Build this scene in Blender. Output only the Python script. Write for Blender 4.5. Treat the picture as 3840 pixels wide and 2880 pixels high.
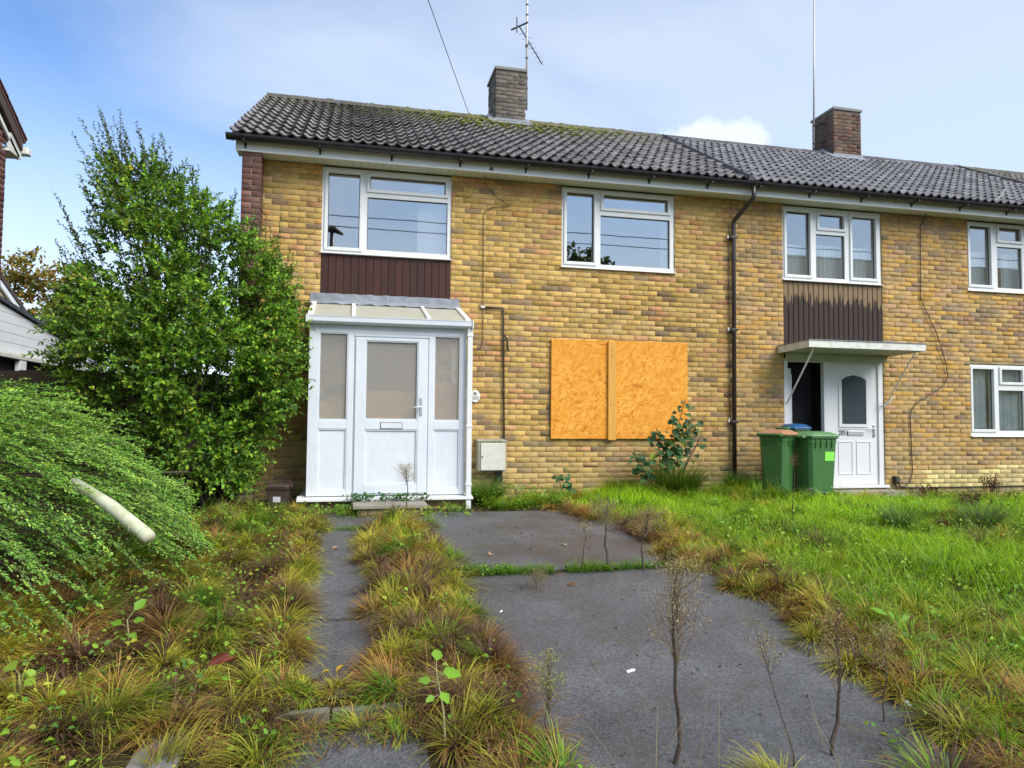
import bpy, bmesh, math, random
import numpy as np
from mathutils import Matrix, Vector

for o in list(bpy.data.objects):
    bpy.data.objects.remove(o)
scene = bpy.context.scene
COL = scene.collection
R = math.radians
rng = np.random.default_rng(11)
random.seed(5)

# ------------------------------------------------------------------ camera
YAW, PITCH, ROLL = 0.225307558, 0.0502366212, 0.00880251259
cam = bpy.data.cameras.new('camera')
cam.sensor_width = 36.0
cam.lens = 2670.117 / 3840 * 36.0
cam.clip_start = 0.05
cam.clip_end = 2000
cam_o = bpy.data.objects.new('camera', cam)
COL.objects.link(cam_o)
CAM = Vector((0, -9.86, 1.15))
_f = Vector((math.sin(YAW) * math.cos(PITCH), math.cos(YAW) * math.cos(PITCH), math.sin(PITCH)))
_r = Vector((math.cos(YAW), -math.sin(YAW), 0))
_u = _r.cross(_f)
_r2 = _r * math.cos(ROLL) + _u * math.sin(ROLL)
_u2 = -_r * math.sin(ROLL) + _u * math.cos(ROLL)
cam_o.matrix_world = Matrix(((_r2.x, _u2.x, -_f.x, CAM.x), (_r2.y, _u2.y, -_f.y, CAM.y),
                             (_r2.z, _u2.z, -_f.z, CAM.z), (0, 0, 0, 1)))
scene.camera = cam_o

# ------------------------------------------------------------------ sky, sun, exposure
SUN_EL, SUN_AZ = R(42), R(140)      # azimuth clockwise from +Y: behind the camera, to the right
world = bpy.data.worlds.new('World')
scene.world = world
world.use_nodes = True
wn, wl = world.node_tree.nodes, world.node_tree.links
wn.clear()
w_out = wn.new('ShaderNodeOutputWorld')
w_bg = wn.new('ShaderNodeBackground')
w_bg.inputs['Strength'].default_value = 0.09
w_sky = wn.new('ShaderNodeTexSky')
w_sky.sky_type = 'NISHITA'
w_sky.sun_disc = False
w_sky.sun_elevation = SUN_EL
w_sky.sun_rotation = SUN_AZ
w_sky.air_density = 0.8
w_sky.dust_density = 0.0
w_sky.ozone_density = 4.0
w_tc = wn.new('ShaderNodeTexCoord')
# thin cloud sheet: noise on the sky dome, projected onto a plane overhead so that it thickens to the horizon
w_sep = wn.new('ShaderNodeSeparateXYZ'); wl.new(w_tc.outputs['Generated'], w_sep.inputs[0])
w_zc = wn.new('ShaderNodeMath'); w_zc.operation = 'MAXIMUM'; w_zc.inputs[1].default_value = 0.0
wl.new(w_sep.outputs['Z'], w_zc.inputs[0])
w_za = wn.new('ShaderNodeMath'); w_za.operation = 'ADD'; w_za.inputs[1].default_value = 0.12
wl.new(w_zc.outputs[0], w_za.inputs[0])
w_px = wn.new('ShaderNodeMath'); w_px.operation = 'DIVIDE'
w_py = wn.new('ShaderNodeMath'); w_py.operation = 'DIVIDE'
wl.new(w_sep.outputs['X'], w_px.inputs[0]); wl.new(w_za.outputs[0], w_px.inputs[1])
wl.new(w_sep.outputs['Y'], w_py.inputs[0]); wl.new(w_za.outputs[0], w_py.inputs[1])
w_cmb = wn.new('ShaderNodeCombineXYZ')
wl.new(w_px.outputs[0], w_cmb.inputs[0]); wl.new(w_py.outputs[0], w_cmb.inputs[1])
w_n1 = wn.new('ShaderNodeTexNoise')
w_n1.inputs['Scale'].default_value = 0.42; w_n1.inputs['Detail'].default_value = 6
w_n1.inputs['Roughness'].default_value = 0.5; w_n1.inputs['Distortion'].default_value = 0.35
w_map = wn.new('ShaderNodeMapping')
w_map.inputs['Location'].default_value = (20.0, 1.0, 0.0)
w_map.inputs['Scale'].default_value = (1.0, 1.6, 1.0)
w_map.inputs['Rotation'].default_value = (0, 0, R(25))
wl.new(w_cmb.outputs[0], w_map.inputs[0]); wl.new(w_map.outputs[0], w_n1.inputs['Vector'])
w_r1 = wn.new('ShaderNodeValToRGB')
w_r1.color_ramp.elements[0].position = 0.34; w_r1.color_ramp.elements[0].color = (0, 0, 0, 1)
w_r1.color_ramp.elements[1].position = 0.60; w_r1.color_ramp.elements[1].color = (0.58, 0.58, 0.58, 1)
wl.new(w_n1.outputs['Fac'], w_r1.inputs[0])
# haze of the horizon (same all round)
w_hz = wn.new('ShaderNodeMapRange'); w_hz.inputs['From Min'].default_value = 0.0; w_hz.inputs['From Max'].default_value = 0.50
w_hz.inputs['To Min'].default_value = 0.92; w_hz.inputs['To Max'].default_value = 0.0
w_hz.interpolation_type = 'SMOOTHSTEP'
wl.new(w_sep.outputs['Z'], w_hz.inputs['Value'])
w_sc = wn.new('ShaderNodeMath'); w_sc.operation = 'MAXIMUM'
wl.new(w_r1.outputs[0], w_sc.inputs[0]); wl.new(w_hz.outputs[0], w_sc.inputs[1])
# one small cumulus low over the right-hand roofs: lumpy edge from noise on a soft blob
w_cd = Vector((0.4428, 0.8176, 0.3560)).normalized()
w_vs = wn.new('ShaderNodeVectorMath'); w_vs.operation = 'SUBTRACT'; w_vs.inputs[1].default_value = w_cd
w_nm = wn.new('ShaderNodeVectorMath'); w_nm.operation = 'NORMALIZE'
wl.new(w_tc.outputs['Generated'], w_nm.inputs[0]); wl.new(w_nm.outputs[0], w_vs.inputs[0])
w_ms = wn.new('ShaderNodeMapping'); w_ms.inputs['Scale'].default_value = (12.5, 12.5, 36.0); wl.new(w_vs.outputs[0], w_ms.inputs[0])
w_ln = wn.new('ShaderNodeVectorMath'); w_ln.operation = 'LENGTH'; wl.new(w_ms.outputs[0], w_ln.inputs[0])
w_n2 = wn.new('ShaderNodeTexNoise'); w_n2.inputs['Scale'].default_value = 22; w_n2.inputs['Detail'].default_value = 6; w_n2.inputs['Roughness'].default_value = 0.6
wl.new(w_nm.outputs[0], w_n2.inputs['Vector'])
w_ad = wn.new('ShaderNodeMath'); w_ad.operation = 'MULTIPLY_ADD'; w_ad.inputs[1].default_value = 1.9; wl.new(w_n2.outputs['Fac'], w_ad.inputs[0]); wl.new(w_ln.outputs['Value'], w_ad.inputs[2])
w_cr = wn.new('ShaderNodeMapRange'); w_cr.inputs['From Min'].default_value = 1.45; w_cr.inputs['From Max'].default_value = 2.9; w_cr.inputs['To Min'].default_value = 0.9; w_cr.inputs['To Max'].default_value = 0.0
w_cr.interpolation_type = 'SMOOTHSTEP'; wl.new(w_ad.outputs[0], w_cr.inputs['Value'])
w_s2 = wn.new('ShaderNodeMath'); w_s2.operation = 'MAXIMUM'; wl.new(w_sc.outputs[0], w_s2.inputs[0]); wl.new(w_cr.outputs[0], w_s2.inputs[1]); w_sc = w_s2
w_mix = wn.new('ShaderNodeMixRGB')
w_mix.inputs['Color2'].default_value = (4.7, 5.1, 5.45, 1)
wl.new(w_sc.outputs[0], w_mix.inputs['Fac']); w_tint = wn.new('ShaderNodeMixRGB'); w_tint.blend_type = 'MULTIPLY'; w_tint.inputs['Fac'].default_value = 1.0; w_tint.inputs['Color2'].default_value = (0.76, 1.0, 1.16, 1)   # clear autumn air: a cleaner blue
wl.new(w_sky.outputs[0], w_tint.inputs['Color1']); wl.new(w_tint.outputs[0], w_mix.inputs['Color1'])
wl.new(w_mix.outputs[0], w_bg.inputs['Color']); wl.new(w_bg.outputs[0], w_out.inputs[0])

sun = bpy.data.lights.new('sun', 'SUN')
sun.energy = 2.0
sun.angle = R(40)
sun.color = (1.0, 0.95, 0.87)
sun_o = bpy.data.objects.new('sun', sun)
COL.objects.link(sun_o)
sun_dir = Vector((math.sin(SUN_AZ) * math.cos(SUN_EL), math.cos(SUN_AZ) * math.cos(SUN_EL), math.sin(SUN_EL)))
sun_o.rotation_euler = sun_dir.to_track_quat('Z', 'Y').to_euler()
sun_o.location = (0, 0, 30)

scene.view_settings.view_transform = 'Standard'
scene.view_settings.look = 'None'
scene.view_settings.gamma = 1.0
scene.view_settings.use_curve_mapping = False
scene.view_settings.exposure = 1.30
scene.cycles.max_bounces = 6
scene.cycles.transparent_max_bounces = 8

# ------------------------------------------------------------------ helpers: objects
ORG = {}      # world position of each object's origin (nothing that uses it is rotated)

def tag(o, label=None, cat=None, group=None, kind=None):
    if label: o['label'] = label
    if cat: o['category'] = cat
    if group: o['group'] = group
    if kind: o['kind'] = kind
    return o

def thing(name, loc, label, cat, group=None, rz=0.0):
    o = bpy.data.objects.new(name, None)
    COL.objects.link(o)
    o.empty_display_size = 0.1
    o.location = loc
    o.rotation_euler = (0, 0, rz)
    ORG[o] = np.array(loc, float) if rz == 0 else np.zeros(3)   # turned things are built in their own axes
    tag(o, label, cat, group)
    return o

def link(name, mesh, parent=None, local=False, org=None):
    o = bpy.data.objects.new(name, mesh)
    COL.objects.link(o)
    if parent is not None:
        o.parent = parent
        ORG[o] = ORG[parent]
    else:
        ORG[o] = np.zeros(3)
    return o

def np_mesh(name, V, faces, mat, col=None, smooth=False):
    """V (n,3); faces: list of (m,k) index arrays; col (n,3) point colours"""
    me = bpy.data.meshes.new(name)
    V = np.asarray(V, np.float32)
    me.vertices.add(len(V))
    me.vertices.foreach_set('co', V.ravel())
    loops = np.concatenate([f.ravel() for f in faces]).astype(np.int32)
    sizes = np.concatenate([np.full(len(f), f.shape[1], np.int32) for f in faces])
    starts = np.concatenate([[0], np.cumsum(sizes)[:-1]]).astype(np.int32)
    me.loops.add(len(loops)); me.loops.foreach_set('vertex_index', loops)
    me.polygons.add(len(sizes)); me.polygons.foreach_set('loop_start', starts)
    me.polygons.foreach_set('loop_total', sizes)
    if smooth:
        me.polygons.foreach_set('use_smooth', np.ones(len(sizes), bool))
    me.update(calc_edges=True)
    me.validate()
    if col is not None:
        a = me.color_attributes.new('Col', 'FLOAT_COLOR', 'POINT')
        c = np.ones((len(V), 4), np.float32); c[:, :3] = col
        a.data.foreach_set('color', c.ravel())
    if mat: me.materials.append(mat)
    return me

class MB:
    """collects shapes in world space; build() makes ONE mesh object of them"""
    def __init__(s): s.v = []; s.f = []; s.c = []; s.hascol = False
    def add(s, vs, fs, col=None):
        b = len(s.v)
        s.v.extend([tuple(map(float, p)) for p in vs]); s.f.extend([tuple(b + i for i in f) for f in fs])
        if col is not None: s.hascol = True
        s.c.extend([col if col is not None else (1, 1, 1)] * len(vs))
        return s
    def box(s, x0, x1, y0, y1, z0, z1, col=None):
        return s.add([(x0, y0, z0), (x1, y0, z0), (x1, y1, z0), (x0, y1, z0), (x0, y0, z1), (x1, y0, z1), (x1, y1, z1), (x0, y1, z1)],
                     [(0, 3, 2, 1), (4, 5, 6, 7), (0, 1, 5, 4), (1, 2, 6, 5), (2, 3, 7, 6), (3, 0, 4, 7)], col)
    def quad(s, a, b, c, d, col=None): return s.add([a, b, c, d], [(0, 1, 2, 3)], col)
    def prism(s, poly, axis, a, b, col=None):
        """poly 2-D outline swept along axis 'x','y' or 'z' from a to b"""
        n = len(poly)
        def P(p, t):
            return {'x': (t, p[0], p[1]), 'y': (p[0], t, p[1]), 'z': (p[0], p[1], t)}[axis]
        vs = [P(p, a) for p in poly] + [P(p, b) for p in poly]
        fs = [tuple(range(n))[::-1], tuple(range(n, 2 * n))] + [(i, (i + 1) % n, n + (i + 1) % n, n + i) for i in range(n)]
        return s.add(vs, fs, col)
    def tube(s, pts, r, n=6, col=None, cap=True):
        pts = [Vector(p) for p in pts]
        rs = r if isinstance(r, (list, tuple)) else [r] * len(pts)
        vs, fs = [], []
        up = Vector((0.13, 0.31, 0.94))
        for i, p in enumerate(pts):
            d = (pts[min(i + 1, len(pts) - 1)] - pts[max(i - 1, 0)])
            d = d.normalized() if d.length > 1e-9 else Vector((0, 0, 1))
            a = d.cross(up)
            if a.length < 0.05: a = d.cross(Vector((1, 0, 0)))
            a.normalize(); b = d.cross(a)
            for k in range(n):
                t = 2 * math.pi * k / n
                vs.append(p + a * math.cos(t) * rs[i] + b * math.sin(t) * rs[i])
        for i in range(len(pts) - 1):
            for k in range(n):
                fs.append((i * n + k, i * n + (k + 1) % n, (i + 1) * n + (k + 1) % n, (i + 1) * n + k))
        if cap:
            fs.append(tuple(range(n))[::-1]); fs.append(tuple((len(pts) - 1) * n + k for k in range(n)))
        return s.add(vs, fs, col)
    def frame(s, x0, x1, z0, z1, w, y0, y1):
        """rectangular frame in the xz plane, mitred-free: stiles full height, rails between"""
        s.box(x0, x0 + w, y0, y1, z0, z1); s.box(x1 - w, x1, y0, y1, z0, z1)
        s.box(x0 + w, x1 - w, y0 + 0.001, y1, z0, z0 + w); s.box(x0 + w, x1 - w, y0 + 0.001, y1, z1 - w, z1)
        return s
    def build(s, name, mat, parent=None, smooth=False, bevel=0.0, seg=2, kind=None):
        me = bpy.data.meshes.new(name)
        off = ORG[parent] if parent is not None else np.zeros(3)
        me.from_pydata([(p[0] - off[0], p[1] - off[1], p[2] - off[2]) for p in s.v], [], s.f)
        if s.hascol:
            a = me.color_attributes.new('Col', 'FLOAT_COLOR', 'POINT')
            c = np.ones((len(s.v), 4), np.float32); c[:, :3] = np.array(s.c)
            a.data.foreach_set('color', c.ravel())
        bm = bmesh.new(); bm.from_mesh(me); bmesh.ops.recalc_face_normals(bm, faces=bm.faces); bm.to_mesh(me); bm.free()
        if mat: me.materials.append(mat)
        if smooth:
            for p in me.polygons: p.use_smooth = True
        o = link(name, me, parent)
        if bevel:
            m = o.modifiers.new('bevel', 'BEVEL'); m.width = bevel; m.segments = seg; m.limit_method = 'ANGLE'
            m.angle_limit = R(40)
        if kind: o['kind'] = kind
        return o

# ------------------------------------------------------------------ helpers: materials
class NT:
    def __init__(s, name):
        s.m = bpy.data.materials.new(name); s.m.use_nodes = True
        s.n, s.l = s.m.node_tree.nodes, s.m.node_tree.links
        s.b = s.n['Principled BSDF']; s.out = s.n['Material Output']
        s._tc = None
    def tc(s, which='Object'):
        if s._tc is None: s._tc = s.n.new('ShaderNodeTexCoord')
        return s._tc.outputs[which]
    def pos(s):
        g = s.n.new('ShaderNodeNewGeometry'); return g.outputs['Position']
    def mapping(s, vec, scale=(1, 1, 1), loc=(0, 0, 0), rot=(0, 0, 0)):
        m = s.n.new('ShaderNodeMapping')
        m.inputs['Scale'].default_value = scale; m.inputs['Location'].default_value = loc; m.inputs['Rotation'].default_value = rot
        s.l.new(vec, m.inputs[0]); return m.outputs[0]
    def noise(s, vec, scale, detail=4, rough=0.55, dist=0.0):
        t = s.n.new('ShaderNodeTexNoise')
        t.inputs['Scale'].default_value = scale; t.inputs['Detail'].default_value = detail
        t.inputs['Roughness'].default_value = rough; t.inputs['Distortion'].default_value = dist
        s.l.new(vec, t.inputs['Vector']); return t.outputs['Fac']
    def voro(s, vec, scale, feature='F1', out='Distance', rand=1.0):
        t = s.n.new('ShaderNodeTexVoronoi'); t.feature = feature
        t.inputs['Scale'].default_value = scale; t.inputs['Randomness'].default_value = rand
        s.l.new(vec, t.inputs['Vector']); return t.outputs[out]
    def ramp(s, fac, stops):
        r = s.n.new('ShaderNodeValToRGB'); e = r.color_ramp.elements
        while len(e) < len(stops): e.new(0.5)
        for i, (p, c) in enumerate(stops):
            e[i].position = p
            e[i].color = (c, c, c, 1) if isinstance(c, (int, float)) else (*c, 1)
        s.l.new(fac, r.inputs[0]); return r.outputs[0]
    def mix(s, fac, a, b, mode='MIX'):
        m = s.n.new('ShaderNodeMixRGB'); m.blend_type = mode
        for key, val in (('Fac', fac), ('Color1', a), ('Color2', b)):
            if isinstance(val, (int, float)): m.inputs[key].default_value = val if key == 'Fac' else (val, val, val, 1)
            elif isinstance(val, tuple): m.inputs[key].default_value = (*val, 1)
            else: s.l.new(val, m.inputs[key])
        return m.outputs[0]
    def math(s, op, a, b=0.0, clamp=False):
        m = s.n.new('ShaderNodeMath'); m.operation = op; m.use_clamp = clamp
        for i, val in enumerate((a, b)):
            if isinstance(val, (int, float)): m.inputs[i].default_value = val
            else: s.l.new(val, m.inputs[i])
        return m.outputs[0]
    def sep(s, vec):
        m = s.n.new('ShaderNodeSeparateXYZ'); s.l.new(vec, m.inputs[0]); return m.outputs
    def attr(s, name='Col'):
        a = s.n.new('ShaderNodeAttribute'); a.attribute_name = name; return a.outputs['Color']
    def rand(s):
        o = s.n.new('ShaderNodeObjectInfo'); return o.outputs['Random']
    def bump(s, h, strength=0.3, dist=0.01):
        b = s.n.new('ShaderNodeBump'); b.inputs['Strength'].default_value = strength; b.inputs['Distance'].default_value = dist
        s.l.new(h, b.inputs['Height']); s.l.new(b.outputs[0], s.b.inputs['Normal'])
    def set(s, color=None, rough=None, metal=None, spec=None):
        for key, val in (('Base Color', color), ('Roughness', rough), ('Metallic', metal), ('Specular IOR Level', spec)):
            if val is None: continue
            if isinstance(val, (int, float)): s.b.inputs[key].default_value = val
            elif isinstance(val, tuple): s.b.inputs[key].default_value = (*val, 1)
            else: s.l.new(val, s.b.inputs[key])
        return s.m

def m_plain(name, col, rough=0.6, dirt=0.25, scale=6.0, dirtcol=None, metal=0.0, spec=0.5, bump=0.0):
    t = NT(name); p = t.pos()
    n = t.noise(p, scale, 6, 0.62)
    dc = dirtcol or tuple(c * 0.55 for c in col)
    f = t.ramp(n, [(0.42, 0.0), (0.75, dirt)])
    t.set(t.mix(f, col, dc), rough, metal, spec)
    if bump: t.bump(t.noise(p, scale * 14, 3), bump, 0.004)
    return t.m

def m_foliage(name, transl=0.35, rough=0.55, var=0.25):
    t = NT(name)
    c = t.attr()
    t.set(c, rough, spec=0.35)
    tr = t.n.new('ShaderNodeBsdfTranslucent'); t.l.new(t.mix(1.0, c, (1.0, 1.0, 0.55), 'MULTIPLY'), tr.inputs['Color'])
    mx = t.n.new('ShaderNodeMixShader'); mx.inputs[0].default_value = transl
    t.l.new(t.b.outputs[0], mx.inputs[1]); t.l.new(tr.outputs[0], mx.inputs[2]); t.l.new(mx.outputs[0], t.out.inputs[0])
    return t.m

M = {}
# brick: colour per brick from the mesh, with grain, soot and pale lime bloom on top
t = NT('brick'); p = t.pos(); c = t.attr()
n1 = t.noise(p, 38, 5, 0.65); n2 = t.noise(p, 2.2, 5, 0.6); n3 = t.noise(t.mapping(p, (1, 1, 0.35), (4, 2, 0)), 1.1, 5, 0.62)
c = t.mix(1.0, c, t.ramp(n1, [(0.25, 0.62), (0.5, 1.0), (0.8, 1.22)]), 'MULTIPLY')
c = t.mix(t.ramp(n2, [(0.5, 0.0), (0.78, 0.35)]), c, (0.36, 0.29, 0.20))
c = t.mix(t.ramp(t.noise(p, 7.5, 4, 0.7), [(0.46, 0.0), (0.68, 0.75)]), c, t.mix(1.0, c, (0.76, 0.60, 0.60), 'MULTIPLY'))
c = t.mix(t.ramp(t.noise(t.mapping(p, (1, 1, 1), (9, 4, 3)), 16, 4, 0.7), [(0.56, 0.0), (0.70, 0.6)]), c, t.mix(1.0, c, (0.48, 0.42, 0.38), 'MULTIPLY'))
c = t.mix(t.ramp(n3, [(0.54, 0.0), (0.76, 0.26)]), c, t.mix(1.0, c, (0.70, 0.64, 0.55), 'MULTIPLY'))
x, y, z = t.sep(p)
# lime bloom rising from the damp course, dark algae just above the soil
lo = t.math('SUBTRACT', 1.0, t.math('MULTIPLY', z, 0.95), True)
c = t.mix(t.math('MULTIPLY', lo, t.ramp(t.noise(p, 1.7, 6, 0.65), [(0.36, 0.0), (0.62, 0.8)])), c, (0.47, 0.38, 0.20))
al = t.math('SUBTRACT', 1.0, t.math('MULTIPLY', z, 3.2), True)
c = t.mix(t.math('MULTIPLY', al, t.ramp(t.noise(p, 4.0, 5, 0.6), [(0.38, 0.0), (0.6, 0.65)])), c, (0.16, 0.15, 0.06))
# rain streaks
c = t.mix(t.ramp(t.noise(t.mapping(p, (5.5, 5.5, 0.32), (2, 0, 1)), 1.6, 5, 0.65), [(0.60, 0.0), (0.74, 0.30)]), c, t.mix(1.0, c, (0.55, 0.48, 0.40), 'MULTIPLY'))
t.set(c, 0.88, spec=0.2); t.bump(t.noise(p, 120, 4, 0.7), 0.5, 0.004); M['brick'] = t.m
t = NT('mortar'); p = t.pos()
n1 = t.noise(p, 1.3, 5, 0.6); n2 = t.noise(p, 70, 3)
c = t.mix(t.ramp(n1, [(0.40, 0.0), (0.62, 1.0)]), (0.52, 0.42, 0.23), (0.27, 0.19, 0.09))
c = t.mix(1.0, c, t.ramp(n2, [(0.3, 0.75), (0.7, 1.15)]), 'MULTIPLY')
t.set(c, 0.95, spec=0.1); t.bump(n2, 0.6, 0.004); M['mortar'] = t.m

t = NT('sooty_mortar'); p = t.pos(); n2 = t.noise(p, 40, 3)
t.set(t.mix(n2, (0.16, 0.14, 0.11), (0.24, 0.21, 0.17)), 0.95, spec=0.1); M['mortar_dark'] = t.m

M['mortar_pale'] = m_plain('pale_mortar', (0.42, 0.36, 0.30), 0.95, 0.5, 5)
def m_tile(name, base, light, moss):
    t = NT(name); p = t.pos(); r = t.rand()
    n1 = t.noise(p, 9, 6, 0.65); n2 = t.noise(p, 55, 4, 0.65); n3 = t.noise(p, 1.6, 5, 0.65)
    c = t.mix(t.ramp(n1, [(0.34, 0.0), (0.68, 1.0)]), base, light)
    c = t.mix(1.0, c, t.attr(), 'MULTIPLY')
    c = t.mix(t.ramp(n2, [(0.58, 0.0), (0.72, 0.35)]), c, (0.36, 0.35, 0.30))
    if moss:
        x, y, z = t.sep(p)
        # moss grows on the damp upper courses, thickest round the chimney
        up = t.math('MULTIPLY', t.math('SUBTRACT', z, 5.95), 0.95, True)
        dx = t.math('ABSOLUTE', t.math('SUBTRACT', x, 2.9))
        near = t.math('SUBTRACT', 1.0, t.math('MULTIPLY', dx, 0.34), True)
        near = t.math('ADD', t.math('MULTIPLY', near, 0.75), 0.22)
        f = t.math('MULTIPLY', t.math('MULTIPLY', up, near), 1.1)
        f = t.math('MULTIPLY', f, t.ramp(t.noise(p, 7, 6, 0.7), [(0.36, 0.0), (0.56, 1.0)]), True)
        c = t.mix(f, c, t.mix(t.noise(p, 22, 3), (0.10, 0.12, 0.02), (0.26, 0.25, 0.05)))
    t.set(c, 0.72, spec=0.3); t.bump(n2, 0.45, 0.006)
    return t.m
M['tile_old'] = m_tile('old_roof_tile', (0.105, 0.097, 0.098), (0.275, 0.255, 0.242), True)
M['tile_new'] = m_tile('newer_roof_tile', (0.165, 0.160, 0.168), (0.25, 0.243, 0.25), False)
M['underlay'] = m_plain('roof_underlay', (0.02, 0.02, 0.021), 0.9)
M['upvc'] = m_plain('white_upvc', (0.74, 0.75, 0.73), 0.38, 0.22, 5, (0.55, 0.56, 0.48))
M['upvc_dirty'] = None
t = NT('weathered_white_upvc'); p = t.pos()
n1 = t.noise(p, 3.0, 6, 0.65); n2 = t.noise(t.mapping(p, (14, 14, 2.5)), 2.2, 6, 0.72); n3 = t.noise(p, 60, 4, 0.7)
c = t.mix(t.ramp(n1, [(0.35, 0.0), (0.75, 0.7)]), (0.69, 0.725, 0.76), (0.58, 0.62, 0.67))
c = t.mix(t.ramp(n2, [(0.54, 0.0), (0.78, 0.34)]), c, (0.40, 0.425, 0.43))
c = t.mix(t.ramp(n3, [(0.62, 0.0), (0.75, 0.35)]), c, (0.42, 0.42, 0.36))
t.set(c, 0.45, spec=0.4); M['upvc_dirty'] = t.m
M['fascia'] = m_plain('white_fascia', (0.92, 0.93, 0.89), 0.45, 0.25, 3, (0.6, 0.62, 0.5))
t = NT('soffit'); p = t.pos()
x, y, z = t.sep(p)
n1 = t.noise(p, 2.0, 5, 0.6)
gv = t.math('PINGPONG', t.math('ADD', x, 20.0), 0.05)
groove = t.ramp(t.math('MULTIPLY', gv, 20.0), [(0.0, 0.62), (0.12, 1.0)])
c = t.mix(t.ramp(n1, [(0.4, 0.0), (0.75, 0.6)]), (0.66, 0.68, 0.56), (0.42, 0.44, 0.30))
t.set(t.mix(1.0, c, groove, 'MULTIPLY'), 0.6, spec=0.3); M['soffit'] = t.m
M['gutter'] = m_plain('black_gutter', (0.012, 0.011, 0.014), 0.32, 0.6, 9, (0.045, 0.042, 0.04))
M['downpipe'] = m_plain('brown_black_downpipe', (0.040, 0.028, 0.026), 0.38, 0.5, 9, (0.07, 0.055, 0.05))
# glazing: clear pane with a strong sky reflection
def m_glass(name, refl=0.5, tint=(0.85, 0.9, 0.92), rough=0.012):
    t = NT(name)
    t.n.remove(t.b)
    g = t.n.new('ShaderNodeBsdfGlossy'); g.inputs['Roughness'].default_value = rough; g.inputs['Color'].default_value = (0.96, 0.87, 0.76, 1)
    tr = t.n.new('ShaderNodeBsdfTransparent'); tr.inputs['Color'].default_value = (*tint, 1)
    nb = t.n.new('ShaderNodeBump'); nb.inputs['Strength'].default_value = 0.02; nb.inputs['Distance'].default_value = 0.02
    tc = t.n.new('ShaderNodeTexCoord'); no = t.n.new('ShaderNodeTexNoise'); no.inputs['Scale'].default_value = 1.6
    t.l.new(tc.outputs['Object'], no.inputs['Vector']); t.l.new(no.outputs['Fac'], nb.inputs['Height']); t.l.new(nb.outputs[0], g.inputs['Normal'])
    mx = t.n.new('ShaderNodeMixShader'); mx.inputs[0].default_value = refl
    t.l.new(tr.outputs[0], mx.inputs[1]); t.l.new(g.outputs[0], mx.inputs[2]); t.l.new(mx.outputs[0], t.out.inputs[0])
    return t.m
M['glass'] = m_glass('window_glass', 0.40)
M['glass_net'] = m_glass('window_glass_clearer', 0.30)
t = NT('obscure_glass'); p = t.pos()
t.set((0.86, 0.83, 0.76), t.ramp(t.noise(p, 2.2, 4), [(0.3, 0.12), (0.7, 0.20)]), spec=0.5)
t.b.inputs['Transmission Weight'].default_value = 0.80
t.b.inputs['IOR'].default_value = 1.3
t.bump(t.noise(p, 160, 2), 0.3, 0.002); M['obscure'] = t.m
t = NT('dark_obscure_glass'); p = t.pos()
t.set((0.045, 0.06, 0.07), 0.28, spec=0.6); t.bump(t.noise(p, 120, 2), 0.25, 0.002); M['dark_obscure'] = t.m
t = NT('polycarbonate'); p = t.pos()
n = t.noise(p, 3.5, 5, 0.6); n2 = t.voro(t.mapping(p, (1, 1.6, 1)), 3.3)
c = t.mix(t.ramp(n, [(0.38, 0.0), (0.7, 1.0)]), (0.70, 0.70, 0.63), (0.66, 0.62, 0.44))
c = t.mix(t.ramp(t.noise(p, 13, 4, 0.7), [(0.70, 0.0), (0.76, 0.9)]), c, (0.05, 0.045, 0.03))
t.set(c, 0.4, spec=0.4)
tr = t.n.new('ShaderNodeBsdfTranslucent'); tr.inputs['Color'].default_value = (0.75, 0.72, 0.6, 1)
mx = t.n.new('ShaderNodeMixShader'); mx.inputs[0].default_value = 0.4
t.l.new(t.b.outputs[0], mx.inputs[1]); t.l.new(tr.outputs[0], mx.inputs[2]); t.l.new(mx.outputs[0], t.out.inputs[0]); M['poly'] = t.m
t = NT('lead'); p = t.pos()
n = t.noise(t.mapping(p, (22, 22, 3)), 1.6, 5, 0.7); n2 = t.noise(p, 6, 5)
c = t.mix(t.ramp(n2, [(0.3, 0.0), (0.7, 1.0)]), (0.17, 0.19, 0.22), (0.31, 0.33, 0.36))
c = t.mix(t.ramp(n, [(0.58, 0.0), (0.7, 0.75)]), c, (0.62, 0.62, 0.60))
t.set(c, 0.6, spec=0.4); M['lead'] = t.m
t = NT('stained_boards'); p = t.pos(); r = t.rand()
n = t.noise(t.mapping(p, (26, 26, 1.2)), 1.5, 6, 0.7); n2 = t.noise(p, 3, 4)
c = t.ramp(r, [(0.0, (0.042, 0.017, 0.012)), (0.5, (0.054, 0.020, 0.014)), (1.0, (0.068, 0.023, 0.016))])
c = t.mix(t.ramp(n, [(0.42, 0.0), (0.62, 0.75)]), c, (0.030, 0.014, 0.011))
c = t.mix(t.ramp(t.noise(t.mapping(p, (30, 30, 1.6), (7, 0, 3)), 1.5, 5, 0.7), [(0.66, 0.0), (0.74, 0.5)]), c, (0.22, 0.14, 0.12))
t.set(c, 0.62, spec=0.3); M['clad_red'] = t.m
t = NT('peeling_boards'); p = t.pos(); x, y, z = t.sep(p)
n = t.noise(t.mapping(p, (11, 11, 1.6)), 1.7, 7, 0.72); n2 = t.noise(t.mapping(p, (40, 40, 2)), 2, 4, 0.7)
bare = t.mix(t.ramp(n2, [(0.35, 0.0), (0.7, 1.0)]), (0.19, 0.125, 0.065), (0.27, 0.19, 0.11))
paint = t.mix(t.ramp(n2, [(0.3, 0.0), (0.7, 1.0)]), (0.032, 0.020, 0.016), (0.062, 0.042, 0.034))
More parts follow.
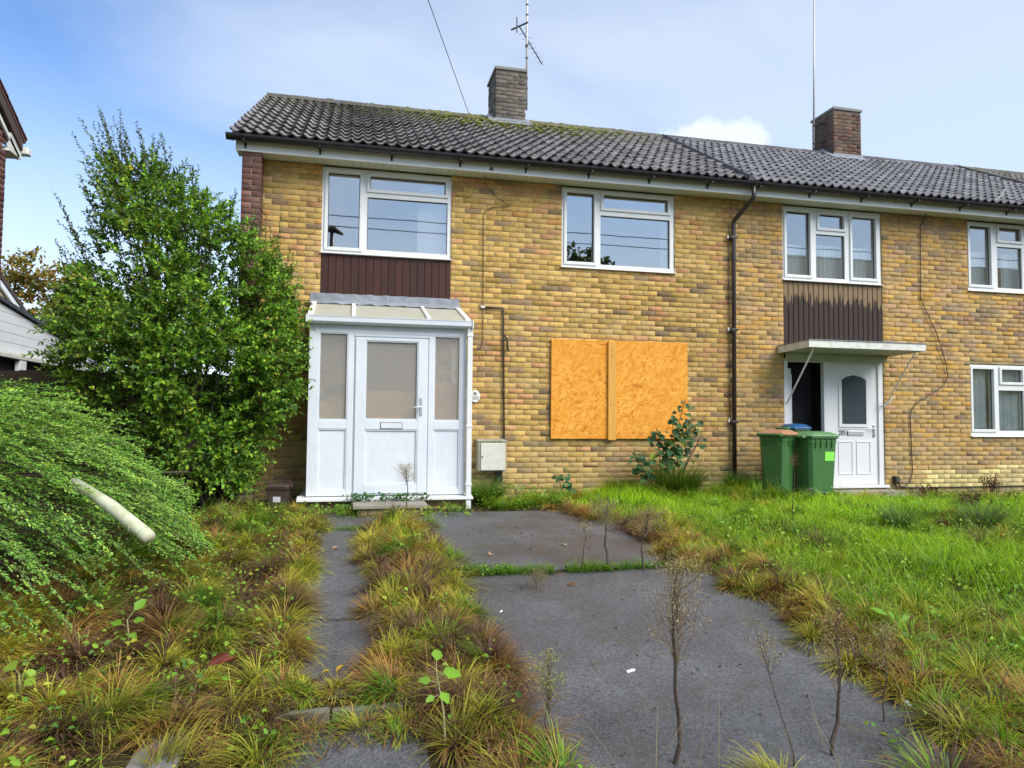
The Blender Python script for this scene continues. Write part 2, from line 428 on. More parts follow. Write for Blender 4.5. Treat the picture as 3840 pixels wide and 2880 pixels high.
# dark stain has flaked off the top of the boards in a ragged line with patches below it
h = t.math('ADD', t.math('MULTIPLY', t.math('SUBTRACT', z, 3.02), 2.4), t.math('SUBTRACT', t.math('MULTIPLY', n, 2.1), 1.0))
f = t.ramp(h, [(0.16, 0.0), (0.24, 1.0)])
t.set(t.mix(f, paint, bare), 0.72, spec=0.25); M['clad_peel'] = t.m
t = NT('strand_board'); p = t.pos(); x, y, z = t.sep(p)
def flakes(t, p, rot, sc, loc):
    return t.voro(t.mapping(t.mapping(p, (1, 1, 1), loc, (0, rot, 0)), (sc * 2.6, 1, sc * 0.8)), 1.0, 'F1', 'Color')
f1 = t.sep(flakes(t, p, 0.5, 13, (0, 0, 0)))[0]; f2 = t.sep(flakes(t, p, -0.7, 12, (3, 0, 5)))[1]; f3 = t.sep(flakes(t, p, 1.5, 12, (7, 0, 2)))[2]
pick = t.noise(p, 9, 3)
c = t.mix(t.ramp(pick, [(0.42, 0.0), (0.46, 1.0)]), f1, f2); c = t.mix(t.ramp(t.noise(p, 8, 3, 0.5, 1.0), [(0.5, 0.0), (0.54, 1.0)]), c, f3)
c = t.ramp(c, [(0.0, (0.46, 0.155, 0.014)), (0.10, (0.64, 0.25, 0.026)), (0.5, (0.76, 0.325, 0.042)), (1.0, (0.86, 0.42, 0.075))])
c = t.mix(t.ramp(t.noise(p, 2.5, 4), [(0.35, 0.0), (0.7, 0.5)]), c, (0.70, 0.28, 0.03))
t.set(c, 0.72, spec=0.2); M['osb'] = t.m
t = NT('pine_batten'); p = t.pos()
n = t.noise(t.mapping(p, (30, 30, 1.0)), 2, 5, 0.6); k = t.voro(t.mapping(p, (8, 8, 2.2)), 1.0)
c = t.mix(t.ramp(n, [(0.3, 0.0), (0.7, 1.0)]), (0.60, 0.28, 0.045), (0.72, 0.38, 0.08))
c = t.mix(t.ramp(k, [(0.05, 1.0), (0.13, 0.0)]), c, (0.16, 0.06, 0.015))
t.set(c, 0.6, spec=0.3); M['batten'] = t.m
M['door_white'] = m_plain('white_door', (0.72, 0.72, 0.73), 0.35, 0.2, 4, (0.6, 0.6, 0.58))
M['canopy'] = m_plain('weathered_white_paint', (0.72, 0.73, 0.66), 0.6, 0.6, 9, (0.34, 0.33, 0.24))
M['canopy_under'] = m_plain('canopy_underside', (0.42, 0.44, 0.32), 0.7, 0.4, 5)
M['chrome'] = m_plain('worn_chrome', (0.62, 0.63, 0.64), 0.3, 0.2, 30, metal=0.8)
M['steel_letter'] = m_plain('brushed_letterplate', (0.55, 0.57, 0.60), 0.4, 0.2, 30, metal=0.5)
M['black'] = m_plain('black_plastic', (0.012, 0.012, 0.013), 0.45)
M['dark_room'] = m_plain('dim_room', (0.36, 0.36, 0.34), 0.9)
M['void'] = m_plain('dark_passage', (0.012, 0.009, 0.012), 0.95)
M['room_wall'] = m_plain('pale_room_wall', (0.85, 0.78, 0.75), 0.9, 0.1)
t = NT('net_curtain'); p = t.pos()
n = t.noise(t.mapping(p, (26, 26, 0.8)), 1.2, 3, 0.5); n2 = t.voro(p, 26)
c = t.mix(t.ramp(n, [(0.35, 0.0), (0.65, 1.0)]), (0.70, 0.78, 0.78), (0.95, 0.97, 0.97))
c = t.mix(t.ramp(n2, [(0.3, 0.0), (0.6, 0.3)]), c, (0.55, 0.63, 0.63))
t.set(c, 0.9, spec=0.1); M['net'] = t.m
M['curtain_teal'] = m_plain('teal_curtain', (0.16, 0.30, 0.30), 0.9, 0.4, 14)
M['curtain_brown'] = m_plain('brown_curtain', (0.22, 0.12, 0.03), 0.9, 0.4, 14)
M['meter'] = m_plain('grp_meter_box', (0.62, 0.61, 0.53), 0.6, 0.5, 8, (0.36, 0.34, 0.26))
M['meter_side'] = m_plain('mossy_meter_box_side', (0.34, 0.33, 0.25), 0.7, 0.6, 8, (0.13, 0.12, 0.07))
M['copper'] = m_plain('painted_pipe', (0.055, 0.045, 0.035), 0.5, 0.6, 14, (0.13, 0.10, 0.07))
M['cable'] = m_plain('black_cable', (0.02, 0.018, 0.016), 0.6)
M['cable_brown'] = m_plain('brown_cable', (0.10, 0.055, 0.025), 0.6)
M['concrete'] = m_plain('old_concrete', (0.24, 0.235, 0.215), 0.9, 0.6, 7, (0.12, 0.12, 0.09), bump=0.4)
M['concrete_mossy'] = m_plain('mossy_concrete', (0.17, 0.165, 0.12), 0.95, 0.95, 9, (0.055, 0.065, 0.022), bump=0.5)
M['concrete_warm'] = m_plain('weathered_step', (0.30, 0.27, 0.22), 0.9, 0.6, 9, (0.14, 0.12, 0.09), bump=0.4)
M['bin_green'] = m_plain('green_bin', (0.055, 0.155, 0.045), 0.40, 0.5, 5, (0.085, 0.20, 0.075))
M['lid_green'] = m_plain('green_lid', (0.11, 0.25, 0.095), 0.42, 0.4, 6, (0.17, 0.32, 0.15))
M['lid_orange'] = m_plain('faded_orange_lid', (0.40, 0.185, 0.095), 0.6, 0.8, 6, (0.34, 0.25, 0.17))
M['lid_blue'] = m_plain('blue_lid', (0.015, 0.085, 0.22), 0.4, 0.5, 7, (0.03, 0.12, 0.26))
M['sticker_green'] = m_plain('lime_sticker', (0.27, 0.80, 0.10), 0.5, 0.1)
M['sticker_white'] = m_plain('white_sticker', (0.62, 0.62, 0.68), 0.5, 0.15, 40)
M['caddy'] = m_plain('brown_caddy', (0.062, 0.040, 0.032), 0.55, 0.5, 9, (0.12, 0.09, 0.07))
M['red_tile'] = m_plain('red_pantile', (0.12, 0.055, 0.045), 0.8, 0.5, 9)
M['verge_wood'] = m_plain('old_bargeboard', (0.075, 0.050, 0.040), 0.8, 0.5, 9)
M['white_clad'] = m_plain('white_weatherboard', (0.78, 0.80, 0.83), 0.5, 0.2, 3)
M['cream'] = m_plain('cream_render', (0.62, 0.55, 0.34), 0.8, 0.3)
M['fence'] = m_plain('dark_fence_board', (0.040, 0.026, 0.018), 0.9, 0.5, 9)
M['pvc_pipe'] = m_plain('algae_stained_white_pipe', (0.60, 0.61, 0.45), 0.5, 0.9, 7, (0.30, 0.34, 0.12))
M['white_scrap'] = m_plain('white_scrap', (0.80, 0.80, 0.80), 0.5, 0.1)
M['galv'] = m_plain('galvanised_mast', (0.55, 0.53, 0.52), 0.45, 0.6, 14, (0.40, 0.30, 0.22), metal=0.2)
M['aerial'] = m_plain('dark_aerial', (0.03, 0.03, 0.034), 0.5)
M['wood'] = m_plain('bark', (0.085, 0.062, 0.042), 0.9, 0.5, 20, (0.04, 0.03, 0.02))
M['timber_door'] = m_plain('brown_timber_door', (0.28, 0.15, 0.075), 0.5, 0.4, 7)
M['leaf'] = m_foliage('leaf', 0.32)
M['blade'] = m_foliage('grass_blade', 0.45, 0.6)
t = NT('asphalt'); p = t.pos()
n1 = t.noise(p, 1.4, 6, 0.62); n2 = t.noise(p, 110, 3, 0.7); n3 = t.voro(p, 62); n4 = t.noise(p, 3.4, 6, 0.7)
c = t.mix(t.ramp(n1, [(0.36, 0.0), (0.66, 1.0)]), (0.060, 0.060, 0.062), (0.108, 0.108, 0.114))
c = t.mix(1.0, c, t.ramp(n2, [(0.30, 0.42), (0.5, 1.0), (0.70, 1.85)]), 'MULTIPLY')
c = t.mix(1.0, c, t.ramp(t.noise(p, 42, 3, 0.7), [(0.32, 0.72), (0.5, 1.0), (0.68, 1.28)]), 'MULTIPLY')
c = t.mix(t.ramp(n3, [(0.0, 0.7), (0.20, 0.0)]), c, (0.30, 0.295, 0.285))
c = t.mix(t.ramp(t.noise(p, 9, 5, 0.75), [(0.63, 0.0), (0.70, 0.85)]), c, (0.028, 0.030, 0.018))
c = t.mix(t.ramp(n4, [(0.54, 0.0), (0.70, 0.7)]), c, (0.062, 0.068, 0.034))
c = t.mix(t.ramp(t.noise(t.mapping(p, (1, 1, 1), (5, 1, 0)), 16, 5, 0.75), [(0.66, 0.0), (0.71, 0.8)]), c, (0.026, 0.028, 0.018))
t.set(c, t.ramp(n1, [(0.35, 0.42), (0.7, 0.72)]), spec=0.45); t.bump(t.noise(p, 150, 3, 0.7), 0.55, 0.006); 
M['asphalt'] = t.m
t = NT('soil'); p = t.pos()
n1 = t.noise(p, 5, 6, 0.65); n2 = t.noise(p, 60, 4, 0.7)
c = t.mix(t.ramp(n1, [(0.35, 0.0), (0.65, 1.0)]), (0.030, 0.021, 0.013), (0.062, 0.050, 0.022))
c = t.mix(1.0, c, t.ramp(n2, [(0.3, 0.6), (0.7, 1.4)]), 'MULTIPLY')
t.set(c, 0.95, spec=0.1); t.bump(n2, 0.8, 0.02); M['soil'] = t.m

# ================================================================== GROUND
YS = [-400, -9.5, -8, -6, -4, -1.5, -0.5, 400]; ZS = [-.55, -.55, -.45, -.28, -.10, 0.0, 0.05, 0.05]
def sstep(a, b, x):
    t = np.clip((x - a) / (b - a), 0, 1); return t * t * (3 - 2 * t)
def terrain(x, y):
    x = np.asarray(x, float); y = np.asarray(y, float)
    z = np.interp(y, YS, ZS)
    lawn = sstep(3.02, 3.5, x)
    bump = 0.020 * np.sin(2.3 * x + 1.1 * y) + 0.016 * np.sin(1.1 * x - 2.9 * y + 1) + 0.012 * np.sin(5.1 * x + 3.7 * y)
    z = z + lawn * (0.05 + bump)
    z = z - 0.13 * sstep(-1.7, -0.5, y) * sstep(6.9, 7.5, x) * sstep(0.6, 0.3, y)
    left = sstep(-0.42, -0.9, x)
    z = z + left * (0.04 + bump * 1.3)
    strip = sstep(0.30, 0.45, x) * sstep(0.72, 0.58, x)
    z = z + strip * 0.03 * sstep(-1.3, -1.8, y)
    # lower landing of the path, one step down from the edging stones
    pit = sstep(-6.13, -6.19, y) * sstep(-0.60, -0.50, x) * sstep(0.66, 0.56, x)
    z = z - 0.045 * pit
    return z
def axis(lo, hi, step, far):
    a = list(np.arange(lo, hi + 1e-6, step))
    out, s, p = [], step, lo
    while p > -far: s *= 1.5; p -= s; out.append(p)
    pre = out[::-1]; out, s, p = [], step, hi
    while p < far: s *= 1.5; p += s; out.append(p)
    return np.array(pre + a + out)
gx, gy = axis(-5.0, 12.0, 0.11, 300), axis(-9.4, 0.4, 0.07, 300)
GX, GY = np.meshgrid(gx, gy)
GZ = terrain(GX, GY)
nx, ny = len(gx), len(gy)
idx = np.arange(nx * ny).reshape(ny, nx)
F = np.stack([idx[:-1, :-1], idx[:-1, 1:], idx[1:, 1:], idx[1:, :-1]], -1).reshape(-1, 4)
ground = link('ground', np_mesh('ground', np.stack([GX, GY, GZ], -1).reshape(-1, 3), [F], M['soil'], smooth=True))
tag(ground, 'brown garden soil under the weeds and grass', 'ground', kind='structure')

def sheet(name, x0, x1, y0, y1, lift, mat, wob=0.0, step=0.08, parent=None, edge=0.02):
    xs = np.arange(x0, x1 + step, step); ys = np.arange(y0, y1 + step, step)
    xs[-1] = x1; ys[-1] = y1
    X, Y = np.meshgrid(xs, ys)
    base = np.interp(Y, YS, ZS)
    Z = base + lift + wob * (np.sin(3.1 * X + 1.7 * Y) + np.sin(1.3 * X - 2.2 * Y))
    # ragged outer rim
    rim = (X == x0) | (X == x1) | (Y == y0) | (Y == y1)
    X = X + rim * 0.02 * np.sin(13 * Y + 5 * X); Y = Y + rim * 0.02 * np.sin(11 * X + 3 * Y)
    Z = np.where(rim, Z - edge, Z)
    i = np.arange(X.size).reshape(X.shape)
    f = np.stack([i[:-1, :-1], i[:-1, 1:], i[1:, 1:], i[1:, :-1]], -1).reshape(-1, 4)
    o = link(name, np_mesh(name, np.stack([X, Y, Z], -1).reshape(-1, 3), [f], mat, smooth=True), parent)
    return o
o = sheet('driveway', 0.66, 3.10, -8.8, -4.16, 0.014, M['asphalt'], 0.003); tag(o, 'dark grey asphalt driveway, the slab nearest the viewer', 'driveway', kind='structure')
o = sheet('driveway', 0.64, 3.14, -4.10, -1.16, 0.014, M['asphalt'], 0.003); tag(o, 'dark grey asphalt driveway slab nearer the house', 'driveway', kind='structure')
for a, b in ((-4.925, -1.12), (-6.06, -4.937)):
    o = sheet('path', -0.40, 0.34, a, b, 0.013, M['asphalt'], 0.002, edge=0.006)
    tag(o, {-1.12: 'narrow asphalt path leading to the porch', -4.937: 'short path slab next to the edging stones'}[b], 'path', kind='structure')
o = sheet('path', -0.46, 0.54, -9.0, -6.24, -0.030, M['asphalt'], 0.002); tag(o, 'lower landing of the asphalt path at the bottom edge', 'path', kind='structure')

# ================================================================== HOUSES
COURSE, BL, JT = 0.075, 0.225, 0.010
def in_open(xa, xb, z, ops):
    for (a, b, c, d) in ops:
        if z > c and z < d and xb > a and xa < b: return True
    return False
def lay(x0, x1, z0, z1, ops, r, stretch=BL):
    """courses of stretchers cut at openings: list of (xa, xb, za, zb, full)"""
    out = []
    n = int(round((z1 - z0) / COURSE))
    for k in range(n):
        za = z0 + k * COURSE; zb = za + COURSE - JT; zm = (za + zb) / 2
        cuts = sorted([(a, b) for (a, b, c, d) in ops if c < zm < d])
        segs, p = [], x0
        for a, b in cuts:
            if a > p: segs.append((p, min(a, x1)))
            p = max(p, b)
        if p < x1: segs.append((p, x1))
        off = (k % 2) * stretch / 2 + (0.0 if k % 7 else 0.03)
        for a, b in segs:
            q = math.floor((a - x0 - off) / stretch) * stretch + x0 + off
            while q < b - 0.005:
                xa, xb = max(q, a + (0.002 if q < a else 0)), min(q + stretch - JT, b)
                if xb - xa > 0.025: out.append((xa, xb, za, zb, xb - xa > stretch - JT - 1e-6))
                q += stretch
    return out
def brick_verts(w, h, ch=0.0025, dp=0.014, side='front'):
    a = [(ch, 0, ch), (w - ch, 0, ch), (w - ch, 0, h - ch), (ch, 0, h - ch)]
    b = [(0, ch, 0), (w, ch, 0), (w, ch, h), (0, ch, h)]
    c = [(0, dp, 0), (w, dp, 0), (w, dp, h), (0, dp, h)]
    return np.array(a + b + c)
BF = np.array([(0, 1, 2, 3)] + [(4 + i, 4 + (i + 1) % 4, (i + 1) % 4, i) for i in range(4)] + [(8 + i, 8 + (i + 1) % 4, 4 + (i + 1) % 4, 4 + i) for i in range(4)])
def pal_yellow(r, x, z):
    u = r.random() * (1.0 + 0.10 * math.sin(1.9 * z + 0.7 * x) * math.sin(0.8 * x + 2)); u = min(u, 0.999)
    band = 0.5 + 0.5 * math.sin(0.9 * x + 1.3) * math.cos(1.1 * z)
    if u < 0.42: c = np.array((0.47, 0.318, 0.100)) * (0.84 + 0.26 * r.random())
    elif u < 0.57: c = np.array((0.50, 0.345, 0.130)) * (0.88 + 0.2 * r.random())
    elif u < 0.72 + 0.04 * band: c = np.array((0.36, 0.245, 0.065)) * (0.85 + 0.35 * r.random())
    elif u < 0.87: c = np.array((0.42, 0.230, 0.100)) * (0.8 + 0.35 * r.random())
    elif u < 0.965: c = np.array((0.20, 0.140, 0.075)) * (0.75 + 0.5 * r.random())
    else: c = np.array((0.47, 0.255, 0.075)) * (0.9 + 0.25 * r.random())
    return (c * np.array((1.18, 1.13, 1.02)) + 0.016) * (0.95 + 0.08 * math.sin(0.6 * x + 0.4) + 0.03 * (z - 2.3))
def pal_tan(r, x, z):
    if z < 0.38 + 0.07 * math.sin(3 * x) and (x > 8.8 or x < 6.6) and z > 0.06:
        if r.random() < 0.88: return np.array((0.80, 0.68, 0.27)) * (0.85 + 0.25 * r.random())
    u = r.random()
    if u < 0.52: c = np.array((0.43, 0.285, 0.105)) * (0.86 + 0.26 * r.random())
    elif u < 0.72: c = np.array((0.46, 0.275, 0.065)) * (0.86 + 0.26 * r.random())
    elif u < 0.84: c = np.array((0.34, 0.245, 0.115)) * (0.8 + 0.3 * r.random())
    elif u < 0.93: c = np.array((0.37, 0.225, 0.125)) * (0.8 + 0.35 * r.random())
    else: c = np.array((0.24, 0.18, 0.11)) * (0.75 + 0.5 * r.random())
    k = 1.0 - 0.10 * max(0, 2.2 - z) / 2.2
    return (c * np.array((1.14, 1.11, 1.05)) + 0.018) * k
def pal_red(r, x, z):
    u = r.random()
    if u < 0.7: return np.array((0.135, 0.068, 0.056)) * (0.75 + 0.45 * r.random())
    return np.array((0.21, 0.105, 0.08)) * (0.8 + 0.4 * r.random())
def pal_chim(r, x, z):
    u = r.random()
    if u < 0.7: return np.array((0.125, 0.112, 0.095)) * (0.75 + 0.4 * r.random())
    return np.array((0.175, 0.155, 0.125)) * (0.8 + 0.35 * r.random())
def pal_chim2(r, x, z):
    u = r.random()
    if u < 0.7: return np.array((0.095, 0.070, 0.058)) * (0.75 + 0.5 * r.random())
    return np.array((0.15, 0.088, 0.062)) * (0.7 + 0.5 * r.random())

def set_bricks(parent, bricks, pal, y, n_single, score=None, name='brick', face='front', xface=0.0, seed=3, nvar=26, mat=None):
    """face 'front': bricks in the xz plane looking to -y; face 'left'/'right': in the yz plane (brick x runs along y)"""
    r = np.random.default_rng(seed)
    mat = mat or M['brick']
    cols = [pal(r, (b[0] + b[1]) / 2, b[2]) for b in bricks]
    def place(V):
        if face == 'front': return V
        if face == 'left': return np.stack([V[:, 1], -V[:, 0], V[:, 2]], -1)      # x_local runs to -y
        return np.stack([-V[:, 1], V[:, 0], V[:, 2]], -1)
    order = [i for i, b in enumerate(bricks) if b[4]]
    if score: order = sorted([i for i in order if score(bricks[i]) is not None], key=lambda i: -score(bricks[i]))
    single = set(order[:n_single])
    # shared meshes: nvar tints taken from the palette itself
    keys = sorted(single)
    if keys:
        C = np.array([cols[i] for i in keys]); pick = C[r.choice(len(C), min(nvar, len(C)), replace=False)]
        V0 = place(brick_verts(BL - JT, COURSE - JT))
        if face != 'front': V0 = place(brick_verts(bricks[keys[0]][1] - bricks[keys[0]][0], COURSE - JT))
        meshes = []
        for c in pick:
            V = V0 + r.normal(0, 0.0009, V0.shape)
            meshes.append(np_mesh(name, V, [BF], mat, np.tile(c, (len(V), 1))))
        for i in keys:
            k = int(np.argmin(((pick - cols[i]) ** 2).sum(1))) if r.random() < 0.8 else int(r.integers(len(pick)))
            b = bricks[i]
            o = bpy.data.objects.new(name, meshes[k]); COL.objects.link(o); o.parent = parent
            dy = r.normal(0, 0.0016)
            if face == 'front': P = np.array((b[0], y + dy, b[2]))
            elif face == 'left': P = np.array((xface + dy, -b[0] if False else y - 0, b[2])); P[1] = b[1]; P = np.array((xface + dy, b[1], b[2]))
            else: P = np.array((xface + dy, b[0], b[2]))
            o.location = P - ORG[parent]
    rest = [i for i in range(len(bricks)) if i not in single]
    if rest:
        Vs, Cs = [], []
        for i in rest:
            b = bricks[i]
            V = place(brick_verts(b[1] - b[0], b[3] - b[2]) + r.normal(0, 0.0009, (12, 3)))
            dy = r.normal(0, 0.0016)
            if face == 'front': P = np.array((b[0], y + dy, b[2]))
            elif face == 'left': P = np.array((xface + dy, b[1], b[2]))
            else: P = np.array((xface + dy, b[0], b[2]))
            Vs.append(V + P - ORG[parent]); Cs.append(np.tile(cols[i], (12, 1)))
        nb = len(rest)
        Fs = (BF[None] + (np.arange(nb) * 12)[:, None, None]).reshape(-1, 4)
        o = link(name + 's', np_mesh(name + 's', np.concatenate(Vs), [Fs], mat, np.concatenate(Cs)), parent)
        o['kind'] = 'stuff'

def wall_sheet(parent, x0, x1, z0, z1, ops, y, depth, mat, name='wall'):
    xs = sorted({x0, x1, *[a for o in ops for a in o[:2]]}); zs = sorted({z0, z1, *[a for o in ops for a in o[2:]]})
    xs = [x for x in xs if x0 <= x <= x1]; zs = [z for z in zs if z0 <= z <= z1]
    m = MB()
    for i in range(len(xs) - 1):
        for j in range(len(zs) - 1):
            xm, zm = (xs[i] + xs[i + 1]) / 2, (zs[j] + zs[j + 1]) / 2
            if any(a < xm < b and c < zm < d for a, b, c, d in ops): continue
            m.quad((xs[i], y, zs[j]), (xs[i + 1], y, zs[j]), (xs[i + 1], y, zs[j + 1]), (xs[i], y, zs[j + 1]))
    for a, b, c, d in ops:
        y2 = y + depth
        m.quad((a, y, c), (a, y2, c), (a, y2, d), (a, y, d)); m.quad((b, y, c), (b, y, d), (b, y2, d), (b, y2, c))
        m.quad((a, y, c), (b, y, c), (b, y2, c), (a, y2, c)); m.quad((a, y, d), (a, y2, d), (b, y2, d), (b, y, d))
    return m.build(name, mat, parent)

def dist_score(hide):
    def f(b):
        x, z = (b[0] + b[1]) / 2, b[2]
        for a, c, d, e in hide:
            if a < x < c and d < z < e: return None
        return -((x - CAM.x) ** 2 + CAM.y ** 2 + (z - CAM.z) ** 2)
    return f

# ---------- eaves line shared by the terrace
EY, EZ, RY, RZ = -0.40, 4.775, 3.33, 6.90
SL = math.hypot(RY - EY, RZ - EZ); PD = np.array((0, (RY - EY) / SL, (RZ - EZ) / SL)); PN = np.array((0, -PD[2], PD[1]))
GAUGE, TW, TL = SL / 13.0, 0.30, 0.41
def roof_pt(x, s, w=0.0): return np.array((x, EY, EZ)) + PD * s + PN * w
def tile_mesh(name, u0, u1, mat, shade, amp=0.019, lift=0.034, lipk=0.03):
    n = max(2, int(round((u1 - u0) / TW * 12)))
    us = np.linspace(u0, u1, n + 1)
    wv = amp * (np.cos(2 * np.pi * us / 0.15) + 0.22 * np.cos(4 * np.pi * us / 0.15))
    rows = []
    for v, w in ((0.0, lift - 0.024), (0.0, lift), (0.010, lift + 0.003), (TL, 0.004)):
        rows.append(np.array([np.array((u, 0, 0)) + PD * v + PN * (w + h) for u, h in zip(us, wv)]))
    V = np.concatenate(rows); k = n + 1
    Fq = []
    for a in (0, 2):
        for i in range(n): Fq.append((a * k + i, a * k + i + 1, (a + 1) * k + i + 1, (a + 1) * k + i))
    # lip strip between rows 1 and 2 is folded into the front face
    for i in range(n): Fq.append((k + i, k + i + 1, 2 * k + i + 1, 2 * k + i))
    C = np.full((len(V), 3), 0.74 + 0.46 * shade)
    C[:2 * k] *= np.repeat(np.clip(0.10 + lipk * (1 - wv / amp), 0.06, 1.0)[None], 2, 0).reshape(-1, 1)      # cut ends: algae tone, with the shadow line between rows painted in
    return np_mesh(name, V, [np.array(Fq)], mat, C, smooth=False)
def lay_roof(parent, xa, xb, mat, n_single, vis, seed, amp, lift, lipk=0.03):
    """xa(s), xb(s): left and right edges of the roof as functions of the distance up the slope"""
    r = np.random.default_rng(seed)
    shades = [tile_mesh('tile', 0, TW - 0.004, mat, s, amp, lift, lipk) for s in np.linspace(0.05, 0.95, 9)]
    jobs = []
    for k in range(13):
        s0 = k * GAUGE - 0.05
        left, right = xa(s0 + 0.15), xb(s0 + 0.15)
        q = left if k >= 0 else left
        base = math.floor((left - (-1.53)) / TW) * TW - 1.53
        x = base
        while x < right - 0.02:
            u0, u1 = max(0.0, left - x), min(TW - 0.004, right - x)
            if u1 - u0 > 0.02: jobs.append((x, s0, u0, u1))
            x += TW
    full = [j for j in jobs if j[2] == 0.0 and j[3] > TW - 0.0041]
    full.sort(key=lambda j: (roof_pt(j[0], j[1])[0] - CAM.x) ** 2 + (roof_pt(j[0], j[1])[1] - CAM.y) ** 2)
    single = set(full[:n_single])
    rest = []
    for j in jobs:
        P = roof_pt(j[0], j[1], r.normal(0, 0.002)) + np.array((r.normal(0, 0.002), 0, 0))
        if j in single:
            o = bpy.data.objects.new('tile', shades[int(r.integers(9))]); COL.objects.link(o); o.parent = parent
            o.location = P - ORG[parent]; o.rotation_euler = (r.normal(0, 0.006), r.normal(0, 0.004), r.normal(0, 0.004))
        else: rest.append((j, P))
    Vs, Fs, Cs, b = [], [], [], 0
    for j, P in rest:
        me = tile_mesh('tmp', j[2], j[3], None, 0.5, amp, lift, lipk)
        V = np.empty(len(me.vertices) * 3, np.float32); me.vertices.foreach_get('co', V); V = V.reshape(-1, 3)
        f = np.empty(len(me.polygons) * 4, np.int32); me.polygons.foreach_get('vertices', f); f = f.reshape(-1, 4)
        bpy.data.meshes.remove(me)
        Vs.append(V + P - ORG[parent]); Fs.append(f + b); b += len(V); k_ = len(V) // 4; c_ = np.full((len(V), 3), 0.74 + 0.46 * r.random()); c_[:2 * k_] *= 0.14; Cs.append(c_)  # lips of the joined tiles carry the same painted shadow line
    if Vs:
        o = link('tiles', np_mesh('tiles', np.concatenate(Vs), [np.concatenate(Fs)], mat, np.concatenate(Cs)), parent); o['kind'] = 'stuff'
def ridge_tiles(parent, xa, xb, mat, step=0.42):
    k = 0; x = xa
    while x < xb - 0.02:
        e = min(x + step - 0.006, xb)
        m = MB()
        n = 8
        vs, fs = [], []
        for t_, dz in ((x, 0.004 if k % 2 else 0.0), (e, 0.0)):
            for rr in (0.125, 0.108):
                for i in range(n + 1):
                    a = math.pi * i / n
                    vs.append((t_, RY - rr * math.cos(a), RZ - 0.035 + rr * 0.85 * math.sin(a) + dz))
        N = n + 1
        for i in range(n):
            fs.append((i, i + 1, 2 * N + i + 1, 2 * N + i)); fs.append((i, i + 1, N + i + 1, N + i)); fs.append((2 * N + i, 2 * N + i + 1, 3 * N + i + 1, 3 * N + i))
        m.add(vs, fs, (0.34 + 0.2 * random.random(),) * 3)
        m.build('ridge_tile', mat, parent)
        x += step; k += 1

def gutter_run(parent, x0, x1, end_left=False):
    m = MB(); n = 8; rr = 0.070; yc, zc = EY - 0.005, 4.742
    vs, fs = [], []
    for x in (x0, x1):
        for rad in (rr, rr - 0.005):
            for i in range(n + 1):
                a = math.pi * i / n
                vs.append((x, yc - rad * math.cos(a), zc - rad * math.sin(a)))
    N = n + 1
    for i in range(n):
        fs.append((i, i + 1, 2 * N + i + 1, 2 * N + i)); fs.append((N + i, N + i + 1, 3 * N + i + 1, 3 * N + i))
    fs.append((0, 2 * N, 3 * N, N)); fs.append((n, N + n, 3 * N + n, 2 * N + n))
    if end_left: fs.append(tuple(range(N)))
    m.add(vs, fs)
    g = m.build('gutter', M['gutter'], parent, smooth=False)
    x = x0 + 0.22
    while x < x1 - 0.1:
        b = MB(); b.box(x - 0.014, x + 0.014, yc - rr - 0.006, -0.302, zc - rr - 0.009, zc - rr + 0.004); b.box(x - 0.012, x + 0.012, -0.316, -0.303, zc - rr - 0.055, zc - rr - 0.0095)
        b.build('bracket', M['gutter'], g); x += 0.93
    return g

def make_window(house, x0, x1, z0, z1, lights, glass, sill=True, yf=0.018, w=0.052):
    """lights: (xa, xb, za, zb, opening) of the glazed areas. window > sash, pane, sill"""
    m = MB()
    m.box(x0, x0 + w, yf, yf + 0.07, z0, z1); m.box(x1 - w, x1, yf, yf + 0.07, z0, z1)
    m.box(x0 + w, x1 - w, yf + 0.001, yf + 0.07, z0, z0 + w); m.box(x0 + w, x1 - w, yf + 0.001, yf + 0.07, z1 - w, z1)
    # mullions and transoms fill what lies between the lights
    xs = sorted({x0 + w, x1 - w, *[v for l in lights for v in l[:2]]}); zs = sorted({z0 + w, z1 - w, *[v for l in lights for v in l[2:4]]})
    for i in range(len(xs) - 1):
        for j in range(len(zs) - 1):
            xm, zm = (xs[i] + xs[i + 1]) / 2, (zs[j] + zs[j + 1]) / 2
            if any(l[0] < xm < l[1] and l[2] < zm < l[3] for l in lights): continue
            m.box(xs[i], xs[i + 1], yf + 0.0015, yf + 0.066, zs[j], zs[j + 1])
    f = m.build('window', M['upvc'], house)
    for (xa, xb, za, zb, op) in lights:
        p = MB(); p.box(xa - 0.004, xb + 0.004, yf + 0.040, yf + 0.046, za - 0.004, zb + 0.004)
        p.build('pane', glass, f)
        if op:
            s = MB(); s.frame(xa - 0.045, xb + 0.045, za - 0.045, zb + 0.045, 0.045, yf - 0.020, yf - 0.0005); s.build('sash', M['upvc'], f, bevel=0.005)
        g = MB(); gw = 0.008
        g.frame(xa, xb, za, zb, gw, yf + 0.030, yf + 0.0395); g.build('gasket', M['black'], f)
    if sill:
        s = MB(); s.prism([(yf - 0.055, z0 - 0.022), (yf + 0.02, z0 - 0.022), (yf + 0.02, z0 - 0.001), (yf - 0.055, z0 - 0.010)], 'x', x0 - 0.02, x1 + 0.02)
        s.build('sill', M['upvc'], f, bevel=0.003)
    return f

